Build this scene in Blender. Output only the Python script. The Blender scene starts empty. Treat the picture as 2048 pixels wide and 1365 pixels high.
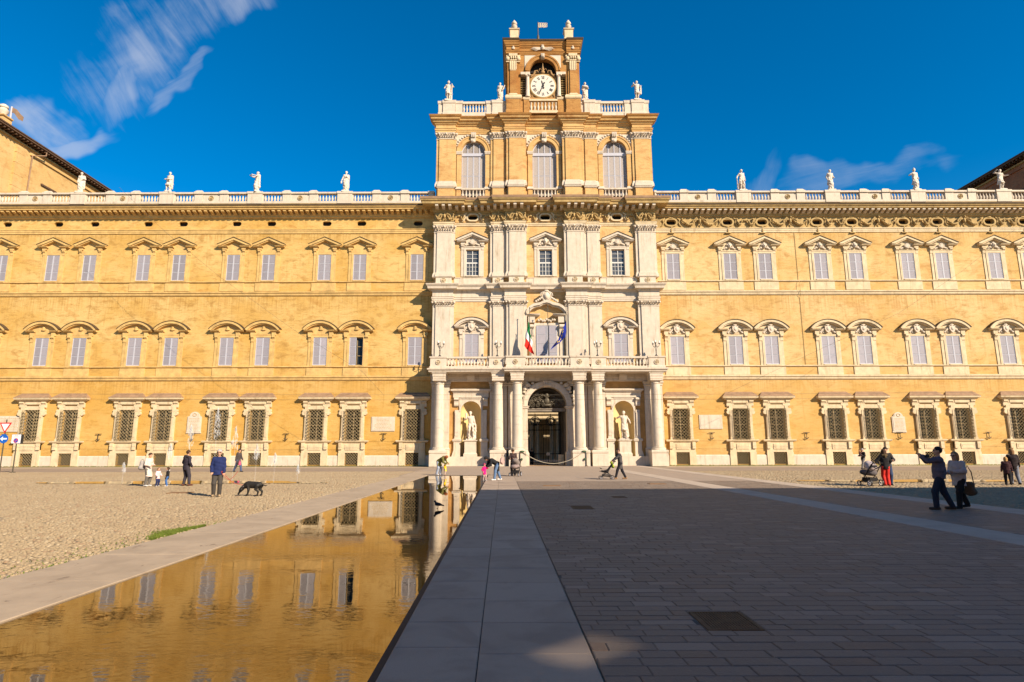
import bpy, math, random
import numpy as np
from mathutils import Vector, Matrix

random.seed(7)
RNG = np.random.default_rng(7)
scene = bpy.context.scene
COL = scene.collection
R = math.radians

# ------------------------------------------------------------------ camera
cam_d = bpy.data.cameras.new('camera')
cam = bpy.data.objects.new('camera', cam_d)
COL.objects.link(cam)
cam.matrix_world = (Matrix.Translation((0, 0, 1.70)) @ Matrix.Rotation(R(0.079), 4, 'Z')
                    @ Matrix.Rotation(R(90 + 10.154), 4, 'X') @ Matrix.Rotation(R(-0.130), 4, 'Z'))
cam_d.sensor_width = 36.0
cam_d.lens = 1214.5 / 2048 * 36.0
cam_d.clip_start = 0.1
cam_d.clip_end = 3000
scene.camera = cam

# ------------------------------------------------------------------ sun, sky, exposure
SUN_TRAVEL = Vector((-1.25, 1.2, -1.0)).normalized()
sun_d = bpy.data.lights.new('sun', 'SUN')
sun_d.energy = 5.0
sun_d.angle = R(0.5)
sun_d.color = (1.0, 0.86, 0.68)
sun = bpy.data.objects.new('sun', sun_d)
sun.rotation_mode = 'QUATERNION'
sun.rotation_quaternion = SUN_TRAVEL.to_track_quat('-Z', 'Y')
sun.location = (60, -60, 80)
COL.objects.link(sun)

world = bpy.data.worlds.new('World')
scene.world = world
world.use_nodes = True
scene.view_settings.view_transform = 'Standard'
scene.view_settings.look = 'None'
scene.view_settings.gamma = 1.0
scene.view_settings.use_curve_mapping = False
scene.view_settings.exposure = 0.88


class NT:
    """small helper round a node tree"""
    def __init__(self, tree):
        self.t = tree
        self.n = tree.nodes
        self.l = tree.links

    def node(self, kind, **kw):
        nd = self.n.new(kind)
        for k, v in kw.items():
            setattr(nd, k, v)
        return nd

    def put(self, sock, val):
        if isinstance(val, bpy.types.NodeSocket):
            self.l.new(val, sock)
        elif isinstance(val, (tuple, list)) and sock.type == 'RGBA' and len(val) == 3:
            sock.default_value = (*val, 1)
        else:
            sock.default_value = val

    def math(self, op, a, b=0.0, c=0.0, clamp=False):
        nd = self.node('ShaderNodeMath', operation=op, use_clamp=clamp)
        for i, v in enumerate((a, b, c)):
            self.put(nd.inputs[i], v)
        return nd.outputs[0]

    def vmath(self, op, a, b=(0, 0, 0)):
        nd = self.node('ShaderNodeVectorMath', operation=op)
        self.put(nd.inputs[0], a)
        self.put(nd.inputs[1], b)
        return nd.outputs[1] if op in ('DOT_PRODUCT', 'LENGTH') else nd.outputs[0]

    def mix(self, fac, a, b, mode='MIX'):
        nd = self.node('ShaderNodeMix', data_type='RGBA', blend_type=mode)
        self.put(nd.inputs[0], fac)
        self.put(nd.inputs[6], a)
        self.put(nd.inputs[7], b)
        return nd.outputs[2]

    def smooth(self, v, lo, hi):
        nd = self.node('ShaderNodeMapRange', interpolation_type='SMOOTHSTEP')
        self.put(nd.inputs[0], v)
        self.put(nd.inputs[1], lo)
        self.put(nd.inputs[2], hi)
        return nd.outputs[0]

    def noise(self, vec, scale, detail=4.0, rough=0.55, dist=0.0, out=0):
        nd = self.node('ShaderNodeTexNoise')
        if vec is not None:
            self.put(nd.inputs['Vector'], vec)
        nd.inputs['Scale'].default_value = scale
        nd.inputs['Detail'].default_value = detail
        nd.inputs['Roughness'].default_value = rough
        nd.inputs['Distortion'].default_value = dist
        return nd.outputs[out]

    def scaled(self, vec, s):
        return self.vmath('MULTIPLY', vec, s)

    def xyz(self, vec):
        nd = self.node('ShaderNodeSeparateXYZ')
        self.put(nd.inputs[0], vec)
        return nd.outputs

    def comb(self, x, y, z):
        nd = self.node('ShaderNodeCombineXYZ')
        for i, v in enumerate((x, y, z)):
            self.put(nd.inputs[i], v)
        return nd.outputs[0]


def build_world():
    w = NT(world.node_tree)
    bg = w.n['Background']
    sky = w.node('ShaderNodeTexSky', sky_type='NISHITA')
    sky.sun_disc = False
    s = -SUN_TRAVEL
    sky.sun_elevation = math.asin(s.z)
    sky.sun_rotation = math.atan2(s.x, s.y)
    sky.altitude = 300
    sky.air_density = 1.0
    sky.dust_density = 0.0
    sky.ozone_density = 4.0
    hs = w.node('ShaderNodeHueSaturation')
    hs.inputs['Saturation'].default_value = 1.40
    hs.inputs['Hue'].default_value = 0.497
    hs.inputs['Value'].default_value = 1.42
    w.put(hs.inputs['Color'], sky.outputs[0])
    d = w.node('ShaderNodeTexCoord').outputs['Generated']
    o = w.xyz(d)
    yy = w.math('MAXIMUM', o[1], 0.05)
    u = w.math('DIVIDE', o[0], yy)
    v = w.math('DIVIDE', o[2], yy)
    front = w.smooth(o[1], 0.2, 0.4)
    warp = w.noise(w.comb(u, v, 0), 7.0, 3, 0.5, out=1)
    wx = w.xyz(warp)
    uu = w.math('ADD', u, w.math('MULTIPLY', w.math('SUBTRACT', wx[0], 0.5), 0.16))
    vv = w.math('ADD', v, w.math('MULTIPLY', w.math('SUBTRACT', wx[1], 0.5), 0.16))

    def cloud(cu, cv, ang, ru, rv, streak, stretch, scale, thr, amt):
        ca, sa = math.cos(ang), math.sin(ang)
        du = w.math('SUBTRACT', uu, cu)
        dv = w.math('SUBTRACT', vv, cv)
        a = w.math('DIVIDE', w.math('ADD', w.math('MULTIPLY', du, ca), w.math('MULTIPLY', dv, sa)), ru)
        b = w.math('DIVIDE', w.math('SUBTRACT', w.math('MULTIPLY', dv, ca), w.math('MULTIPLY', du, sa)), rv)
        r2 = w.math('ADD', w.math('MULTIPLY', a, a), w.math('MULTIPLY', b, b))
        m = w.math('SUBTRACT', 1.0, w.smooth(r2, 0.05, 1.0))
        cs, ss = math.cos(streak), math.sin(streak)
        su = w.math('ADD', w.math('MULTIPLY', u, cs), w.math('MULTIPLY', v, ss))
        sv = w.math('SUBTRACT', w.math('MULTIPLY', v, cs), w.math('MULTIPLY', u, ss))
        n = w.noise(w.comb(w.math('DIVIDE', su, stretch), sv, cu), scale, 8, 0.60, 1.1)
        n2 = w.noise(w.comb(w.math('DIVIDE', su, stretch * 1.6), sv, cv), scale * 3.2, 6, 0.62, 0.8)
        n3 = w.noise(w.comb(u, v, cu * 3), 9.0, 5, 0.55, 0.4)
        k = w.math('ADD', w.math('MULTIPLY', n, 0.50), w.math('ADD', w.math('MULTIPLY', n2, 0.30), w.math('MULTIPLY', n3, 0.45)))
        k = w.math('ADD', k, w.math('MULTIPLY', w.math('SUBTRACT', m, 1.0), 0.36))
        k = w.smooth(k, thr, thr + 0.46)
        return w.math('MULTIPLY', w.math('MULTIPLY', k, w.math('POWER', m, 0.45)), amt)

    parts = [cloud(-0.675, 0.730, R(50), 0.210, 0.135, R(-54), 6.0, 17, 0.41, 1.0),
             cloud(-0.530, 0.830, R(12), 0.105, 0.075, R(-60), 6.0, 18, 0.41, 0.8),
             cloud(-0.705, 0.645, R(72), 0.085, 0.042, R(-64), 5.0, 18, 0.36, 0.8),
             cloud(-0.600, 0.660, R(36), 0.095, 0.020, R(36), 5.0, 18, 0.35, 0.6),
             cloud(-0.835, 0.575, R(-8), 0.095, 0.058, R(-38), 4.0, 16, 0.345, 1.0),
             cloud(-0.775, 0.548, R(18), 0.095, 0.026, R(20), 5.0, 16, 0.345, 0.9),
             cloud(0.590, 0.470, R(9), 0.215, 0.042, R(12), 5.0, 18, 0.42, 0.50),
             cloud(0.430, 0.455, R(60), 0.070, 0.045, R(72), 4.0, 17, 0.40, 0.40)]
    tot = parts[0]
    for p in parts[1:]:
        tot = w.math('MAXIMUM', tot, p)
    tot = w.math('MULTIPLY', tot, front, clamp=True)
    col = w.mix(w.math('MULTIPLY', tot, 0.52), hs.outputs[0], (6.2, 6.5, 7.4))
    w.put(bg.inputs['Color'], col)
    bg.inputs['Strength'].default_value = 0.06


build_world()

# ------------------------------------------------------------------ mesh helpers


class MB:
    def __init__(self):
        self.v, self.f, self.m = [], [], []
        self.cur = 0

    def add(self, vs, fs):
        o = len(self.v)
        self.v.extend(tuple(p) for p in vs)
        for f in fs:
            self.f.append(tuple(i + o for i in f))
            self.m.append(self.cur)

    def box(self, x0, x1, y0, y1, z0, z1):
        self.add([(x0, y0, z0), (x1, y0, z0), (x1, y1, z0), (x0, y1, z0),
                  (x0, y0, z1), (x1, y0, z1), (x1, y1, z1), (x0, y1, z1)],
                 [(0, 3, 2, 1), (4, 5, 6, 7), (0, 1, 5, 4), (1, 2, 6, 5), (2, 3, 7, 6), (3, 0, 4, 7)])

    def ext_x(self, prof, x0, x1):
        """closed (y,z) outline pushed along x"""
        n = len(prof)
        self.add([(x0, y, z) for y, z in prof] + [(x1, y, z) for y, z in prof],
                 [tuple(range(n))[::-1], tuple(range(n, 2 * n))] +
                 [(i, (i + 1) % n, n + (i + 1) % n, n + i) for i in range(n)])

    def ext_y(self, poly, y0, y1):
        """closed (x,z) outline pushed along y"""
        n = len(poly)
        self.add([(x, y0, z) for x, z in poly] + [(x, y1, z) for x, z in poly],
                 [tuple(range(n)), tuple(range(n, 2 * n))[::-1]] +
                 [(i, (i + 1) % n, n + (i + 1) % n, n + i) for i in range(n)])

    def strip_y(self, outer, inner, y0, y1, close=False):
        """band between two (x,z) polylines of equal length, pushed along y (arches, rings)"""
        n = len(outer)
        vs = [(x, y0, z) for x, z in outer] + [(x, y0, z) for x, z in inner]
        vs += [(x, y1, z) for x, z in outer] + [(x, y1, z) for x, z in inner]
        fs = []
        for i in range(n if close else n - 1):
            j = (i + 1) % n
            fs += [(i, j, n + j, n + i), (2 * n + i, 3 * n + i, 3 * n + j, 2 * n + j),
                   (i, 2 * n + i, 2 * n + j, j), (n + i, n + j, 3 * n + j, 3 * n + i)]
        if not close:
            fs += [(0, n, 3 * n, 2 * n), (n - 1, 3 * n - 1, 4 * n - 1, 2 * n - 1)]
        self.add(vs, fs)

    def lathe(self, prof, cx, cy, z0=0.0, n=10, a0=0.0, a1=2 * math.pi, cap=True):
        full = abs(a1 - a0 - 2 * math.pi) < 1e-6
        k = n if full else n + 1
        vs, fs = [], []
        for r, z in prof:
            for i in range(k):
                a = a0 + (a1 - a0) * i / n
                vs.append((cx + r * math.cos(a), cy + r * math.sin(a), z0 + z))
        for j in range(len(prof) - 1):
            for i in range(n):
                b = (i + 1) % k
                fs.append((j * k + i, j * k + b, (j + 1) * k + b, (j + 1) * k + i))
        if cap and full:
            fs += [tuple(range(k))[::-1], tuple(range((len(prof) - 1) * k, len(prof) * k))]
        self.add(vs, fs)

    def tube(self, pts, r, n=6, r1=None, closed=False):
        pts = [Vector(p) for p in pts]
        m = len(pts)
        rs = r if isinstance(r, (list, tuple)) else [r + ((r1 if r1 is not None else r) - r) * i / max(1, m - 1) for i in range(m)]
        vs, fs = [], []
        up = None
        for i, p in enumerate(pts):
            t = (pts[min(i + 1, m - 1)] - pts[max(i - 1, 0)])
            t = t.normalized() if t.length > 1e-9 else Vector((0, 0, 1))
            if up is None:
                up = Vector((0, 0, 1)) if abs(t.z) < 0.9 else Vector((1, 0, 0))
            a = t.cross(up).normalized()
            b = a.cross(t).normalized()
            up = b
            for k in range(n):
                an = 2 * math.pi * k / n
                vs.append(p + a * (math.cos(an) * rs[i]) + b * (math.sin(an) * rs[i]))
        for i in range(m - 1):
            for k in range(n):
                fs.append((i * n + k, i * n + (k + 1) % n, (i + 1) * n + (k + 1) % n, (i + 1) * n + k))
        fs += [tuple(range(n))[::-1], tuple(range((m - 1) * n, m * n))]
        self.add(vs, fs)

    def lump(self, c, r, n=7, m=4):
        """small ellipsoid"""
        cx, cy, cz = c
        rx, ry, rz = r if isinstance(r, (tuple, list)) else (r, r, r)
        vs, fs = [(cx, cy, cz - rz)], []
        for j in range(1, m):
            ph = -math.pi / 2 + math.pi * j / m
            for i in range(n):
                th = 2 * math.pi * i / n
                vs.append((cx + rx * math.cos(ph) * math.cos(th), cy + ry * math.cos(ph) * math.sin(th), cz + rz * math.sin(ph)))
        vs.append((cx, cy, cz + rz))
        for i in range(n):
            fs.append((0, 1 + (i + 1) % n, 1 + i))
            fs.append((len(vs) - 1, 1 + (m - 2) * n + i, 1 + (m - 2) * n + (i + 1) % n))
        for j in range(m - 2):
            for i in range(n):
                fs.append((1 + j * n + i, 1 + j * n + (i + 1) % n, 1 + (j + 1) * n + (i + 1) % n, 1 + (j + 1) * n + i))
        self.add(vs, fs)

    def mould(self, x0, x1, yw, yb, prof, rl=True, rr=True):
        """moulding from a (projection, z) profile in front of the plane yw, mitred back along both ends"""
        vs, fs = [], []
        for p, z in prof:
            a = x0 - (p if rl else 0)
            b = x1 + (p if rr else 0)
            vs += [(a, yw - p, z), (b, yw - p, z), (b, yb, z), (a, yb, z)]
        n = len(prof)
        for j in range(n - 1):
            for i in range(4):
                k = (i + 1) % 4
                fs.append((4 * j + i, 4 * j + k, 4 * j + 4 + k, 4 * j + 4 + i))
        fs += [(3, 2, 1, 0), (4 * n - 4, 4 * n - 3, 4 * n - 2, 4 * n - 1)]
        self.add(vs, fs)

    def wall(self, x0, x1, z0, z1, y, holes, depth):
        """front sheet with rectangular holes and their reveals"""
        hs = [(max(x0, a), min(x1, b), max(z0, c), min(z1, d)) for a, b, c, d in holes]
        xs = sorted({round(t, 4) for h in hs for t in h[:2]} | {x0, x1})
        zs = sorted({round(t, 4) for h in hs for t in h[2:]} | {z0, z1})
        idx = {}
        vs, fs = [], []
        for i, x in enumerate(xs):
            for j, z in enumerate(zs):
                idx[i, j] = len(vs)
                vs.append((x, y, z))
        for i in range(len(xs) - 1):
            xm = (xs[i] + xs[i + 1]) / 2
            near = [h for h in hs if h[0] < xm < h[1]]
            for j in range(len(zs) - 1):
                zm = (zs[j] + zs[j + 1]) / 2
                if any(h[2] < zm < h[3] for h in near):
                    continue
                fs.append((idx[i, j], idx[i + 1, j], idx[i + 1, j + 1], idx[i, j + 1]))
        self.add(vs, fs)
        for a, b, c, d in hs:
            self.add([(a, y, c), (b, y, c), (b, y, d), (a, y, d),
                      (a, y + depth, c), (b, y + depth, c), (b, y + depth, d), (a, y + depth, d)],
                     [(0, 1, 5, 4), (1, 2, 6, 5), (2, 3, 7, 6), (3, 0, 4, 7)])

    def mesh(self, name, mats, smooth=None):
        me = bpy.data.meshes.new(name)
        me.from_pydata(self.v, [], self.f)
        ms = mats if isinstance(mats, (list, tuple)) else [mats]
        for x in ms:
            me.materials.append(x)
        if len(ms) > 1:
            me.polygons.foreach_set('material_index', self.m)
        if smooth is not None:
            me.shade_smooth()
            me.set_sharp_from_angle(angle=R(smooth))
        return me

    def build(self, name, mats, parent=None, smooth=None, local=False):
        return link(name, self.mesh(name, mats, smooth), parent, local)


def link(name, me, parent=None, local=False, loc=None):
    o = bpy.data.objects.new(name, me)
    COL.objects.link(o)
    if loc is not None:
        o.location = loc
    if parent is not None:
        o.parent = parent
        if not local:
            o.matrix_parent_inverse = INV[parent.name]
    return o


INV = {}


def tag(o, label=None, cat=None, group=None, kind=None):
    if label:
        o['label'] = label
    if cat:
        o['category'] = cat
    if group:
        o['group'] = group
    if kind:
        o['kind'] = kind
    return o


def thing(name, label, cat, loc, group=None, rz=0.0):
    o = bpy.data.objects.new(name, None)
    COL.objects.link(o)
    o.empty_display_size = 0.2
    o.location = loc
    o.rotation_euler = (0, 0, rz)
    tag(o, label, cat, group)
    INV[o.name] = Matrix.Translation(-Vector(loc)) if rz == 0 else (Matrix.Translation(Vector(loc)) @ Matrix.Rotation(rz, 4, 'Z')).inverted()
    return o


def struct(name, mb, mats, smooth=None):
    o = mb.build(name, mats, None, smooth)
    o['kind'] = 'structure'
    INV[o.name] = Matrix.Identity(4)
    return o


def arc(cx, cz, r, a0, a1, n):
    return [(cx + r * math.cos(a0 + (a1 - a0) * i / n), cz + r * math.sin(a0 + (a1 - a0) * i / n)) for i in range(n + 1)]

# ------------------------------------------------------------------ materials


def material(name, color, rough=0.8, var=0.0, scale=4.0, bump=0.0, bscale=None, metal=0.0, spec=0.3, island=0.0, dirt=None, dscale=0.6, streaky=False):
    m = bpy.data.materials.new(name)
    m.use_nodes = True
    t = NT(m.node_tree)
    b = t.n['Principled BSDF']
    b.inputs['Roughness'].default_value = rough
    b.inputs['Metallic'].default_value = metal
    b.inputs['Specular IOR Level'].default_value = spec
    pos = t.node('ShaderNodeNewGeometry')
    p = pos.outputs['Position']
    c = color
    if var:
        n = t.noise(p, scale, 5, 0.6)
        k = t.smooth(n, 0.25, 0.75)
        lo = tuple(x * (1 - var) for x in color)
        hi = tuple(min(1, x * (1 + var * 0.6)) for x in color)
        c = t.mix(k, lo, hi)
    if dirt:
        n = t.noise(t.scaled(p, (3.2, 3.2, 0.35) if streaky else (1.6, 1.6, 0.5)), dscale, 7, 0.68)
        c = t.mix(t.math('MULTIPLY', t.smooth(n, 0.5, 0.8), dirt[3]), c, dirt[:3])
    if island:
        r = pos.outputs['Random Per Island']
        k = t.math('ADD', t.math('MULTIPLY', r, 2 * island), 1 - island)
        c = t.mix(1.0, c, t.comb(k, k, k), 'MULTIPLY')
    t.put(b.inputs['Base Color'], c)
    if bump:
        bn = t.node('ShaderNodeBump')
        bn.inputs['Strength'].default_value = 1.0
        bn.inputs['Distance'].default_value = bump
        t.put(bn.inputs['Height'], t.noise(p, bscale or scale * 4, 4, 0.6))
        t.put(b.inputs['Normal'], bn.outputs[0])
    return m


def add_spots(m, stretch, scale, lo, hi, color, fac):
    t = NT(m.node_tree)
    b = t.n['Principled BSDF']
    p = t.node('ShaderNodeNewGeometry').outputs['Position']
    src = b.inputs['Base Color'].links[0].from_socket
    n = t.noise(t.scaled(p, stretch), scale, 5, 0.55, 1.4)
    t.put(b.inputs['Base Color'], t.mix(t.math('MULTIPLY', t.smooth(n, lo, hi), fac), src, color))


def wall_material(name, base, dark, light, red, stain=0.5):
    """ochre lime wash over thin brick courses: patches, course lines, vertical run-off streaks"""
    m = bpy.data.materials.new(name)
    m.use_nodes = True
    t = NT(m.node_tree)
    b = t.n['Principled BSDF']
    b.inputs['Roughness'].default_value = 0.9
    b.inputs['Specular IOR Level'].default_value = 0.15
    p = t.node('ShaderNodeNewGeometry').outputs['Position']
    big = t.noise(t.scaled(p, (1, 1, 1.3)), 0.16, 5, 0.6)
    mid = t.noise(t.scaled(p, (0.8, 0.8, 1.6)), 0.9, 6, 0.65, 0.4)
    course = t.noise(t.scaled(p, (0.8, 0.8, 4.6)), 1.7, 4, 0.72)
    fine = t.noise(t.scaled(p, (1.0, 1.0, 4.0)), 7.0, 3, 0.7)
    streak = t.noise(t.scaled(p, (3.2, 3.2, 0.22)), 0.9, 5, 0.62, 0.3)
    c = t.mix(t.smooth(big, 0.35, 0.65), base, light)
    c = t.mix(t.math('MULTIPLY', t.smooth(mid, 0.48, 0.72), 0.70), c, dark)
    c = t.mix(t.math('MULTIPLY', t.smooth(course, 0.5, 0.70), 0.55), c, dark)
    c = t.mix(t.math('MULTIPLY', t.smooth(fine, 0.56, 0.8), 0.35), c, red)
    c = t.mix(t.math('MULTIPLY', t.smooth(fine, 0.46, 0.28), 0.60), c, light)
    c = t.mix(t.math('MULTIPLY', t.smooth(streak, 0.54, 0.78), stain), c, dark)
    c = t.mix(t.math('MULTIPLY', t.smooth(streak, 0.42, 0.22), stain * 0.5), c, light)
    zz = t.xyz(p)[2]
    # rain run-off below the string courses
    run = t.noise(t.scaled(p, (5.0, 5.0, 0.10)), 1.0, 5, 0.65)
    for z0, reach in ((9.42, 2.4), (19.2, 2.8), (26.7, 1.6), (9.95, 0.9), (19.8, 0.8)):
        d = t.math('SUBTRACT', z0, zz)
        k = t.math('MULTIPLY', t.smooth(d, reach, 0.15), t.smooth(d, -0.05, 0.02))
        c = t.mix(t.math('MULTIPLY', t.math('MULTIPLY', k, t.smooth(run, 0.40, 0.66)), stain), c, dark)
        c = t.mix(t.math('MULTIPLY', t.math('MULTIPLY', k, t.smooth(run, 0.36, 0.20)), stain), c, light)
    # patched repairs with a clear edge
    pat = t.noise(t.scaled(p, (0.7, 0.7, 1.1)), 0.55, 3, 0.45, 0.8)
    c = t.mix(t.math('MULTIPLY', t.smooth(pat, 0.60, 0.625), 0.35), c, light)
    c = t.mix(t.math('MULTIPLY', t.smooth(pat, 0.365, 0.345), 0.30), c, red)
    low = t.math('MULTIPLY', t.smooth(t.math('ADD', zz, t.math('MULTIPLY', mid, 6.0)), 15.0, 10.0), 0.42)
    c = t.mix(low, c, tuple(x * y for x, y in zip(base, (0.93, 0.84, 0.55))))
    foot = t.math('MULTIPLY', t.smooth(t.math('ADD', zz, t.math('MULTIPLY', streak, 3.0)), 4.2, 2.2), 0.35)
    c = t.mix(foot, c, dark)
    t.put(b.inputs['Base Color'], c)
    bn = t.node('ShaderNodeBump')
    bn.inputs['Distance'].default_value = 0.025
    t.put(bn.inputs['Height'], t.math('ADD', course, t.math('MULTIPLY', fine, 0.6)))
    t.put(b.inputs['Normal'], bn.outputs[0])
    return m


M = {}
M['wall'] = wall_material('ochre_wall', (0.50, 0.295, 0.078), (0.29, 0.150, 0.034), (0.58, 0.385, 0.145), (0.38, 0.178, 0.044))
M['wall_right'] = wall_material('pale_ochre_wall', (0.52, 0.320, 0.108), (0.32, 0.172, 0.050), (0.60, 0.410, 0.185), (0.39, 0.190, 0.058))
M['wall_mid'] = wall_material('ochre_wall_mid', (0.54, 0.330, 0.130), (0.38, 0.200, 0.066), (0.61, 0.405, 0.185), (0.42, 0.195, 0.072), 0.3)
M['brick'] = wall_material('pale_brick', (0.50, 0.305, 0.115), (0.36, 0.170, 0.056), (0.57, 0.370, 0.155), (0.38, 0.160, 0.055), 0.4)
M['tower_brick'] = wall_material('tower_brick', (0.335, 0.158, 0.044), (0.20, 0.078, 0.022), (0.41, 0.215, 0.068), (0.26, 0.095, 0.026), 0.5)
M['shaded_red_brick'] = wall_material('shaded_red_brick', (0.30, 0.115, 0.055), (0.17, 0.060, 0.032), (0.36, 0.160, 0.080), (0.22, 0.070, 0.035), 0.4)  # pavilion brick again, reddish, with its side wall's shade in the colour
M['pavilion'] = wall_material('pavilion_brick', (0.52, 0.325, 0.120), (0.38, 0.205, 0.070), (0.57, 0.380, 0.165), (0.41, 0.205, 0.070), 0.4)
M['ochre_trim'] = material('ochre_trim', (0.56, 0.36, 0.13), 0.85, 0.22, 1.5, 0.02, 8, dirt=(0.20, 0.13, 0.05, 0.55))
M['white'] = material('white_stone', (0.55, 0.46, 0.35), 0.75, 0.10, 2.0, 0.012, 9, dirt=(0.27, 0.19, 0.10, 0.8), dscale=1.0, streaky=True)
M['marble'] = material('statue_marble', (0.58, 0.49, 0.39), 0.7, 0.16, 3.0, 0.02, 8, dirt=(0.22, 0.17, 0.11, 0.65), dscale=1.2)
M['cream'] = material('cream_stone', (0.58, 0.455, 0.28), 0.8, 0.16, 1.6, 0.015, 8, dirt=(0.26, 0.165, 0.07, 0.7), dscale=1.0, streaky=True)
M['cornice'] = material('cornice_stone', (0.42, 0.285, 0.115), 0.85, 0.25, 1.8, 0.02, 8, dirt=(0.14, 0.10, 0.05, 0.7))  # ochre stone, browned further to carry the shade under the cornice
M['lead'] = material('weathered_capping', (0.27, 0.165, 0.095), 0.75, 0.25, 2.0)
M['dark_fascia'] = material('dark_fascia', (0.075, 0.046, 0.022), 0.85, 0.3, 2.0)
M['shutter'] = material('grey_shutter', (0.335, 0.305, 0.325), 0.6, 0.06, 3.0)
for _k in ('shutter',):      # every leaf has faded a little differently
    _t = NT(M[_k].node_tree)
    _b = _t.n['Principled BSDF']
    _src = _b.inputs['Base Color'].links[0].from_socket
    _r = _t.math('ADD', _t.math('MULTIPLY', _t.node('ShaderNodeObjectInfo').outputs['Random'], 0.30), 0.84)
    _t.put(_b.inputs['Base Color'], _t.mix(1.0, _src, _t.comb(_r, _r, _t.math('MULTIPLY', _r, 1.0)), 'MULTIPLY'))
M['shutter_pale'] = material('pale_shutter', (0.42, 0.36, 0.315), 0.6, 0.12, 6.0)
M['frame_grey'] = material('pale_frame', (0.42, 0.41, 0.44), 0.55, 0.04, 3.0)
M['window_wood'] = material('window_wood', (0.30, 0.22, 0.12), 0.6, 0.15, 4.0)
M['window_white'] = material('window_white', (0.55, 0.53, 0.48), 0.5, 0.05)
M['glass'] = material('dark_glass', (0.016, 0.015, 0.013), 0.12, spec=0.25)
M['void'] = material('dark_interior', (0.018, 0.014, 0.011), 0.9)
M['iron'] = material('iron', (0.10, 0.082, 0.055), 0.55, 0.3, 10.0, metal=0.3)
M['grille'] = material('grille_iron', (0.235, 0.175, 0.085), 0.6, 0.3, 10.0, metal=0.0)
M['grey_glass'] = material('grey_glass', (0.075, 0.078, 0.082), 0.15, 0.3, 1.5, spec=0.5)
M['dial'] = material('dial_enamel', (0.62, 0.55, 0.45), 0.6, 0.08, 2.0)
M['dial_plate'] = material('dial_plate', (0.33, 0.19, 0.075), 0.8, 0.3, 4.0)
M['black_iron'] = material('black_iron', (0.022, 0.022, 0.022), 0.5)
M['niche'] = material('niche_plaster', (0.58, 0.43, 0.19), 0.9, 0.06, 1.0)
M['niche_wall'] = material('niche_wall', (0.45, 0.24, 0.075), 0.9, 0.25, 1.5)
M['roof'] = material('roof_tile', (0.22, 0.11, 0.06), 0.9, 0.3, 3.0)
M['eave'] = material('eave_wood', (0.10, 0.055, 0.03), 0.85, 0.3, 3.0)
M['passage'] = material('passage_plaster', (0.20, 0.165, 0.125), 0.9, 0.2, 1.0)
# ------------------------------------------------------------------ ground of the square
DRIFT = -0.0173                      # the paving axis runs slightly askew of the facade


def gx(x, y):
    return x + DRIFT * y


def band_mb(x0, x1, y0, y1, z):
    mb = MB()
    mb.add([(gx(x0, y0), y0, z), (gx(x1, y0), y0, z), (gx(x1, y1), y1, z), (gx(x0, y1), y1, z)], [(0, 1, 2, 3)])
    return mb


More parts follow.
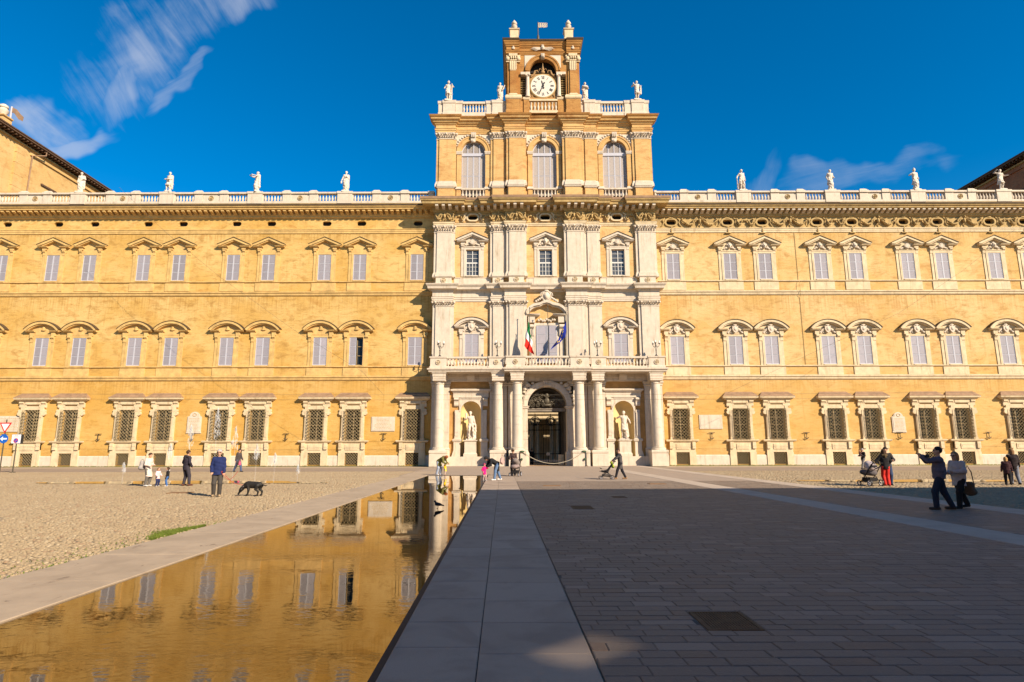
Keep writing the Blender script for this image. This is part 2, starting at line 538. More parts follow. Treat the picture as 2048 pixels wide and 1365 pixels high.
def ground_materials():
    # sandy dirt between and under everything
    m = bpy.data.materials.new('square_ground')
    m.use_nodes = True
    t = NT(m.node_tree)
    b = t.n['Principled BSDF']
    p = t.node('ShaderNodeNewGeometry').outputs['Position']
    n1 = t.noise(p, 0.35, 6, 0.6)
    n2 = t.noise(t.scaled(p, (1, 1, 1)), 9.0, 4, 0.7)
    c = t.mix(t.smooth(n1, 0.3, 0.7), (0.365, 0.280, 0.170), (0.33, 0.25, 0.165))
    c = t.mix(t.math('MULTIPLY', t.smooth(n2, 0.5, 0.75), 0.5), c, (0.24, 0.175, 0.11))
    t.put(b.inputs['Base Color'], c)
    b.inputs['Roughness'].default_value = 0.95
    M['ground'] = m
    # far paving, too far to tell stones apart; sunlit lightness in its colour
    m = bpy.data.materials.new('far_paving')
    m.use_nodes = True
    t = NT(m.node_tree)
    b = t.n['Principled BSDF']
    p = t.node('ShaderNodeNewGeometry').outputs['Position']
    br = t.node('ShaderNodeTexBrick')
    br.inputs['Scale'].default_value = 1.0
    br.inputs['Brick Width'].default_value = 0.5
    br.inputs['Row Height'].default_value = 0.22
    br.inputs['Mortar Size'].default_value = 0.012
    br.inputs['Color1'].default_value = (0.295, 0.22, 0.158, 1)
    br.inputs['Color2'].default_value = (0.33, 0.25, 0.182, 1)
    br.inputs['Mortar'].default_value = (0.22, 0.17, 0.12, 1)
    t.put(br.inputs['Vector'], p)
    n1 = t.noise(p, 0.25, 6, 0.65)
    c = t.mix(t.math('MULTIPLY', t.smooth(n1, 0.45, 0.75), 0.35), br.outputs[0], (0.24, 0.185, 0.135))
    t.put(b.inputs['Base Color'], c)
    b.inputs['Roughness'].default_value = 0.85
    M['far_paving'] = m
    # single paving stones: own tones, with the foreground shade put into the colour
    m = bpy.data.materials.new('paving_stone')
    m.use_nodes = True
    t = NT(m.node_tree)
    b = t.n['Principled BSDF']
    g = t.node('ShaderNodeNewGeometry')
    p = g.outputs['Position']
    rr = t.node('ShaderNodeTexWhiteNoise', noise_dimensions='1D')
    t.put(rr.inputs['W'], t.math('ADD', t.math('MULTIPLY', g.outputs['Random Per Island'], 37.0),
                                 t.math('MULTIPLY', t.node('ShaderNodeObjectInfo').outputs['Random'], 91.0)))
    r = rr.outputs['Value']
    c = t.mix(r, (0.160, 0.120, 0.090), (0.188, 0.142, 0.106))
    c = t.mix(t.smooth(r, 0.86, 0.92), c, (0.228, 0.175, 0.130))
    c = t.mix(t.smooth(r, 0.13, 0.07), c, (0.178, 0.118, 0.080))
    n1 = t.noise(p, 0.5, 6, 0.65)
    n2 = t.noise(p, 14.0, 5, 0.65)
    c = t.mix(t.math('MULTIPLY', t.smooth(n1, 0.45, 0.75), 0.40), c, (0.125, 0.090, 0.064))
    c = t.mix(t.math('MULTIPLY', t.smooth(n2, 0.52, 0.8), 0.35), c, (0.29, 0.23, 0.17))
    # curved rubber mark left by turning wheels
    for cx, cy, rad in ((3.4, 2.6, 2.15), (3.9, 2.5, 2.15)):
        dd = t.vmath('LENGTH', t.vmath('SUBTRACT', t.scaled(p, (1, 1, 0)), (cx, cy, 0)))
        k = t.smooth(t.math('ABSOLUTE', t.math('SUBTRACT', dd, rad)), 0.10, 0.02)
        c = t.mix(t.math('MULTIPLY', k, t.smooth(n1, 0.3, 0.6)), c, (0.10, 0.085, 0.075))
    t.put(b.inputs['Base Color'], c)
    b.inputs['Roughness'].default_value = 0.62
    b.inputs['Specular IOR Level'].default_value = 0.35
    bn = t.node('ShaderNodeBump')
    bn.inputs['Distance'].default_value = 0.006
    t.put(bn.inputs['Height'], t.math('ADD', n2, t.noise(p, 50, 3, 0.6)))
    t.put(b.inputs['Normal'], bn.outputs[0])
    M['paver'] = m
    # granite slabs of the bands
    m = bpy.data.materials.new('granite_slab')
    m.use_nodes = True
    t = NT(m.node_tree)
    b = t.n['Principled BSDF']
    g = t.node('ShaderNodeNewGeometry')
    p = g.outputs['Position']
    r = t.node('ShaderNodeObjectInfo').outputs['Random']
    c = t.mix(r, (0.315, 0.235, 0.168), (0.370, 0.280, 0.202))
    sp = t.noise(p, 260.0, 2, 0.8)
    c = t.mix(t.math('MULTIPLY', t.smooth(sp, 0.52, 0.7), 0.45), c, (0.150, 0.116, 0.090))
    c = t.mix(t.math('MULTIPLY', t.smooth(sp, 0.45, 0.3), 0.30), c, (0.46, 0.385, 0.30))
    n1 = t.noise(p, 1.3, 7, 0.68, 0.3)
    c = t.mix(t.math('MULTIPLY', t.smooth(n1, 0.5, 0.72), 0.5), c, (0.205, 0.155, 0.115))
    n3 = t.noise(t.scaled(p, (1.0, 0.6, 1)), 2.3, 5, 0.55, 1.6)
    c = t.mix(t.math('MULTIPLY', t.smooth(n3, 0.70, 0.76), 0.5), c, (0.115, 0.080, 0.060))
    t.put(b.inputs['Base Color'], c)
    b.inputs['Roughness'].default_value = 0.7
    bn = t.node('ShaderNodeBump')
    bn.inputs['Distance'].default_value = 0.004
    t.put(bn.inputs['Height'], t.noise(p, 90, 3, 0.7))
    t.put(b.inputs['Normal'], bn.outputs[0])
    M['slab'] = m
    M['slab_light'] = material('light_slab', (0.42, 0.335, 0.255), 0.8, 0.12, 1.2, 0.005, 40, dirt=(0.24, 0.18, 0.125, 0.4), dscale=1.0)
    M['slab_warm'] = material('concrete_slab', (0.385, 0.292, 0.198), 0.85, 0.12, 1.5, 0.006, 40, dirt=(0.20, 0.140, 0.095, 0.55), dscale=1.6)  # pale warm concrete of the strip left of the pool
    add_spots(M['slab_warm'], (1.6, 0.8, 1), 1.5, 0.655, 0.685, (0.120, 0.078, 0.050), 0.7)
    add_spots(M['slab_warm'], (1.0, 1.0, 1), 0.5, 0.48, 0.62, (0.30, 0.225, 0.150), 0.6)
    add_spots(M['slab'], (1.0, 1.0, 1), 0.7, 0.46, 0.66, (0.215, 0.160, 0.118), 0.55)
    # cobbles
    m = bpy.data.materials.new('cobble')
    m.use_nodes = True
    t = NT(m.node_tree)
    b = t.n['Principled BSDF']
    g = t.node('ShaderNodeNewGeometry')
    p = g.outputs['Position']
    r = g.outputs['Random Per Island']
    c = t.mix(r, (0.285, 0.208, 0.116), (0.325, 0.240, 0.138))
    c = t.mix(t.smooth(r, 0.90, 0.94), c, (0.365, 0.280, 0.170))
    c = t.mix(t.smooth(r, 0.10, 0.06), c, (0.265, 0.175, 0.098))
    n1 = t.noise(p, 0.22, 5, 0.6)
    c = t.mix(t.math('MULTIPLY', t.smooth(n1, 0.45, 0.7), 0.4), c, (0.235, 0.160, 0.085))
    t.put(b.inputs['Base Color'], c)
    b.inputs['Roughness'].default_value = 0.8
    M['cobble'] = m
    # asphalt
    M['asphalt'] = material('worn_asphalt', (0.275, 0.205, 0.145), 0.9, 0.15, 0.4, 0.01, 30, dirt=(0.20, 0.145, 0.10, 0.6), dscale=0.25)
    # water
    m = bpy.data.materials.new('shallow_water')
    m.use_nodes = True
    t = NT(m.node_tree)
    b = t.n['Principled BSDF']
    p = t.node('ShaderNodeNewGeometry').outputs['Position']
    n0 = t.noise(p, 0.8, 5, 0.6)
    t.put(b.inputs['Base Color'], t.mix(t.smooth(n0, 0.35, 0.7), (0.014, 0.008, 0.002), (0.007, 0.004, 0.001)))
    b.inputs['Roughness'].default_value = 0.0
    b.inputs['IOR'].default_value = 2.0
    b.inputs['Specular IOR Level'].default_value = 0.9
    b.inputs['Specular Tint'].default_value = (1.0, 0.74, 0.34, 1)
    ys = t.xyz(p)[1]
    wav = t.noise(t.scaled(p, (1.0, 1.7, 1)), 3.6, 1.2, 0.45, 1.6)
    wav2 = t.noise(t.scaled(p, (1.0, 2.6, 1)), 14.0, 3, 0.55, 1.0)
    calm = t.math('MULTIPLY', t.smooth(t.noise(p, 0.55, 3, 0.5), 0.36, 0.62), t.smooth(ys, 19.0, 7.0))
    amp = t.math('ADD', t.math('MULTIPLY', calm, 1.0), 0.03)
    bn = t.node('ShaderNodeBump')
    bn.inputs['Distance'].default_value = 0.0018
    t.put(bn.inputs['Height'], t.math('MULTIPLY', t.math('ADD', wav, t.math('MULTIPLY', wav2, 0.10)), amp))
    t.put(b.inputs['Normal'], bn.outputs[0])
    M['water'] = m
    M['puddle'] = material('puddle_water', (0.05, 0.04, 0.025), 0.03, spec=1.0)
    M['slot'] = material('dark_slot', (0.012, 0.011, 0.010), 0.7)


ground_materials()

# one sheet to the horizon
mb = MB()
mb.add([(-1500, -1500, -0.07), (1500, -1500, -0.07), (1500, 1500, -0.07), (-1500, 1500, -0.07)], [(0, 1, 2, 3)])
struct('ground', mb, M['ground'])

# paved centre between the pool side band and the far right band
PX0, PX1 = 0.77, 13.62
mb = band_mb(-7.0, 14.9, -6, 67.0, -0.024)
struct('paving_bed', mb, M['far_paving'])
paving = struct('plaza_paving', band_mb(PX0, 9.26, 33.5, 66.9, -0.006), M['far_paving'])
for a, b in ((PX0, 9.26), (10.40, PX1)):
    band_mb(a, b, 3.0, 34.2, -0.0080).build('joint_sand', material('joint_sand', (0.150, 0.115, 0.085), 0.95, 0.3, 8), paving, local=True)


def paver_verts(x0, x1, y0, y1, h):
    b = 0.008
    z0, zb, z1 = -0.03, h - 0.006, h
    return ([(gx(x0, y0), y0, z0), (gx(x1, y0), y0, z0), (gx(x1, y1), y1, z0), (gx(x0, y1), y1, z0),
             (gx(x0, y0), y0, zb), (gx(x1, y0), y0, zb), (gx(x1, y1), y1, zb), (gx(x0, y1), y1, zb),
             (gx(x0 + b, y0), y0 + b, z1), (gx(x1 - b, y0), y0 + b, z1), (gx(x1 - b, y1), y1 - b, z1), (gx(x0 + b, y1), y1 - b, z1)],
            [(0, 1, 5, 4), (1, 2, 6, 5), (2, 3, 7, 6), (3, 0, 4, 7),
             (4, 5, 9, 8), (5, 6, 10, 9), (6, 7, 11, 10), (7, 4, 8, 11), (8, 9, 10, 11)])


GRATES = [(1.86, 2.40, 6.20, 6.86), (1.76, 2.36, 18.2, 19.3), (3.62, 4.10, 22.4, 23.1)]


def lay_pavers():
    stones = []
    for xa, xb in ((PX0, 9.26), (10.40, PX1)):
        y = 3.2
        while y < 34:
            d = random.choice((0.17, 0.19, 0.20, 0.22))
            x = xa - random.uniform(0, 0.4)
            while x < xb:
                w = random.uniform(0.28, 0.56)
                a, b = max(x, xa), min(x + w, xb)
                x += w
                if b - a < 0.08:
                    continue
                X = gx((a + b) / 2, y)
                if abs(X) > 0.86 * y + 1.5:
                    continue
                if any(a < g[1] + .02 - DRIFT * y and b > g[0] - .02 - DRIFT * y and y < g[3] + .02 and y + d > g[2] - .02 for g in GRATES):
                    # cut the stones round the metal covers
                    g = [g for g in GRATES if a < g[1] + .02 - DRIFT * y and b > g[0] - .02 - DRIFT * y and y < g[3] + .02 and y + d > g[2] - .02][0]
                    l, r = g[0] - .015 - DRIFT * y, g[1] + .015 - DRIFT * y
                    ya, yb = g[2] - .015, g[3] + .015
                    if a < l - 0.05:
                        stones.append((a, l, y, y + d))
                    if b > r + 0.05:
                        stones.append((r, b, y, y + d))
                    if y < ya - 0.03:
                        stones.append((max(a, l), min(b, r), y, ya))
                    if y + d > yb + 0.03:
                        stones.append((max(a, l), min(b, r), yb, y + d))
                    continue
                stones.append((a, b, y, y + d))
            y += d
    j = 0.0035
    def shown(s):      # how much of the picture a stone takes, nearest first
        X, Y = gx((s[0] + s[1]) / 2, s[2]), s[2]
        inside = abs(X) < 0.83 * Y and Y > 4.75
        return (0 if inside else 1, -(s[1] - s[0]) * (s[3] - s[2]) / Y ** 3)
    stones.sort(key=shown)
    rest = MB()
    for i, (a, b, c, d) in enumerate(stones):
        h = random.uniform(-0.0015, 0.003)
        vs, fs = paver_verts(a + j, b - j, c + j, d - j, h)
        if i < 300:
            mb = MB()
            mb.add(vs, fs)
            mb.build('paver', M['paver'], paving, local=True)
        else:
            rest.add(vs, fs)
    o = rest.build('paver', M['paver'], paving, local=True)
    o['kind'] = 'stuff'


lay_pavers()


def slab_band(name, cols, y0, y1, step, mat, z=0.002, jitter=0.15, far=60):
    base = MB()
    x0, x1 = cols[0][0], cols[-1][1]
    base.add([(gx(x0, y0), y0, z - 0.014), (gx(x1, y0), y0, z - 0.014), (gx(x1, y1), y1, z - 0.014), (gx(x0, y1), y1, z - 0.014)], [(0, 1, 2, 3)])
    root = struct(name, base, material('band_joint', (0.085, 0.064, 0.048), 0.95))
    for a, b in cols:
        y = y0 + random.uniform(0, step)
        last = y0
        while last < y1:
            e = min(y1, y)
            mb = MB()
            vs, fs = paver_verts(a + 0.004, b - 0.004, last + 0.004, e - 0.004, z + random.uniform(-0.001, 0.0015))
            mb.add(vs, fs)
            mb.build('slab', mat, root, local=True)
            last = e
            y += step * random.uniform(1 - jitter, 1 + jitter)
    return root


slab_band('granite_band', [(-0.95, -0.20), (-0.20, 0.76)], 3.0, 45.0, 0.92, M['slab'])
slab_band('concrete_band', [(-6.75, -5.07)], 4.2, 50.0, 2.4, M['slab_warm'])
slab_band('stone_band', [(9.27, 10.39)], 9.0, 62.0, 1.9, M['slab_light'], z=0.003)
slab_band('stone_kerb_band', [(13.63, 14.75)], 12.0, 66.0, 1.9, M['slab_light'], z=0.004)

# the long shallow pool and its drain slot
pool_end = 42.0
struct('pool_water', band_mb(-5.06, -1.01, 3.0, pool_end, -0.016), M['water'])
mb = MB()
for x0, x1 in ((-1.015, -0.952),):
    mb.add([(gx(x0, 3), 3, -0.012), (gx(x1, 3), 3, -0.012), (gx(x1, pool_end), pool_end, -0.012), (gx(x0, pool_end), pool_end, -0.012)], [(0, 1, 2, 3)])
struct('pool_drain_slot', mb, M['slot'])
struct('end_paving', band_mb(-7.0, 9.26, 42.02, 66.9, -0.002), M['far_paving'])
struct('side_paving', band_mb(10.40, 13.62, 33.9, 66.9, -0.003), M['far_paving'])

# road in front of the wings
mb = MB()
for a, b in ((-130, -7.6), (13.9, 150)):
    mb.add([(a, 50.5, -0.012), (b, 50.5, -0.012), (b, 60.5, -0.012), (a, 60.5, -0.012)], [(0, 1, 2, 3)])
struct('road', mb, M['asphalt'])


def cobble_field(name, region, y0, y1, step0):
    """one low dome per cobble; region(y) gives the x limits"""
    xs, ys, sx, sy = [], [], [], []
    y = y0
    while y < y1:
        st = step0 * (1 if y < 16 else 1.25 if y < 26 else 1.6)
        a, b = region(y)
        a, b = max(a, -0.86 * y - 1), min(b, 0.86 * y + 1)
        if b > a:
            n = int((b - a) / st)
            xs.append(a + (np.arange(n) + RNG.uniform(0.15, 0.85, n)) * st)
            ys.append(y + RNG.uniform(-0.3, 0.3, n) * st)
            sx.append(st * RNG.uniform(0.38, 0.56, n))
            sy.append(st * RNG.uniform(0.34, 0.50, n))
        y += st * 0.9
    xs, ys, sx, sy = map(np.concatenate, (xs, ys, sx, sy))
    n = len(xs)
    ang = RNG.uniform(0, 6.28, n)
    k = 6
    V = np.zeros((n, 2 * k, 3), np.float32)
    top = RNG.uniform(-0.006, 0.003, n)
    for i in range(k):
        th = ang + 2 * np.pi * i / k
        V[:, i, 0] = xs + sx * np.cos(th)
        V[:, i, 1] = ys + sy * np.sin(th)
        V[:, i, 2] = -0.030
        V[:, k + i, 0] = xs + 0.62 * sx * np.cos(th)
        V[:, k + i, 1] = ys + 0.62 * sy * np.sin(th)
        V[:, k + i, 2] = top + RNG.uniform(-0.0025, 0.0025, n)
    base = np.arange(n)[:, None, None] * 2 * k
    quads = np.array([[i, (i + 1) % k, k + (i + 1) % k, k + i] for i in range(k)] + [[k, k + 1, k + 2, k + 3], [k, k + 3, k + 4, k + 5]])
    F = (quads[None] + base).reshape(-1, 4)
    me = bpy.data.meshes.new(name)
    V = V.reshape(-1, 3)
    me.vertices.add(len(V))
    me.vertices.foreach_set('co', V.ravel())
    me.loops.add(F.size)
    me.loops.foreach_set('vertex_index', F.ravel().astype(np.int32))
    me.polygons.add(len(F))
    me.polygons.foreach_set('loop_start', np.arange(0, F.size, 4, dtype=np.int32))
    me.materials.append(M['cobble'])
    me.update()
    me.validate()
    return me


mb = MB()
mb.add([(-70, 4, -0.04), (-6.9, 4, -0.04), (-7.5, 50.4, -0.04), (-70, 50.4, -0.04)], [(0, 1, 2, 3)])
cg = struct('cobbled_ground', mb, M['ground'])
o = link('cobble', cobble_field('cobble', lambda y: (-60, gx(-6.78, y)), 6.0, 50.3, 0.105), cg, True)
o['kind'] = 'stuff'
mb = MB()
mb.add([(14.6, 8, -0.04), (80, 8, -0.04), (80, 50.4, -0.04), (13.8, 50.4, -0.04)], [(0, 1, 2, 3)])
cg2 = struct('cobbled_ground', mb, M['ground'])
o = link('cobble', cobble_field('cobble', lambda y: (gx(14.78, y), 60), 14.0, 50.3, 0.14), cg2, True)
o['kind'] = 'stuff'


def puddle(name, cx, cy, rx, ry, seed, z):
    rng = random.Random(seed)
    ph = [rng.uniform(0, 6.28) for _ in range(5)]
    pts = []
    for i in range(48):
        a = 2 * math.pi * i / 48
        k = 1 + sum(0.07 * math.sin((j + 2) * a + ph[j]) for j in range(5))
        pts.append((cx + rx * k * math.cos(a), cy + ry * k * math.sin(a), z))
    mb = MB()
    mb.add(pts, [tuple(range(48))])
    return struct(name, mb, M['puddle'])


puddle('fountain_puddle', -18.0, 33.6, 6.8, 1.7, 3, 0.014)
puddle('fountain_puddle', 22.0, 33.6, 6.2, 1.3, 4, 0.014)
# ------------------------------------------------------------------ the palace
AX = 3.75                 # axis of the middle block
YW = 68.0                 # wing front
YB = 67.12                 # middle block front
palace = thing('palace', 'long ochre baroque palace with white middle block and brick clock tower', 'palace', (AX, YW, 0))
P_ = palace

LEFT_X = [-59.45, -55.25, -51.0, -44.7, -40.55, -34.2, -30.05, -23.5, -19.42, -12.72]
LEFT_X = [-59.6, -53.55, -49.28, -42.97, -38.83, -32.51, -28.41, -21.88, -17.78, -11.12]
RIGHT_X = [18.65, 25.28, 29.34, 35.80, 39.87, 45.93, 49.93, 56.05, 60.1]
ALL_X = LEFT_X + RIGHT_X
BL, BR = AX - 12.8, AX + 12.8          # middle block sides

OCULI_L = [-56.6] + LEFT_X[1:]
OCULI = OCULI_L + RIGHT_X


def wing_holes(xs):
    hs = []
    for x in xs:
        hs += [(x - .72, x + .72, .12, 1.36), (x - .86, x + .86, 2.78, 6.18), (x - .775, x + .775, 11.13, 14.34),
               (x - .75, x + .75, 21.05, 24.16), (x - .56, x + .56, 27.68, 28.30)]
    return hs


for xs, x0, x1, mat in ((LEFT_X, -64.9, BL, M['wall']), (RIGHT_X, BR, 72.4, M['wall_right'])):
    mb = MB()
    mb.wall(x0, x1, 0, 29.3, YW, wing_holes(xs), 0.5)
    mb.build('wing_wall', mat, P_)
    mb = MB()
    mb.box(x0, x1, YW + 0.55, YW + 13.0, -0.05, 29.9)
    mb.build('wing_body', M['void'] if False else mat, P_)
    # plinth between the basement windows
    a = x0
    for x in sorted(xs) + [x1 + 1.455]:
        if x - 1.46 > a:
            mb = MB()
            mb.ext_x([(YW - .14, -.02), (YW - .14, 1.02), (YW - .06, 1.12), (YW + .2, 1.12), (YW + .2, -.02)], a, x - 1.455)
            mb.build('plinth', M['white'], P_)
        a = x + 1.455
    trim = M['ochre_trim'] if x0 < 0 else M['cream']
    # string courses
    for z, sc in ((9.40, 1.0), (19.19, 1.0)):
        mb = MB()
        mb.mould(x0, x1, YW, YW + .2, [(.06, z), (.14, z + .10), (.16, z + .26), (.26, z + .36), (.26, z + .50), (.05, z + .56)], False, False)
        mb.build('string_course', trim, P_)
    for z in (10.86, 20.77):
        mb = MB()
        mb.mould(x0, x1, YW, YW + .2, [(.05, z), (.15, z + .07), (.15, z + .15), (.04, z + .19)], False, False)
        mb.build('sill_course', trim, P_)
    mb = MB()
    mb.mould(x0, x1, YW, YW + .2, [(.03, 26.72), (.09, 26.76), (.09, 26.95), (.13, 26.98), (.13, 27.14), (.19, 27.18), (.19, 27.27), (.02, 27.32)], False, False)
    mb.build('architrave', trim, P_)
    # main cornice
    mb = MB()
    mb.mould(x0, x1, YW, YW + .5, [(.08, 28.62), (.22, 28.72), (.22, 28.86), (.30, 28.92), (.30, 29.36), (1.08, 29.38), (1.10, 29.54), (1.22, 29.60), (1.28, 29.74)], False, False)
    mb.build('cornice', M['ochre_trim'] if x0 < 0 else M['cornice'], P_)
    mb = MB()
    mb.ext_x([(YW - 1.32, 29.742), (YW - 1.32, 29.92), (YW - .42, 30.10), (YW + .5, 30.10), (YW + .5, 29.742)], x0, x1)
    mb.build('cornice_capping', M['dark_fascia'], P_)
    # modillions
    mb = MB()
    mb.ext_x([(YW - .29, 28.94), (YW - .29, 29.34), (YW - .98, 29.37), (YW - .98, 29.18), (YW - .80, 29.10), (YW - .55, 29.06), (YW - .40, 28.96)], -.17, .17)
    me = mb.mesh('modillion', M['white'] if x0 > 0 else M['ochre_trim'])
    n = int((min(x1, 60.5) - max(x0, -62)) / 0.66)
    for i in range(n):
        x = max(x0, -62) + .4 + i * .66
        link('modillion', me, P_, loc=(x, 0, 0))
    # gutter blocking behind the balustrade
    mb = MB()
    mb.box(x0, x1, YW - .32, YW + .4, 30.08, 30.42)
    mb.build('blocking_course', M['cornice'], P_)
    # roof behind
    mb = MB()
    mb.ext_x([(YW + 1.0, 29.905), (YW + 7, 33.0), (YW + 13.2, 29.905)], x0, x1)
    mb.build('roof', M['roof'], P_)

# ---- shared pieces -------------------------------------------------
def shutter_mesh(w, h, rows, mat_rail, mat_slat, n=14):
    """one leaf, hinged at x=0, reaching to x=w, front at y=0"""
    mb = MB()
    f = .07
    mb.box(0, f, -.05, 0, 0, h)
    mb.box(w - f, w, -.05, 0, 0, h)
    zs = [h * i / rows for i in range(rows + 1)]
    for i, z in enumerate(zs):
        a = max(0, z - f / 2 if 0 < i < rows else (z if i == 0 else z - f))
        mb.box(f, w - f, -.046, -.002, a, a + f)
    mb.cur = 1
    for i in range(rows):
        z0, z1 = zs[i] + f, zs[i + 1] - f / 2
        for k in range(n):
            z = z0 + (z1 - z0) * k / n
            d = (z1 - z0) / n
            mb.add([(f, -.038, z), (w - f, -.038, z), (w - f, -.008, z + d * 1.15), (f, -.008, z + d * 1.15)], [(0, 1, 2, 3)])
    return mb.mesh('shutter', [mat_rail, mat_slat])


SH2 = shutter_mesh(.745, 3.09, 3, M['frame_grey'], M['shutter'])
SH1 = shutter_mesh(.77, 3.19, 3, M['frame_grey'], M['shutter'])


def scroll(mb, x0, x1, y, z, s):
    """console bracket: S outline in (y,z) pushed along x; s scales it"""
    pts = []
    for a in range(0, 200, 25):
        pts.append((y - .16 * s - .13 * s * math.sin(R(a)), z - .13 * s + .13 * s * math.cos(R(a))))
    pts += [(y - .12 * s, z - .42 * s), (y - .13 * s, z - .62 * s), (y - .07 * s, z - .74 * s), (y + .05, z - .74 * s), (y + .05, z)]
    mb.ext_x(pts, x0, x1)


def relief_mesh(name, mat, kind, seed):
    """small carved group: shell, mask or shield between sprays"""
    rng = random.Random(seed)
    mb = MB()
    if kind == 'mask':
        mb.lump((0, -.16, .40), (.20, .16, .26), 9, 6)
        mb.lump((0, -.31, .38), (.05, .05, .08))
        for s in (-1, 1):
            mb.lump((s * .21, -.12, .50), (.10, .08, .13))
            mb.lump((s * .33, -.10, .22), (.18, .09, .11))
            mb.lump((s * .50, -.08, .12), (.14, .07, .08))
        mb.lump((0, -.14, .62), (.16, .09, .12))
    elif kind == 'shield':
        poly = [(-.24, .62), (-.30, .72), (-.12, .66), (0, .74), (.12, .66), (.30, .72), (.24, .62), (.27, .40), (.15, .16), (0, .02), (-.15, .16), (-.27, .40)]
        mb.ext_y(poly, -.24, 0)
        mb.lump((0, -.22, .42), (.15, .08, .20), 9, 6)
        for s in (-1, 1):
            for k in range(4):
                mb.lump((s * (.34 + .09 * k), -.10, .40 - .10 * k), (.11, .07, .08 + .02 * (k % 2)))
        mb.lump((0, -.18, .78), (.20, .09, .09))
    else:
        mb.lump((0, -.14, .30), (.28, .14, .26), 9, 6)
        for k in range(7):
            a = R(20 + 140 * k / 6)
            mb.tube([(0, -.24, .14), (.30 * math.cos(a), -.20, .24 + .34 * math.sin(a))], .045, 5, .07)
        for s in (-1, 1):
            for k in range(4):
                mb.lump((s * (.30 + .10 * k), -.10, .22 - .04 * k), (.10, .07, .09))
    for k in range(6):
        mb.lump((rng.uniform(-.45, .45), -.06, rng.uniform(.08, .55)), (.07, .06, .06), 6, 4)
    return mb.mesh('carving', mat, 50)


CAPS = {}


def pediment_window(style, trim, fancy, seed=0):
    """second-floor surround (triangular open pediment); mesh in world z, x about 0, y about the wall"""
    mb = MB()
    Y = YW
    z0, z1 = 21.05, 24.16
    for s in (-1, 1):
        a, b = sorted((s * .752, s * .98))
        mb.box(a, b, Y - .12, Y + .3, z0 - .1, z1 + .26)
        a, b = sorted((s * .983, s * 1.30))
        mb.box(a, b, Y - .07, Y + .2, z0 - .1, z1 - .1)
        a, b = sorted((s * 1.0, s * 1.30))
        scroll(mb, a, b, Y, z1 + .58, .92)
        a, b = sorted((s * .88, s * 1.36))
        mb.box(a, b, Y - .22, Y + .2, z1 + .60, z1 + .86)
        a, b = sorted((s * .72, s * 1.80))
        mb.ext_x([(Y + .1, 25.02), (Y - .30, 25.02), (Y - .40, 25.08), (Y - .46, 25.18), (Y + .1, 25.20)], a, b)
        pr = [(s * 1.86, 25.20), (s * 1.86, 25.30), (0, 26.14), (0, 25.88), (s * 1.55, 25.20)]
        mb.ext_y(pr if s > 0 else pr[::-1], Y - .50, Y + .1)
        pr = [(s * 1.50, 25.203), (0, 25.876), (0, 25.76), (s * 1.22, 25.203)]
        mb.ext_y(pr if s > 0 else pr[::-1], Y - .38, Y + .1)
    mb.box(-.979, .979, Y - .115, Y + .3, z1 + .003, z1 + .255)
    mb.ext_y([(-1.45, 24.45), (1.45, 24.45), (1.25, 25.3), (0, 25.8), (-1.25, 25.3)], Y - .035, Y + .1)
    mb.box(-.70, .70, Y - .20, Y + .3, z0 - .12, z0 - .003)
    mb.box(-1.40, 1.40, Y - .085, Y + .2, 19.80, 20.74)
    if fancy:
        mb.box(-.95, .95, Y - .16, Y + .2, z1 + .26, z1 + .36)
    cap = MB()
    for s in (-1, 1):
        pr = [(s * 1.90, 25.303), (s * 1.90, 25.375), (0, 26.225), (0, 26.143)]
        cap.ext_y(pr if s > 0 else pr[::-1], Y - .55, Y + .02)
    me = mb.mesh('window', trim)
    CAPS[me.name] = cap.mesh('capping', M['dark_fascia'])
    return me


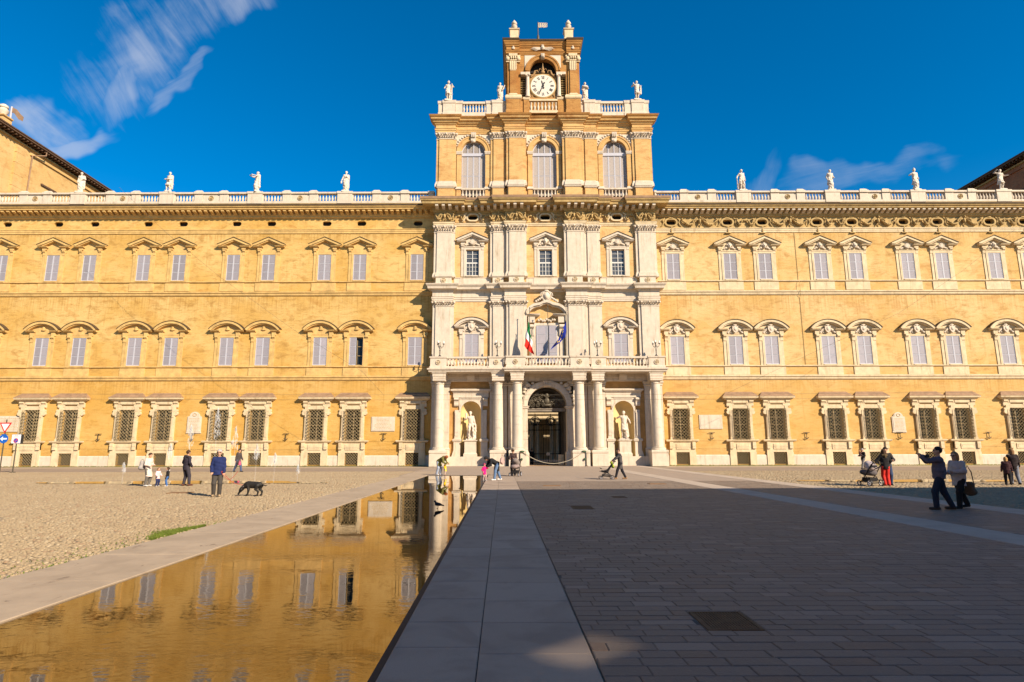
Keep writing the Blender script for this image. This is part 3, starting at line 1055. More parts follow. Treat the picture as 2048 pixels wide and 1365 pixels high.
def arched_window(trim, fancy):
    mb = MB()
    Y = YW
    z0, z1 = 11.13, 14.34
    for s in (-1, 1):
        a, b = sorted((s * .777, s * 1.02))
        mb.box(a, b, Y - .12, Y + .3, z0 - .1, z1 + .22)
        a, b = sorted((s * 1.023, s * 1.36))
        mb.box(a, b, Y - .07, Y + .2, z0 - .1, z1 - .55)
        a, b = sorted((s * 1.03, s * 1.36))
        scroll(mb, a, b, Y, z1 + .20, 1.05)
        a, b = sorted((s * .98, s * 1.45))
        mb.box(a, b, Y - .20, Y + .2, z1 + .203, z1 + .62)
        a, b = sorted((s * .86, s * 1.92))
        mb.ext_x([(Y + .1, 14.98), (Y - .28, 14.98), (Y - .38, 15.05), (Y - .46, 15.17), (Y + .1, 15.19)], a, b)
    mb.box(-1.019, 1.019, Y - .115, Y + .3, z1 + .003, z1 + .20)
    mb.box(-1.1, 1.1, Y - .05, Y + .2, z1 + .36, z1 + .48)
    half, sag = 1.95, .93
    rr = (half * half + sag * sag) / (2 * sag)
    a0 = math.asin(half / rr)
    zc = 15.20 + sag - rr
    n = 18
    mb.strip_y(arc(0, zc, rr + .06, math.pi / 2 - a0, math.pi / 2 + a0, n), arc(0, zc, rr - .20, math.pi / 2 - a0 * .98, math.pi / 2 + a0 * .98, n), Y - .50, Y + .1)
    mb.strip_y(arc(0, zc, rr - .203, math.pi / 2 - a0 * .92, math.pi / 2 + a0 * .92, n), arc(0, zc, rr - .32, math.pi / 2 - a0 * .9, math.pi / 2 + a0 * .9, n), Y - .36, Y + .1)
    mb.ext_y([(-1.5, 14.6), (1.5, 14.6)] + arc(0, zc, rr - .30, math.pi / 2 - a0 * .8, math.pi / 2 + a0 * .8, 8), Y - .03, Y + .1)
    mb.box(-1.42, 1.42, Y - .085, Y + .2, 9.965, 10.83)
    mb.box(-.72, .72, Y - .18, Y + .3, z0 - .12, z0 - .003)
    if not fancy:
        for k in range(3):
            mb.lump((0, Y - .10, 15.25 + .14 * k), (.30 - .06 * k, .12, .10))
    cap = MB()
    cap.strip_y(arc(0, zc, rr + .135, math.pi / 2 - a0, math.pi / 2 + a0, n), arc(0, zc, rr + .063, math.pi / 2 - a0, math.pi / 2 + a0, n), Y - .55, Y + .02)
    me = mb.mesh('window', trim)
    CAPS[me.name] = cap.mesh('capping', M['dark_fascia'])
    return me


def lattice(w, h, step, r=.017):
    """diagonal bars in the rectangle (0..w, 0..h), as (x0,z0,x1,z1)"""
    out = []
    c = -h
    while c < w:
        for flip in (0, 1):
            pts = []
            # line x = z + c
            for z in (0.0, h):
                x = z + c
                pts.append((x, z))
            (xa, za), (xb, zb) = pts
            if xa < 0:
                za, xa = za - xa, 0.0
            if xb > w:
                zb, xb = zb - (xb - w), w
            if zb - za > .06:
                out.append((w - xa, za, w - xb, zb) if flip else (xa, za, xb, zb))
        c += step
    return out


def ground_window_meshes(trim):
    Y = YW
    mb = MB()
    z0, z1 = 2.78, 6.18
    for s in (-1, 1):
        a, b = sorted((s * .862, s * 1.26))
        mb.box(a, b, Y - .20, Y + .2, z0 - .05, z1 + .30)
        mb.box(*sorted((s * .94, s * 1.18)), Y - .24, Y - .19, z0 + .35, z1 - .75)
        mb.box(*sorted((s * .85, s * 1.30)), Y - .25, Y + .1, z0 - .06, z0 + .22)
        # volute at the head of the strip
        ring = []
        for k in range(14):
            an = 2 * math.pi * k / 14
            ring.append((s * 1.34 + .24 * math.cos(an), z1 - .42 + .24 * math.sin(an)))
        mb.ext_y(ring, Y - .26, Y + .1)
        mb.box(*sorted((s * .98, s * 1.52)), Y - .24, Y + .1, z1 - .20, z1 + .02)
        mb.box(*sorted((s * .96, s * 1.20)), Y - .30, Y - .19, z1 - .85, z1 - .22)
        a, b = sorted((s * 1.0, s * 1.48))
        scroll(mb, a, b, Y - .05, z1 + .92, .95)
        mb.box(*sorted((s * .70, s * 1.50)), Y - .17, Y + .2, z1 + .303, z1 + .55)
        # foot brackets under the sill
        mb.box(*sorted((s * 1.05, s * 1.42)), Y - .34, Y + .1, 1.78, 2.50)
        mb.box(*sorted((s * .725, s * 1.455)), Y - .22, Y + .2, -.02, 1.40)
    mb.box(-.858, .858, Y - .14, Y + .3, z1 + .004, z1 + .42)
    mb.box(-.95, .95, Y - .20, Y + .2, z1 + .553, z1 + .95)
    mb.box(-.80, .80, Y - .25, Y - .19, z1 + .62, z1 + .86)
    mb.mould(-1.38, 1.38, Y, Y + .2, [(.25, 7.12), (.34, 7.18), (.40, 7.26), (.56, 7.32), (.58, 7.46), (.62, 7.52)])
    mb.mould(-1.42, 1.42, Y, Y + .2, [(.22, 2.50), (.33, 2.56), (.38, 2.64), (.40, 2.72), (.30, 2.765)])
    mb.box(-1.42, 1.42, Y - .18, Y + .2, 1.404, 2.495)
    mb.box(-.70, .70, Y - .24, Y - .17, 1.72, 2.30)
    mb.box(-.55, .55, Y - .26, Y - .23, 1.84, 2.18)
    surround = mb.mesh('window', trim)
    mb = MB()
    vs = [(-1.98, Y - .60, 7.523), (1.98, Y - .60, 7.523), (1.46, Y + .02, 8.05), (-1.46, Y + .02, 8.05), (-1.98, Y + .02, 7.523), (1.98, Y + .02, 7.523)]
    mb.add(vs, [(0, 1, 2, 3), (0, 3, 4), (1, 5, 2), (0, 4, 5, 1)])
    hood = mb.mesh('hood_capping', M['lead'])
    # cage
    mb = MB()
    w, h, d = 1.70, 3.36, .26
    for xa, za, xb, zb in lattice(w, h, .36):
        mb.tube([(xa - w / 2, Y - .20 - d, z0 + za), (xb - w / 2, Y - .20 - d, z0 + zb)], .027, 4)
    for s in (-1, 1):
        for xa, za, xb, zb in lattice(d, h, .36):
            mb.tube([(s * w / 2, Y - .20 - xa, z0 + za), (s * w / 2, Y - .20 - xb, z0 + zb)], .024, 4)
        mb.tube([(s * w / 2, Y - .20 - d, z0), (s * w / 2, Y - .20 - d, z0 + h)], .022, 4)
    for z in (z0, z0 + h):
        mb.tube([(-w / 2, Y - .20 - d, z), (w / 2, Y - .20 - d, z)], .022, 4)
    cage = mb.mesh('grille', M['grille'])
    mb = MB()
    w, h = 1.42, 1.22
    for xa, za, xb, zb in lattice(w, h, .30):
        mb.tube([(xa - w / 2, Y - .10, .13 + za), (xb - w / 2, Y - .10, .13 + zb)], .026, 4)
    low = mb.mesh('basement_grille', M['grille'])
    mb = MB()
    mb.box(-.86, .86, Y + .34, Y + .37, z0, z1)
    pane = mb.mesh('pane', M['glass'])
    mb = MB()
    for x in (-.80, 0, .80):
        mb.box(x - .055, x + .055, Y + .24, Y + .335, z0, z1)
    for z in (z0 + .06, z0 + .85, z0 + 1.65, z0 + 2.45, z1 - .06):
        mb.box(-.74, -.06, Y + .25, Y + .33, z - .035, z + .035)
        mb.box(.06, .74, Y + .25, Y + .33, z - .035, z + .035)
    sash = mb.mesh('sash', M['window_wood'])
    mb = MB()
    mb.box(-.72, .72, Y + .34, Y + .38, .12, 1.36)
    back = mb.mesh('basement_opening', M['void'])
    return surround, [hood, cage, low, pane, sash, back]


def plain_pane(w, z0, z1, y, mat=None):
    mb = MB()
    mb.box(-w, w, y, y + .03, z0, z1)
    return mb.mesh('pane', mat or M['glass'])


RELIEF = {k: relief_mesh('relief', M['white'], k, i) for i, k in enumerate(('mask', 'shield', 'shell'))}


def place(mesh, subs, x, dy=0.0, dz=0.0, name='window'):
    o = link(name, mesh, P_, loc=(x, dy, dz))
    for s in subs + ([CAPS[mesh.name]] if mesh.name in CAPS else []):
        link(s.name.split('.')[0], s, o, True)
    return o


def leaf(o, me, x, y, z, mirror=False, swing=0.0):
    s = link('shutter', me, o, True, loc=(x, y, z))
    if mirror:
        s.rotation_euler = (0, 0, math.pi + swing)
        s.scale = (1, -1, 1)
    else:
        s.rotation_euler = (0, 0, -swing)
    return s


W2 = {True: pediment_window('p', M['ochre_trim'], False), False: pediment_window('p', M['cream'], True)}
W1 = {True: arched_window(M['ochre_trim'], False), False: arched_window(M['cream'], True)}
W0 = {True: ground_window_meshes(M['cream']), False: ground_window_meshes(M['cream'])}
DARK2 = plain_pane(.75, 21.05, 24.16, YW + .36)
DARK1 = plain_pane(.775, 11.13, 14.34, YW + .36)

for x in ALL_X:
    left = x < AX
    o = place(W2[left], [DARK2], x)
    leaf(o, SH2, -.748, YW - .02, 21.06)
    leaf(o, SH2, .748, YW - .02, 21.06, True)
    if not left:
        c = link('carving', RELIEF[random.choice(('mask', 'shell'))], o, True, loc=(0, YW, 24.55))
        c.scale = (1.15, 1.3, 1.25)
    o = place(W1[left], [DARK1], x)
    leaf(o, SH1, -.772, YW - .02, 11.14)
    if abs(x + 17.78) < .1:      # the one half-open leaf
        leaf(o, SH1, .772, YW - .02, 11.14, True, R(-80))
        mb = MB()
        for z in (11.2, 12.25, 13.3, 14.27):
            mb.box(.03, .74, YW + .24, YW + .33, z - .035, z + .035)
        mb.box(.70, .77, YW + .24, YW + .33, 11.14, 14.33)
        mb.box(.0, .07, YW + .24, YW + .33, 11.14, 14.33)
        mb.build('sash', M['window_wood'], o, local=True)
    else:
        leaf(o, SH1, .772, YW - .02, 11.14, True)
    if not left:
        c = link('carving', RELIEF['shield'], o, True, loc=(0, YW, 14.66))
        c.scale = (1.3, 1.3, 1.2)
    s, subs = W0[left]
    place(s, subs, x)

# oval attic openings
def pill(rx, rz, n=10):
    k = rx - rz
    return [(k + rz * math.cos(a), rz * math.sin(a)) for a in np.linspace(-math.pi / 2, math.pi / 2, n)] + \
           [(-k + rz * math.cos(a), rz * math.sin(a)) for a in np.linspace(math.pi / 2, 3 * math.pi / 2, n)]


def pill_plate(rx, rz, bx, bz, y0, y1, n=10):
    """rectangular plate with a pill-shaped hole"""
    inner = pill(rx, rz, n)
    outer = []
    for x, z in inner:
        t = max(abs(x) / bx, abs(z) / bz)
        outer.append((x / t, z / t))
    mb = MB()
    mb.strip_y(outer, inner, y0, y1, True)
    return mb


for lft, mat in ((True, M['wall']), (False, M['cornice'])):
    mb = pill_plate(.54, .29, .57, .32, YW + .003, YW + .2)
    plate = mb.mesh('oculus', mat)
    mb = MB()
    mb.box(-.56, .56, YW + .42, YW + .45, 27.68, 28.30)
    back = mb.mesh('oculus_opening', M['void'])
    mb = MB()
    ri = [(x, z + 27.99) for x, z in pill(.58, .33)]
    ro = [(x, z + 27.99) for x, z in pill(.78, .50)]
    mb.strip_y(ro, ri, YW - .16, YW + .05, True)
    for s in (-1, 1):
        mb.tube([(s * .72, YW - .10, 28.50), (s * .98, YW - .14, 28.25), (s * .86, YW - .12, 27.95), (s * 1.02, YW - .10, 27.62), (s * 1.20, YW - .08, 27.50)], [.09, .11, .08, .09, .05], 6)
    mb.lump((0, YW - .14, 28.52), (.35, .10, .10))
    mb.lump((0, YW - .10, 27.46), (.28, .08, .08))
    ring = mb.mesh('oculus_surround', M['cornice'], 50)
    for x in (LEFT_X if lft else RIGHT_X):
        o = link('oculus', plate, P_, loc=(x, 0, 27.99))
        link('oculus_opening', back, o, True, loc=(0, 0, -27.99))
        if not lft:
            link('oculus_surround', ring, o, True, loc=(0, 0, -27.99))


def garland_mesh(w, mat, eagle=True):
    """frieze relief: spread-winged bird over hanging swags"""
    mb = MB()
    if eagle:
        mb.lump((0, -.16, .62), (.16, .14, .30), 8, 5)
        mb.lump((.05, -.22, 1.00), (.10, .10, .13), 7, 5)
        mb.tube([(.10, -.26, 1.0), (.22, -.28, .95)], .045, 5, .015)
        for s in (-1, 1):
            for k in range(5):
                mb.tube([(s * .12, -.14, .78), (s * (.34 + .09 * k), -.17, .98 - .07 * k), (s * (.62 + .05 * k), -.10, .70 - .14 * k)], [.06, .09, .03], 5)
            mb.tube([(s * .10, -.12, .34), (s * .20, -.12, .12)], .07, 5, .04)
    if not eagle:
        mb.lump((0, -.10, .74), (.40, .09, .12), 8, 5)
    for s in (-1, 1):
        pts = []
        for k in range(9):
            t = k / 8
            x = s * (.30 + (w / 2 - .34) * t)
            pts.append((x, -.13, .78 - .52 * math.sin(math.pi * t) - .05 * t))
        mb.tube(pts, [.05 + .08 * math.sin(math.pi * k / 8) for k in range(9)], 7)
        for k in range(1, 8):
            mb.lump((pts[k][0], -.20, pts[k][2] + .04 * (-1) ** k), (.09, .07, .07), 6, 4)
        mb.tube([(s * (w / 2 - .06), -.12, .80), (s * (w / 2 - .02), -.10, .30)], .07, 5, .03)
        mb.lump((s * (w / 2 - .05), -.12, .86), (.12, .09, .10))
    return mb.mesh('frieze_relief', mat, 50)


mb = MB()
mb.wall(BR + .01, 72.3, 27.33, 28.615, YW - .03, [(x - .60, x + .60, 27.65, 28.33) for x in RIGHT_X], .06)
mb.build('shaded_frieze_band', M['cornice'], P_)  # darker sheet whose colour stands for the cornice's shade on the frieze
G_BIG = garland_mesh(3.9, M['cornice'])
G_SMALL = garland_mesh(1.9, M['cornice'], False)
for i in range(len(RIGHT_X) - 1):
    a, b = RIGHT_X[i], RIGHT_X[i + 1]
    o = link('frieze_relief', G_BIG if b - a > 5 else G_SMALL, P_, loc=((a + b) / 2, YW - .02, 27.38))
    o.scale = (1.06, 1.5, 1.12)
for x in RIGHT_X:       # the little drop under every opening
    mb = MB()
    mb.box(x - .32, x + .32, YW - .22, YW + .05, 26.62, 26.715)
    mb.box(x - .05, x + .05, YW - .21, YW + .05, 26.75, 27.4)
    mb.build('guttae', M['cornice'], P_)

# balustrade on the wings
BAL = [(.085, 0), (.085, .06), (.06, .10), (.075, .16), (.118, .34), (.105, .46), (.055, .64), (.05, .74), (.075, .80), (.06, .84), (.09, .88), (.09, .96)]


def baluster_mesh(h, r, mat, n=8):
    mb = MB()
    mb.lathe([(a * r, b * h / .96) for a, b in BAL], 0, 0, 0, n)
    return mb.mesh('baluster', mat, 40)


BALM = baluster_mesh(1.02, 1.15, M['white'])


def emblem(x, y, z, r, parent=None, mat=None):
    mb = MB()
    ring = [(x + r * math.cos(a), y - .05, z + r * math.sin(a)) for a in np.linspace(0, 2 * math.pi, 17)]
    mb.tube(ring, r * .14, 5)
    for k in range(5):
        a = 2 * math.pi * k / 5 + .4
        mb.lump((x + .42 * r * math.cos(a), y - .05, z + .42 * r * math.sin(a)), (.26 * r, .06, .22 * r), 6, 4)
    mb.lump((x, y - .06, z), (.22 * r, .07, .22 * r), 6, 4)
    return mb.build('emblem', mat or M['cornice'], parent, 50, local=parent is not None and parent is not P_)


def balustrade_run(x0, x1, pairs, singles):
    """pairs: centres of window pairs carrying a statue pier"""
    Y = YW - .20
    mb = MB()
    mb.box(x0, x1, Y - .14, Y + .36, 30.42, 30.68)
    mb.box(x0, x1, Y - .16, Y + .38, 31.62, 31.78)
    mb.box(x0, x1, Y - .10, Y + .32, 31.782, 31.84)
    solid = []
    for c in pairs:
        solid.append((c - .88, c + .88))
    allb = []
    for c in pairs:
        allb += [(c - .98 - 2.2, c - .98), (c + .98, c + .98 + 2.2)]
    for a, b in singles:
        allb.append((a, b))
    allb = sorted((max(a, x0), min(b, x1)) for a, b in allb if b > x0 and a < x1)
    o = None
    # solid panels wherever there are no balusters
    cur = x0
    mb2 = MB()
    gaps = []
    for a, b in allb:
        if a - cur > .05:
            gaps.append((cur, a))
        cur = max(cur, b)
    if x1 - cur > .05:
        gaps.append((cur, x1))
    for a, b in gaps:
        mb.box(a + .001, b - .001, Y + .0, Y + .22, 30.683, 31.617)
    root = mb.build('balustrade', M['white'], P_)
    for a, b in gaps:
        w = b - a
        if w < 2.6:
            m2 = MB()
            m2.box(a + .12, b - .12, Y - .20, Y + .42, 30.38, 31.617)
            m2.box(a + .06, b - .06, Y - .26, Y + .48, 31.60, 31.86)
            m2.build('pier', M['white'], root, local=True)
        else:
            for c in (a + .55, b - .55):
                m2 = MB()
                m2.box(c - .48, c + .48, Y - .09, Y + .30, 30.67, 31.617)
                m2.box(c - .53, c + .53, Y - .22, Y + .44, 31.60, 31.88)
                m2.mould(c - .34, c + .34, Y - .02, Y + .22, [(.10, 31.881), (.10, 31.95), (.02, 32.06), (-.06, 32.12)])
                m2.build('pier', M['white'], root, local=True)
            emblem((a + b) / 2, Y, 31.12, .27, root)
    for a, b in allb:
        n = max(2, int((b - a) / .36))
        for i in range(n):
            x = a + (i + .5) * (b - a) / n
            link('baluster', BALM, root, True, loc=(x, Y + .11, 30.64))
    return root


LP = [-61.7, -51.42, -40.90, -30.46, -19.83]
RP = [27.31, 37.83, 47.93, 58.07]
balustrade_run(-64.0, BL - .15, LP, [(-12.2, -10.0)])
balustrade_run(BR + .15, 72.0, RP, [(17.1, 19.75), (66, 68)])

# downpipe on the right wing
mb = MB()
mb.tube([(33.05, YW - .05, 26.7), (33.05, YW - .05, 21.0), (33.05, YW - .29, 20.6), (33.05, YW - .29, 19.3), (33.05, YW - .05, 18.9), (33.05, YW - .05, 11.1)], .022, 6)
mb.build('downpipe', M['cornice'], P_)
# ------------------------------------------------------------------ middle block and clock tower
def X(r):
    return AX + r


W = M['white']
# wall of the three storeys
holes = [(X(-2.2), X(2.2), 0, 8.76)]
for s in (-1, 1):
    holes.append((X(s * 8.38) - 1.18, X(s * 8.38) + 1.18, 1.0, 7.0))
    holes.append((X(s * 8.37) - .80, X(s * 8.37) + .80, 11.2, 14.5))
holes.append((X(.05) - 1.15, X(.05) + 1.15, 11.2, 15.45))
for c in (-8.37, .05, 8.37):
    holes.append((X(c) - .77, X(c) + .77, 21.35, 24.35))
    holes.append((X(c) - .60, X(c) + .60, 27.98, 28.62))
mb = MB()
mb.wall(BL, BR, 9.06, 30.4, YB, [h for h in holes if h[2] > 9], .5)
mb.build('block_wall', M['wall_mid'], P_)
mb = MB()
mb.wall(BL, BR, 0, 9.05, YB, [h for h in holes if h[2] < 9], 1.3)
mb.build('ground_storey_wall', M['niche_wall'], P_)
mb = MB()     # body behind, with the carriage passage left open
for a, b in ((BL, X(-2.6)), (X(2.6), BR)):
    mb.box(a + .001, b, YB + 1.35, YB + 14, 0, 9.2)
mb.box(BL + .001, BR - .001, YB + .55, YB + 14, 9.2, 30.3)
for a in (BL, BR):
    mb.add([(a, YB, 0), (a, YB + 14, 0), (a, YB + 14, 30.4), (a, YB, 30.4)], [(0, 1, 2, 3)])
mb.build('block_body', M['wall_mid'], P_)

SEG = [(-12.8, -10.55, .40), (-10.55, -6.15, .0), (-6.15, -4.62, .40), (-4.62, -2.30, .72), (-2.30, 2.30, .0),
       (2.30, 4.62, .72), (4.62, 6.15, .40), (6.15, 10.55, .0), (10.55, 12.8, .40)]


def broken(name, prof, mat, skip=False, centre=None):
    """moulding that breaks forward over every pilaster"""
    mb = MB()
    for i, (a, b, off) in enumerate(SEG):
        if skip and off == 0:
            continue
        dz = off * .008 + (.0015 if a > 0 else 0)
        rl = i == 0 or off > SEG[i - 1][2]
        rr = i == len(SEG) - 1 or off > SEG[i + 1][2]
        mb.mould(X(a), X(b), YB - off, YB + .45, [(p, z + dz) for p, z in (centre if centre and i == 4 else prof)], rl, rr)
    return mb.build(name, mat, P_)


def capital(x0, x1, yf, yb, z0, z1, mat, ionic=False):
    """leafy capital over a flat shaft"""
    mb = MB()
    h = z1 - z0
    w = x1 - x0
    mb.mould(x0, x1, yf, yb, [(.0, z0), (.05, z0 + .02), (.05, z0 + .08), (.0, z0 + .10), (.02, z0 + h * .4), (.10, z1 - .16)])
    mb.mould(x0, x1, yf, yb, [(.12, z1 - .158), (.16, z1 - .10), (.18, z1)])
    n = max(2, int(round(w / .30)))
    for row in (0, 1):
        for i in range(n + row):
            x = x0 + (i + .5 - .5 * row) * w / n
            z = z0 + .10 + h * (.14 + .27 * row)
            mb.lump((x, yf - .05, z + .10), (w / n * .40, .07, h * .17), 6, 4)
            mb.lump((x, yf - .17 - .04 * row, z + h * .20), (w / n * .32, .09, h * .07), 6, 4)
    for x in (x0 - .04, x1 + .04, (x0 + x1) / 2):
        mb.lump((x, yf - .22, z1 - h * .24), (.13, .12, .12), 7, 5)
    return mb.mesh('capital', mat, 50)


def pilaster(a, b, off, zb0, zb1, zc0, zc1, mat, capmat=None, ped=None):
    """base, shaft with a stepped backing strip, capital"""
    x0, x1 = X(a), X(b)
    yf = YB - off
    mb = MB()
    mb.box(x0, x1, yf, YB + .3, zb1, zc0)
    w = x1 - x0
    t = min(.30, w * .17)
    mb.box(x0 - .34, x1 + .34, yf + .13, YB + .3, zb1, zc0)
    o = mb.build('pilaster', mat, P_)
    mb = MB()
    mb.mould(x0, x1, yf, YB + .3, [(.16, zb0), (.16, zb0 + (zb1 - zb0) * .35), (.12, zb0 + (zb1 - zb0) * .42), (.13, zb0 + (zb1 - zb0) * .62), (.05, zb0 + (zb1 - zb0) * .74), (.06, zb0 + (zb1 - zb0) * .9), (.0, zb1)])
    mb.mould(x0 - .34, x1 + .34, yf + .13, YB + .3, [(.12, zb0 - .002), (.12, zb0 + (zb1 - zb0) * .36), (.05, zb0 + (zb1 - zb0) * .74), (.0, zb1)])
    mb.build('base', W, o, local=True)
    link('capital', capital(x0, x1, yf, YB + .3, zc0, zc1, capmat or W), o, True)
    link('capital', capital(x0 - .34, x1 + .34, yf + .13, YB + .3, zc0 + .004, zc1 - .006, capmat or W), o, True)
    return o


PIL = [(-12.45, -10.75, .40), (-5.98, -4.85, .40), (-4.12, -2.50, .72), (2.50, 4.12, .72), (4.85, 5.98, .40), (10.75, 12.45, .40)]

# ---- ground storey: podium, columns, niches, portal
mb = MB()
for a, b in ((-12.85, -2.3), (2.3, 12.85)):
    mb.box(X(a), X(b), YB - .85, YB + .2, -.02, .98)
mb.build('podium', W, P_)
COLS = [(-11.72, 1.35, .56), (-5.35, 1.35, .54), (-3.28, 1.75, .58), (3.40, 1.75, .58), (5.45, 1.35, .54), (11.72, 1.35, .56)]
for cx, out, r in COLS:
    x, y = X(cx), YB - out
    mb = MB()
    prof = [(r, 0)] + [(r * (1 - .15 * (t ** 1.8)), 6.75 * t) for t in (.2, .35, .5, .65, .8, .9, 1.0)]
    mb.lathe(prof, x, y, 1.98, 24)
    o = mb.build('column', W, P_, 40)
    mb = MB()
    mb.lathe([(r * 1.36, 0), (r * 1.38, .10), (r * 1.20, .14), (r * 1.16, .18), (r * 1.22, .24), (r * 1.02, .30)], x, y, 1.675, 24)
    mb.build('base', W, o, 40, local=True)
    mb = MB()
    k = r * .86
    mb.lathe([(k, 0), (k * 1.10, .04), (k * 1.10, .09), (k, .12), (k, .24), (k * 1.24, .36)], x, y, 8.68, 24)
    mb.box(x - k * 1.42, x + k * 1.42, y - k * 1.42, y + k * 1.42, 9.042, 9.20)
    mb.build('capital', W, o, 40, local=True)
    mb = MB()
    g = r * 1.55
    mb.box(x - g, x + g, y - g, YB + .1, -.02, 1.30)
    mb.mould(x - g + .03, x + g - .03, y - g + .03, YB + .1, [(.0, 1.30), (.06, 1.38), (.06, 1.58), (.0, 1.66)])
    mb.build('pedestal', W, o, local=True)
    # flat pilaster behind
    mb = MB()
    mb.box(x - r * 1.75, x + r * 1.75, YB - .30, YB + .2, .97, 8.60)
    mb.mould(x - r * 1.75, x + r * 1.75, YB - .30, YB + .2, [(.10, .975), (.10, 1.7), (.14, 1.75), (.0, 1.95)])
    mb.mould(x - r * 1.75, x + r * 1.75, YB - .30, YB + .2, [(.0, 8.601), (.08, 8.72), (.02, 8.80), (.14, 8.98), (.14, 9.12)])
    mb.build('pilaster', W, P_)

# entablature and balcony
mb = MB()
mb.mould(X(-12.75), X(12.75), YB - .26, YB + .3, [(.0, 9.125), (.06, 9.20), (.06, 9.50), (.12, 9.56), (.12, 9.93)])
mb.build('entablature', W, P_)
for cx, out, r in COLS:
    mb = MB()
    x = X(cx)
    mb.mould(x - r * 1.1, x + r * 1.1, YB - out - r * 1.0, YB - .2, [(.0, 9.203), (.05, 9.26), (.05, 9.46), (.09, 9.52), (.09, 9.78), (.16, 9.84), (.18, 9.93)])
    mb.build('entablature_block', W, P_)
mb = MB()
for a, b, f, dz in ((-12.75, 12.75, 2.05, 0), (-4.55, 4.55, 2.52, .004)):
    mb.mould(X(a), X(b), YB - f, YB + .1, [(.0, 9.932 + dz), (.10, 10.0 + dz), (.12, 10.14 + dz), (.24, 10.22 + dz), (.26, 10.36 + dz), (.05, 10.44 + dz)])
balcony = mb.build('balcony', W, P_)
BALB = baluster_mesh(.82, 1.05, W)
PIERS = [(-12.7, -10.95, 2.0), (-6.35, -4.75, 2.0), (-4.45, -2.45, 2.45), (2.45, 4.45, 2.45), (4.75, 6.35, 2.0), (10.95, 12.7, 2.0)]
for a, b, f in PIERS:
    mb = MB()
    mb.mould(X(a), X(b), YB - f, YB - f + .42, [(.06, 10.44), (.06, 10.60), (.0, 10.66), (.0, 11.46), (.08, 11.52), (.10, 11.68)])
    o = mb.build('pier', W, balcony, local=True)
    emblem(X((a + b) / 2), YB - f - .02, 11.05, .24, balcony, M['cream'])
for a, b, f in ((-10.95, -6.35, 1.95), (-2.45, 2.45, 2.40), (6.35, 10.95, 1.95)):
    mb = MB()
    mb.box(X(a), X(b), YB - f - .02, YB - f + .34, 10.435, 10.62)
    mb.box(X(a), X(b), YB - f - .06, YB - f + .38, 11.46, 11.66)
    n = int((b - a) / .34)
    mb.build('rail', W, balcony, local=True)
    for i in range(n):
        link('baluster', BALB, balcony, True, loc=(X(a) + (i + .5) * (b - a) / n, YB - f + .16, 10.63))
for s in (-1, 1):        # short returns at the ends
    mb = MB()
    x = X(s * 12.55)
    mb.box(x - .15, x + .15, YB - 1.57, YB + .05, 10.43, 11.64)
    mb.build('pier', W, balcony, local=True)

# brackets on the soffit between the columns
for s in (-1, 1):
    mb = MB()
    x = X(s * 8.38)
    mb.ext_x([(YB - .30, 9.25), (YB - .30, 9.92), (YB - .80, 9.92), (YB - .80, 9.70), (YB - .62, 9.5), (YB - .44, 9.25)], x - .42, x + .42)
    mb.build('soffit_bracket', W, P_)

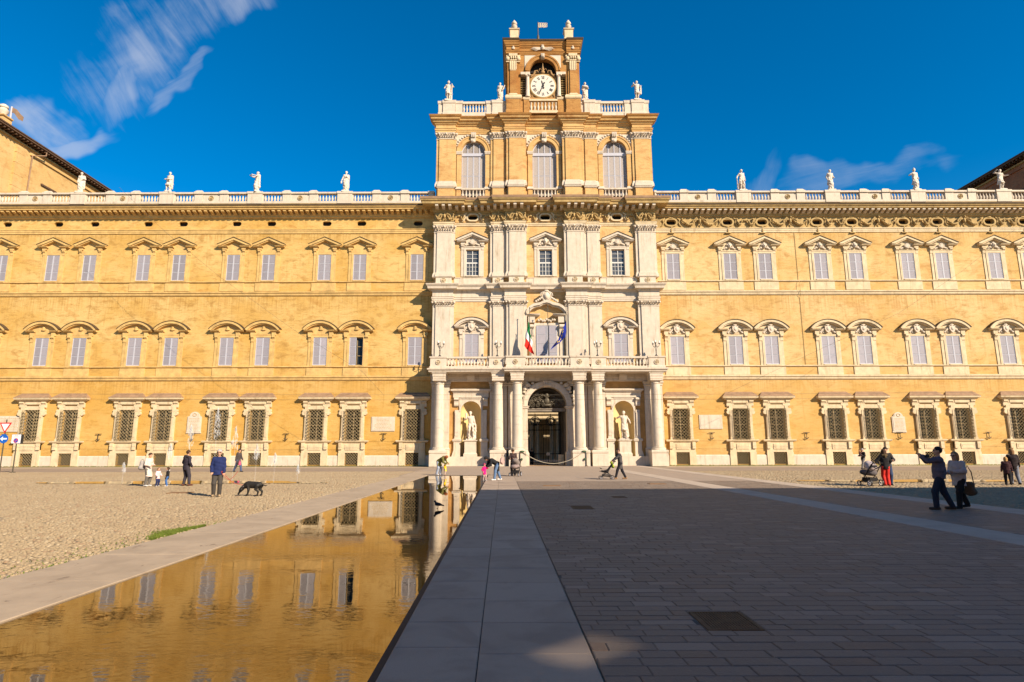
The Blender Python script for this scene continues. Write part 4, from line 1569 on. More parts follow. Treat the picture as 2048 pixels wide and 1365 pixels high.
# niches
for s in (-1, 1):
    c = X(s * 8.38)
    mb = MB()
    r, zs, zt = 1.12, 5.86, 6.98
    # concave shell, half cylinder and quarter dome
    vs, fs = [], []
    n, m = 16, 8
    for z in (1.0, zs):
        for i in range(n + 1):
            a = math.pi * i / n
            vs.append((c + r * math.cos(a), YB + 1.05 * math.sin(a), z))
    for i in range(n):
        fs.append((i, i + 1, n + 1 + i + 1, n + 1 + i))
    for j in range(1, m + 1):
        ph = math.pi / 2 * j / m
        for i in range(n + 1):
            a = math.pi * i / n
            vs.append((c + r * math.cos(a) * math.cos(ph), YB + 1.05 * math.sin(a) * math.cos(ph), zs + r * math.sin(ph)))
        k = (j + 1) * (n + 1)
        for i in range(n):
            fs.append((k - n - 1 + i, k - n + i, k + i + 1, k + i))
    mb.add(vs, fs)
    mb.add([(c + r * math.cos(math.pi * i / n), YB + 1.05 * math.sin(math.pi * i / n), 1.003) for i in range(n + 1)], [tuple(range(n + 1))])
    nich = mb.build('niche', M['niche'], P_, 40)
    mb = MB()
    out = [(c + 1.3 * math.cos(a) / max(abs(math.cos(a)), abs(math.sin(a))), zs + 1.3 * math.sin(a) / max(abs(math.cos(a)), abs(math.sin(a)))) for a in np.linspace(0, math.pi, 17)]
    inn = arc(c, zs, r, 0, math.pi, 16)
    mb.strip_y(out, inn, YB - .12, YB + .05)
    mb.strip_y(arc(c, zs, r + .16, 0, math.pi, 16), arc(c, zs, r + .002, 0, math.pi, 16), YB - .17, YB + .02)
    for q in (-1, 1):
        mb.box(*sorted((c + q * 1.122, c + q * 1.30)), YB - .12, YB + .05, 2.8, zs - .003)
        mb.box(*sorted((c + q * 1.303, c + q * 1.76)), YB - .22, YB + .05, 2.9, 6.0)
        mb.box(*sorted((c + q * 1.36, c + q * 1.70)), YB - .27, YB - .21, 3.2, 5.7)
        scroll(mb, *sorted((c + q * 1.34, c + q * 1.84)), YB - .10, 7.35, 1.25)
        mb.mould(*sorted((c + q * 1.13, c + q * 1.82)), YB - .22, YB + .05, [(.10, 2.58), (.14, 2.66), (.14, 2.82), (.02, 2.90)])
        mb.box(*sorted((c + q * 1.12, c + q * 1.84)), YB - .26, YB + .05, .97, 2.579)
        mb.ext_y([(c + q * 1.12, .98), (c + q * 2.05, .98), (c + q * 1.86, 1.6)][::q], YB - .30, YB - .255)
    mb.box(c - 1.30, c + 1.30, YB - .14, YB + .05, 7.164, 7.80)
    mb.box(c - 1.05, c + 1.05, YB - .19, YB - .13, 7.28, 7.62)
    mb.box(c - 1.95, c + 1.95, YB - .24, YB + .05, 7.37, 7.86)
    mb.mould(c - 1.9, c + 1.9, YB - .24, YB + .05, [(.04, 7.863), (.12, 7.94), (.14, 8.02), (.30, 8.10), (.32, 8.26), (.0, 8.34)])
    mb.build('niche_surround', W, P_)
    mb = MB()
    mb.mould(c - .62, c + .62, YB - .62, YB + .5, [(.10, .985), (.10, 1.25), (.0, 1.40), (.0, 2.55), (.10, 2.64), (.12, 2.76)])
    mb.build('niche_pedestal', W, P_)

# portal
mb = MB()
zs, rr = 6.42, 2.14
c = X(.0)
out = [(c + 2.9 * max(-1, min(1, math.cos(a) / max(abs(math.cos(a)), abs(math.sin(a)) * 1.24))), zs + 2.34 * min(1, math.sin(a) / max(abs(math.cos(a)) * .806, abs(math.sin(a))))) for a in np.linspace(0, math.pi, 25)]
mb.strip_y(out, arc(c, zs, rr, 0, math.pi, 24), YB - .30, YB + 1.2)
mb.strip_y(arc(c, zs, rr + .62, 0, math.pi, 24), arc(c, zs, rr + .003, 0, math.pi, 24), YB - .52, YB - .25)
mb.strip_y(arc(c, zs, rr + .50, 0, math.pi, 24), arc(c, zs, rr + .30, 0, math.pi, 24), YB - .58, YB - .5)
for s in (-1, 1):
    mb.box(*sorted((c + s * 2.142, c + s * 2.86)), YB - .42, YB + 1.2, 0, 6.10)
    mb.mould(*sorted((c + s * 2.12, c + s * 2.80)), YB - .44, YB + 1.2, [(.0, 6.102), (.08, 6.16), (.08, 6.28), (.16, 6.34), (.16, 6.415)])
    mb.mould(*sorted((c + s * 2.16, c + s * 2.86)), YB - .42, YB + 1.2, [(.16, -.01), (.16, 1.30), (.06, 1.5), (.0, 1.66)])
    # carved spandrel scrolls
    for k in range(7):
        a = R(58 - 9 * k)
        mb.lump((c + s * (2.95 + .0) * math.cos(a), YB - .42, zs + 2.95 * math.sin(a)), (.20, .14, .17), 7, 5)
    mb.lump((c + s * 2.15, YB - .48, 8.72), (.30, .2, .26), 8, 5)
    mb.lump((c + s * 2.45, YB - .46, 8.35), (.24, .2, .30), 8, 5)
mb.ext_x([(YB - .5, 8.45), (YB - .80, 8.62), (YB - .74, 8.95), (YB - .92, 9.12), (YB - .5, 9.2)], c - .42, c + .42)
for k in range(3):
    mb.box(c - .34 + .24 * k, c - .22 + .24 * k, YB - .97, YB - .6, 8.7, 9.1)
mb.build('portal', W, P_)
# lunette grille: iron scrollwork with the transom under it
mb = MB()
mb.box(c - 2.12, c + 2.12, YB + .30, YB + .50, 5.86, 6.10)
mb.box(c - 2.12, c + 2.12, YB + .24, YB + .52, 6.102, 6.22)
mb.build('transom', M['passage'], P_)
mb = MB()


def spiral(cx, cz, r0, turns, s, start, th=.035):
    pts = []
    for k in range(26):
        t = k / 25
        a = start + s * turns * 2 * math.pi * t
        r = r0 * (1 - .86 * t)
        pts.append((cx + r * math.cos(a), YB + .06, cz + r * math.sin(a)))
    mb.tube(pts, th, 5)


for s in (-1, 1):
    for cx, cz, r0, st in ((1.62, 6.55, .30, 1.6), (1.05, 6.55, .28, 1.2), (1.42, 7.15, .34, .5), (.70, 7.55, .30, 2.2), (.86, 6.98, .34, 3.4), (1.80, 6.98, .20, 2.4), (.40, 6.52, .22, .3), (1.15, 7.72, .24, 1.0)):
        spiral(c + s * cx, cz, r0, 1.6, s, st if s > 0 else math.pi - st)
    mb.tube([(c + s * .15, YB + .05, 6.40), (c + s * .45, YB + .04, 7.05), (c + s * .95, YB + .05, 7.35), (c + s * 1.4, YB + .06, 7.1), (c + s * 1.9, YB + .06, 6.6)], .05, 6)
    mb.tube([(c, YB + .03, 7.35), (c + s * .35, YB + .0, 7.62), (c + s * .85, YB + .04, 7.48)], [.10, .09, .03], 6)
    for k in range(4):
        mb.lump((c + s * (.5 + .28 * k), YB + .02, 6.9 + .16 * (k % 2)), (.13, .07, .10), 6, 4)
mb.lump((c, YB - .02, 7.0), (.30, .12, .34), 9, 6)
mb.lump((c, YB - .02, 7.62), (.20, .10, .22), 8, 5)
mb.lump((c, YB, 6.55), (.45, .1, .16), 8, 5)
mb.tube([(x, YB + .06, z) for x, z in arc(c, 6.23, 1.98, .05, math.pi - .05, 20)], .03, 5)
mb.build('lunette_grille', M['iron'], P_, 50)
# carriage passage, inner gate and courtyard beyond
mb = MB()
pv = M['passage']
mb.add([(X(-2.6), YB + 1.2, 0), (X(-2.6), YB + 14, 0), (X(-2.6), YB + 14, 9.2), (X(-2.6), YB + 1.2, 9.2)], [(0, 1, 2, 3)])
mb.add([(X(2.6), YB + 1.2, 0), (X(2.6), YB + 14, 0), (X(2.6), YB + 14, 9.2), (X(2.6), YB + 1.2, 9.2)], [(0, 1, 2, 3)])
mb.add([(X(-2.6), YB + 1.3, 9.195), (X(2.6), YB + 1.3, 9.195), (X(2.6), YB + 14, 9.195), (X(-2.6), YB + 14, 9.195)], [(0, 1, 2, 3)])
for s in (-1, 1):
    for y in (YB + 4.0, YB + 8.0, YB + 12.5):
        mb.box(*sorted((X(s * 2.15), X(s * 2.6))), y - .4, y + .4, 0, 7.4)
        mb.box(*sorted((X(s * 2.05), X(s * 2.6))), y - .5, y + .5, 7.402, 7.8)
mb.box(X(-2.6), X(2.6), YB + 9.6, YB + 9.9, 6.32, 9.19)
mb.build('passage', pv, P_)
mb = MB()
mb.add([(X(-9), YB + 1.0, .012), (X(9), YB + 1.0, .012), (X(9), YB + 62, .012), (X(-9), YB + 62, .012)], [(0, 1, 2, 3)])
mb.build('courtyard_floor', M['far_paving'], P_)
mb = MB()
gy = YB + 9.0
for i in range(21):
    x = X(-2.1) + i * 4.2 / 20
    mb.tube([(x, gy, .1), (x, gy, 4.75)], .020 if i % 5 else .04, 5)
for z in (.15, 1.2, 4.1, 4.75):
    mb.tube([(X(-2.14), gy, z), (X(2.14), gy, z)], .05, 5)
for cx in (-1.0, .9):
    for rr_ in (.55, .38):
        mb.tube([(x, gy, z) for x, z in arc(X(cx), 5.2, rr_, 0, 2 * math.pi, 16)], .06, 5)
    mb.tube([(X(cx), gy, 4.7), (X(cx), gy, 6.1)], .05, 5)
mb.build('inner_gate', M['black_iron'], P_)
# courtyard front seen through the gate: arcade on paired columns
mb = MB()
cy = YB + 42
mb.box(X(-22), X(22), cy + 3.0, cy + 9, 0, 24)
mb.box(X(-22), X(22), cy - .2, cy + 3.0, 7.6, 24)
mb.mould(X(-22), X(22), cy - .2, cy + 1, [(.0, 7.0), (.2, 7.2), (.2, 7.7), (.55, 7.9), (.6, 8.2)])
for k in range(-5, 6):
    for q in (-.55, .55):
        mb.lathe([(.42, 0), (.42, .3), (.34, .4), (.29, 6.2), (.44, 6.5), (.44, 7.0)], X(k * 3.6 + q), cy + .3, 0, 14)
    mb.box(X(k * 3.6) + 1.1, X(k * 3.6) + 2.5, cy - .26, cy + .3, 9.6, 13.0)
mb.build('courtyard_front', M['cream'], P_, 40)

# ---- first floor (piano nobile)
for a, b, off in PIL:
    pilaster(a, b, off, 11.0, 11.9, 17.62, 18.22, W)
prof1 = [(.02, 18.23), (.08, 18.28), (.08, 18.48), (.13, 18.52), (.13, 18.70), (.18, 18.74), (.04, 18.78), (.04, 19.34), (.14, 19.40), (.18, 19.52), (.52, 19.60), (.56, 19.84), (.70, 20.02), (.74, 20.16), (.05, 20.24)]
broken('first_floor_entablature', prof1, W, False, prof1[7:])
for c in (-8.37, 8.37):
    mesh = arched_window(W, True)
    o = place(mesh, [plain_pane(.79, 11.2, 14.5, YW + .36)], X(c), YB - YW, .16)
    leaf(o, SH1, -.785, YW - .02, 11.14)
    leaf(o, SH1, .785, YW - .02, 11.14, True)
    k = link('carving', RELIEF['shield'], o, True, loc=(0, YW, 14.60))
    k.scale = (1.5, 1.5, 1.4)
# middle balcony door with its crowned hood
c = X(.05)
mb = MB()
y = YB - .04
mb.box(c - 1.14, c + 1.14, y + .02, YB + .2, 15.47, 15.75)
for s in (-1, 1):
    mb.box(*sorted((c + s * 1.152, c + s * 1.42)), y - .12, y + .05, 10.45, 15.75)
    mb.box(*sorted((c + s * 1.45, c + s * 1.95)), y - .20, y + .05, 10.45, 14.2)
    scroll(mb, *sorted((c + s * 1.42, c + s * 1.98)), y - .1, 15.55, 1.75)
    mb.box(*sorted((c + s * 1.30, c + s * 2.05)), y - .40, y + .05, 15.75, 16.45)
    mb.mould(*sorted((c + s * .95, c + s * 2.12)), y - .40, y + .05, [(.0, 16.452), (.10, 16.52), (.22, 16.60), (.24, 16.72), (.0, 16.78)])
    # wavy segmental hood
    pts = [(s * 2.34, 16.80), (s * 2.16, 17.18), (s * 1.86, 17.50), (s * 1.45, 17.74), (s * 1.05, 17.82), (s * .72, 17.88), (s * .40, 18.06), (0, 18.16)]
    ou = [(c + px, pz + .13) for px, pz in pts]
    ii = [(c + px * .96, pz - .16) for px, pz in pts]
    mb.strip_y(ou, ii, y - .72, y + .05)
    mb.strip_y([(px, pz - .003) for px, pz in ii], [(c + (px - c) * .95, pz - .12) for px, pz in ii], y - .55, y + .05)
mb.box(c - 1.419, c + 1.419, y - .115, y + .05, 15.47, 15.74)
for k in range(9):
    mb.lump((c + (-.9 + .225 * k), y - .12, 16.05 + .10 * math.sin(k * 1.9)), (.14, .12, .16), 7, 5)
# cartouche on top
mb.lump((c, y - .62, 18.72), (.42, .22, .50), 12, 8)
mb.lump((c, y - .76, 18.72), (.26, .14, .34), 10, 7)
ring = [(c + .48 * math.cos(a), y - .62, 18.72 + .58 * math.sin(a)) for a in np.linspace(0, 2 * math.pi, 21)]
mb.tube(ring, .10, 6)
for s in (-1, 1):
    for k in range(4):
        mb.lump((c + s * (.58 + .20 * k), y - .60, 18.52 - .13 * k), (.17, .15, .15), 7, 5)
    mb.tube([(c + s * .35, y - .6, 19.2), (c + s * .62, y - .62, 19.05), (c + s * .72, y - .6, 18.75)], .10, 6, .06)
mb.lump((c, y - .62, 19.32), (.30, .18, .16), 8, 5)
o = mb.build('balcony_door', W, P_, 50)
shd = shutter_mesh(1.12, 4.2, 4, M['frame_grey'], M['shutter'], 14)
leaf(o, shd, c - 1.14, YB - .20, 11.22)
leaf(o, shd, c + 1.14, YB - .20, 11.22, True)
mb = MB()
mb.box(c - 1.15, c + 1.15, YB + .3, YB + .34, 10.5, 15.4)
mb.build('pane', M['glass'], o, local=True)

# ---- second floor
for a, b, off in PIL:
    pilaster(a, b, off, 21.09, 21.66, 26.36, 27.24, W)
    mb = MB()
    mb.mould(X(a) - .05, X(b) + .05, YB - off - .04, YB + .2, [(.06, 20.25), (.06, 20.36), (.0, 20.42), (.0, 20.98), (.07, 21.03), (.08, 21.085)])
    o = mb.build('pedestal', W, P_)
    emblem(X((a + b) / 2), YB - off - .06, 20.68, .26, o, M['cream'])
for i, (a, b, off) in enumerate(SEG):
    if i in (1, 4, 7):
        mb = MB()
        mb.box(X(a) + .1, X(b) - .1, YB - .05, YB + .2, 20.25, 20.98)
        mb.build('apron', W, P_)
broken('second_floor_sill', [(.02, 20.985), (.10, 21.02), (.12, 21.08), (.03, 21.12)], W)
broken('second_floor_architrave', [(.02, 27.25), (.08, 27.28), (.08, 27.42), (.13, 27.45), (.13, 27.60), (.20, 27.66), (.02, 27.72)], M['cream'])
for i, (a, b, off) in enumerate(SEG):
    if off:
        mb = MB()
        mb.mould(X(a), X(b), YB - off, YB + .45, [(.0, 27.72 + off * .008), (.0, 28.80 + off * .008)])
        mb.build('frieze', M['cornice'], P_)
SEGC = SEG
broken('great_cornice', [(.06, 28.80), (.16, 28.88), (.16, 28.98), (.26, 29.02), (.26, 29.42), (1.25, 29.43), (1.28, 29.66), (1.40, 29.76), (1.46, 29.92)], M['cornice'])
broken('cornice_capping', [(1.49, 29.925), (1.52, 30.20), (.30, 30.44)], M['lead'])
for c in (-8.37, .05, 8.37):
    mesh = pediment_window('p', W, True)
    wy = YB - YW
    o = place(mesh, [plain_pane(.77, 21.05, 24.2, YW + .16, M['grey_glass'])], X(c), wy, .26)
    mb = MB()
    for x in (-.72, 0, .72):
        mb.box(x - .04, x + .04, YW + .08, YW + .155, 21.1, 24.12)
    for z, t in ((21.12, .04), (21.62, .02), (22.12, .02), (22.60, .08), (23.15, .02), (23.65, .02), (24.10, .04)):
        for q in ((-.67, -.05), (.05, .67)):
            mb.box(q[0], q[1], YW + .09, YW + .15, z - t, z + t)
    for xx in (-.36, .36):
        mb.box(xx - .02, xx + .02, YW + .1, YW + .152, 21.17, 22.5)
    mb.build('sash', M['window_white'], o, local=True)
    k = link('carving', RELIEF['mask' if c == .05 else 'shell'], o, True, loc=(0, YW, 24.55))
    k.scale = (1.2, 1.4, 1.3)
    # attic oval above
    q = YB
    pl = pill_plate(.54, .29, .61, .33, q - .02, q + .25)
    ob = pl.build('oculus', M['cornice'], P_)
    ob.location = (X(c), 0, 28.30)
    mb = MB()
    mb.box(-.6, .6, q + .46, q + .5, -.33, .33)
    mb.build('oculus_opening', M['void'], ob, local=True)
    mb = MB()
    mb.strip_y(pill(.76, .48), pill(.57, .32), q - .20, q + .02, True)
    for s in (-1, 1):
        mb.tube([(s * .70, q - .14, .52), (s * 1.0, q - .18, .28), (s * .88, q - .16, -.04), (s * 1.04, q - .14, -.36), (s * 1.25, q - .12, -.50)], [.10, .12, .09, .10, .05], 6)
    mb.build('oculus_surround', M['cream'], ob, 50, local=True)
# the frieze sheet has to stay open at the ovals: leave the recessed bays out of it
# carved frieze groups
gm = garland_mesh(2.3, M['cornice'])  # golden tone carries the great cornice's shade in the colour
for a, b, off in PIL:
    g = link('frieze_relief', gm, P_, loc=(X((a + b) / 2), YB - off, 27.70))
    g.scale = (.92, 1.3, .95)
gm2 = garland_mesh(1.5, M['cornice'], False)
for c in (-8.37, .05, 8.37):
    for s in (-1, 1):
        g = link('frieze_relief', gm2, P_, loc=(X(c + s * 1.65), YB, 27.74))
        g.scale = (.9, 1.3, 1.0)
# modillions of the great cornice
mb = MB()
mb.ext_x([(.0, 29.04), (.0, 29.40), (-.88, 29.42), (-.88, 29.20), (-.68, 29.12), (-.3, 29.04)], -.17, .17)
mm = mb.mesh('modillion', M['white'])
for a, b, off in SEGC:
    n = max(2, int(round((b - a) / .72)))
    for i in range(n):
        link('modillion', mm, P_, loc=(X(a) + (i + .5) * (b - a) / n, YB - off - .265, off * .008))

# ---- top storey
B = M['brick']
mb = MB()
TY = YB
AWZ, AWS, AWR = 31.2, 36.56, 1.42
th = [(X(c) - AWR, X(c) + AWR, 30.46, AWS + AWR + .02) for c in (-8.37, .05, 8.37)]
mb.wall(BL + .25, BR - .25, 30.42, 41.0, TY, th, .6)
mb.build('top_storey_wall', B, P_)
mb = MB()
mb.box(BL + .26, BR - .26, TY + .65, TY + 13.5, 30.31, 41.2)
for a in (BL + .25, BR - .25):
    mb.add([(a, TY, 30.42), (a, TY + 13.5, 30.42), (a, TY + 13.5, 41.2), (a, TY, 41.2)], [(0, 1, 2, 3)])
mb.build('top_storey_body', B, P_)
mb = MB()
mb.box(BL + .5, BR - .5, TY + .8, TY + 13.2, 41.2, 41.5)
mb.build('roof', M['roof'], P_)
PIL3 = [(-12.4, -10.75, .40), (-5.98, -4.85, .40), (-4.12, -2.50, .72), (2.50, 4.12, .72), (4.85, 5.98, .40), (10.75, 12.4, .40)]
for a, b, off in PIL3:
    pilaster(a, b, off, 32.02, 32.72, 37.98, 38.80, B)
    mb = MB()
    mb.box(X(a) - .10, X(b) + .10, TY - off - .03, TY + .2, 30.43, 31.78)
    mb.box(X(a) - .30, X(b) + .30, TY - off + .20, TY + .2, 30.43, 31.775)
    o = mb.build('pedestal', B, P_)
    mb = MB()
    mb.mould(X(a) - .10, X(b) + .10, TY - off - .03, TY + .2, [(.02, 31.781), (.10, 31.86), (.12, 31.96), (.02, 32.015)])
    mb.mould(X(a) - .10, X(b) + .10, TY - off - .035, TY + .2, [(.04, 30.44), (.04, 30.72), (.0, 30.82)])
    mb.build('pedestal_moulding', W, o, local=True)
prof3 = [(.02, 38.81), (.08, 38.86), (.08, 39.05), (.14, 39.10), (.14, 39.26), (.20, 39.32), (.03, 39.36), (.03, 39.80), (.14, 39.86), (.18, 39.98), (.34, 40.08), (.38, 40.24), (.58, 40.34), (.62, 40.50)]
broken('top_entablature', prof3, B)
broken('top_cornice', [(.63, 40.503), (.74, 40.64), (.80, 40.80), (.30, 41.00)], M['tower_brick'])
shp = shutter_mesh(.69, 5.0, 2, M['frame_grey'], M['shutter_pale'], 22)
for c0, base_off in ((-8.37, 0), (.05, 0), (8.37, 0)):
    c = X(c0)
    mb = MB()
    zs, r = AWS, AWR
    mb.strip_y([(c + px, zs + pz) for px, pz in [(1.42 * max(-1, min(1, math.cos(a) / max(abs(math.cos(a)), abs(math.sin(a))))), 1.445 * min(1, math.sin(a) / max(abs(math.cos(a)), abs(math.sin(a))))) for a in np.linspace(0, math.pi, 21)]], arc(c, zs, r - .03, 0, math.pi, 20), TY + .004, TY + .3)
    mb.strip_y(arc(c, zs, r + .50, 0, math.pi, 24), arc(c, zs, r + .0, 0, math.pi, 24), TY - .18, TY + .05)
    mb.strip_y(arc(c, zs, r + .56, 0, math.pi, 24), arc(c, zs, r + .40, 0, math.pi, 24), TY - .24, TY + .05)
    for s in (-1, 1):
        mb.box(*sorted((c + s * 1.423, c + s * 1.95)), TY - .14, TY + .05, 30.9, 36.15)
    o = mb.build('window', B, P_)
    for s in (-1, 1):
        mb = MB()
        mb.mould(*sorted((c + s * 1.41, c + s * 1.98)), TY - .16, TY + .2, [(.0, 36.152), (.06, 36.22), (.06, 36.40), (.10, 36.46), (.10, 36.555)])
        mb.mould(*sorted((c + s * 1.42, c + s * 1.96)), TY - .14, TY + .1, [(.10, 31.781), (.12, 31.9), (.04, 32.1)])
        mb.build('impost', W, o, 50, local=True)
        # spandrel panel with carving
        mb = MB()
        pan = [(c + s * 2.12, 37.2), (c + s * 2.12, 38.72), (c + s * .25, 38.72)] + [(c + s * (r + .62) * math.cos(a), zs + (r + .62) * math.sin(a)) for a in np.linspace(R(82), R(22), 9)]
        mb.ext_y(pan if s > 0 else pan[::-1], TY - .07, TY + .05)
        for k in range(6):
            a = R(28 + 8.5 * k)
            mb.lump((c + s * (r + .78) * math.cos(a), TY - .12, zs + (r + .78) * math.sin(a)), (.15, .08, .12), 6, 4)
        mb.build('spandrel', W, o, 50, local=True)
    mb = MB()
    mb.ext_x([(TY - .15, 37.75), (TY - .36, 37.85), (TY - .32, 38.4), (TY - .48, 38.62), (TY - .46, 38.85), (TY + .05, 38.85), (TY + .05, 37.75)], c - .30, c + .30)
    for k in range(3):
        mb.box(c - .24 + .18 * k, c - .14 + .18 * k, TY - .50, TY - .3, 38.25, 38.75)
    mb.lump((c, TY - .34, 37.78), (.26, .14, .20), 8, 5)
    mb.build('keystone', W, o, 50, local=True)
    # shuttered glazing: four tall leaves, transom bar, fanlight
    for k in range(4):
        leaf(o, shp, c - 1.40 + .70 * k + .005, TY + .26, 31.1)
    mb = MB()
    mb.box(c - 1.42, c + 1.42, TY + .12, TY + .30, 36.10, 36.46)
    for k in range(5):
        x = c - 1.40 + .70 * k
        top = zs + math.sqrt(max(0.01, r * r - (x - c) ** 2))
        mb.box(x - .05, x + .05, TY + .20, TY + .29, 36.462, min(top, 37.9))
    mb.strip_y(arc(c, zs - .05, r - .02, 0, math.pi, 20), arc(c, zs - .05, r - .12, 0, math.pi, 20), TY + .2, TY + .29)
    mb.build('transom_bar', M['frame_grey'], o, local=True)
    mb = MB()
    for k in range(26):
        z = 36.46 + k * .058
        hw = math.sqrt(max(0, (r - .05) ** 2 - max(0, z - zs) ** 2))
        if hw > .1:
            mb.add([(c - hw, TY + .25, z), (c + hw, TY + .25, z), (c + hw, TY + .285, z + .066), (c - hw, TY + .285, z + .066)], [(0, 1, 2, 3)])
    mb.build('fanlight_slats', M['shutter_pale'], o, local=True)
    o2 = [x for x in o.children if x.name.startswith('fanlight_slats')]
    for x in o2:
        x['kind'] = 'stuff'
    mb = MB()
    mb.box(c - 1.42, c + 1.42, TY + .40, TY + .44, 30.5, 38.0)
    mb.build('pane', M['glass'], o, local=True)
    # window balustrade
    mb = MB()
    mb.box(c - 1.42, c + 1.42, TY - .22, TY + .10, 31.72, 31.92)
    mb.box(c - 1.42, c + 1.42, TY - .20, TY + .10, 30.45, 30.72)
    ob = mb.build('balustrade', W, P_)
    for k in range(7):
        link('baluster', BALM, ob, True, loc=(c - 1.42 + (k + .5) * 2.84 / 7, TY - .06, 30.70))
for s in (-1, 1):        # small white string on the narrow wall strips
    mb = MB()
    mb.box(*sorted((X(s * 4.78), X(s * 4.22))), TY - .25, TY + .05, 36.15, 36.35)
    mb.box(*sorted((X(s * 4.78), X(s * 4.22))), TY - .25, TY + .05, 36.42, 36.55)
    mb.build('string_course', W, P_)

# balustrade on the block roof, either side of the clock tower
for s in (-1, 1):
    mb = MB()
    for a, b, f in ((4.5, 12.6, .16),):
        x0, x1 = sorted((X(s * a), X(s * b)))
        mb.box(x0, x1, TY - f - .05, TY - f + .42, 40.95, 41.60)
        mb.box(x0, x1, TY - f - .08, TY - f + .45, 42.70, 42.98)
    ob = mb.build('balustrade', W, P_)
    for a, b, f, hh in ((4.5, 4.9, .18, 42.84), (4.92, 6.15, .36, 42.88), (6.18, 6.85, .24, 42.84), (9.75, 10.55, .24, 42.84), (10.58, 12.05, .36, 42.88), (12.08, 12.62, .22, 42.84)):
        m2 = MB()
        x0, x1 = sorted((X(s * a), X(s * b)))
        m2.mould(x0, x1, TY - f, TY + .3, [(.05, 40.97), (.05, 41.50), (.0, 41.58), (.0, 42.64), (.07, 42.74), (.09, hh + .20)], True, True)
        m2.build('pier', W, ob, local=True)
    n = 8
    for k in range(n):
        link('baluster', BALM, ob, True, loc=(X(s * (6.85 + (k + .5) * 2.9 / n)), TY - f + .16, 41.66))
    m2 = MB()     # return along the side
    x = X(s * 12.45)
    m2.box(x - .17, x + .17, TY + .3, TY + 12, 41.3, 42.8)
    m2.build('pier', W, ob, local=True)

# ---- clock tower
T = M['tower_brick']
TF = YB - .35
TX0, TX1 = X(-4.40), X(4.40)
mb = MB()
mb.wall(TX0, TX1, 41.25, 50.0, TF, [(X(-2.75), X(2.75), 43.4, 46.7), (X(-1.62), X(1.62), 46.7, 48.62)], .9)
mb.build('tower_wall', T, P_)
mb = MB()
mb.box(TX0 + .002, TX1 - .002, TF + .95, TF + 8.8, 41.2, 50.2)
for a in (TX0, TX1):
    mb.add([(a, TF, 41.25), (a, TF + 8.8, 41.25), (a, TF + 8.8, 50.2), (a, TF, 50.2)], [(0, 1, 2, 3)])
mb.build('tower_body', T, P_)
mb = MB()
mb.add([(X(-2.75), TF + .88, 43.4), (X(2.75), TF + .88, 43.4), (X(2.75), TF + .88, 48.7), (X(-2.75), TF + .88, 48.7)], [(0, 1, 2, 3)])
mb.build('belfry_back', M['void'], P_)
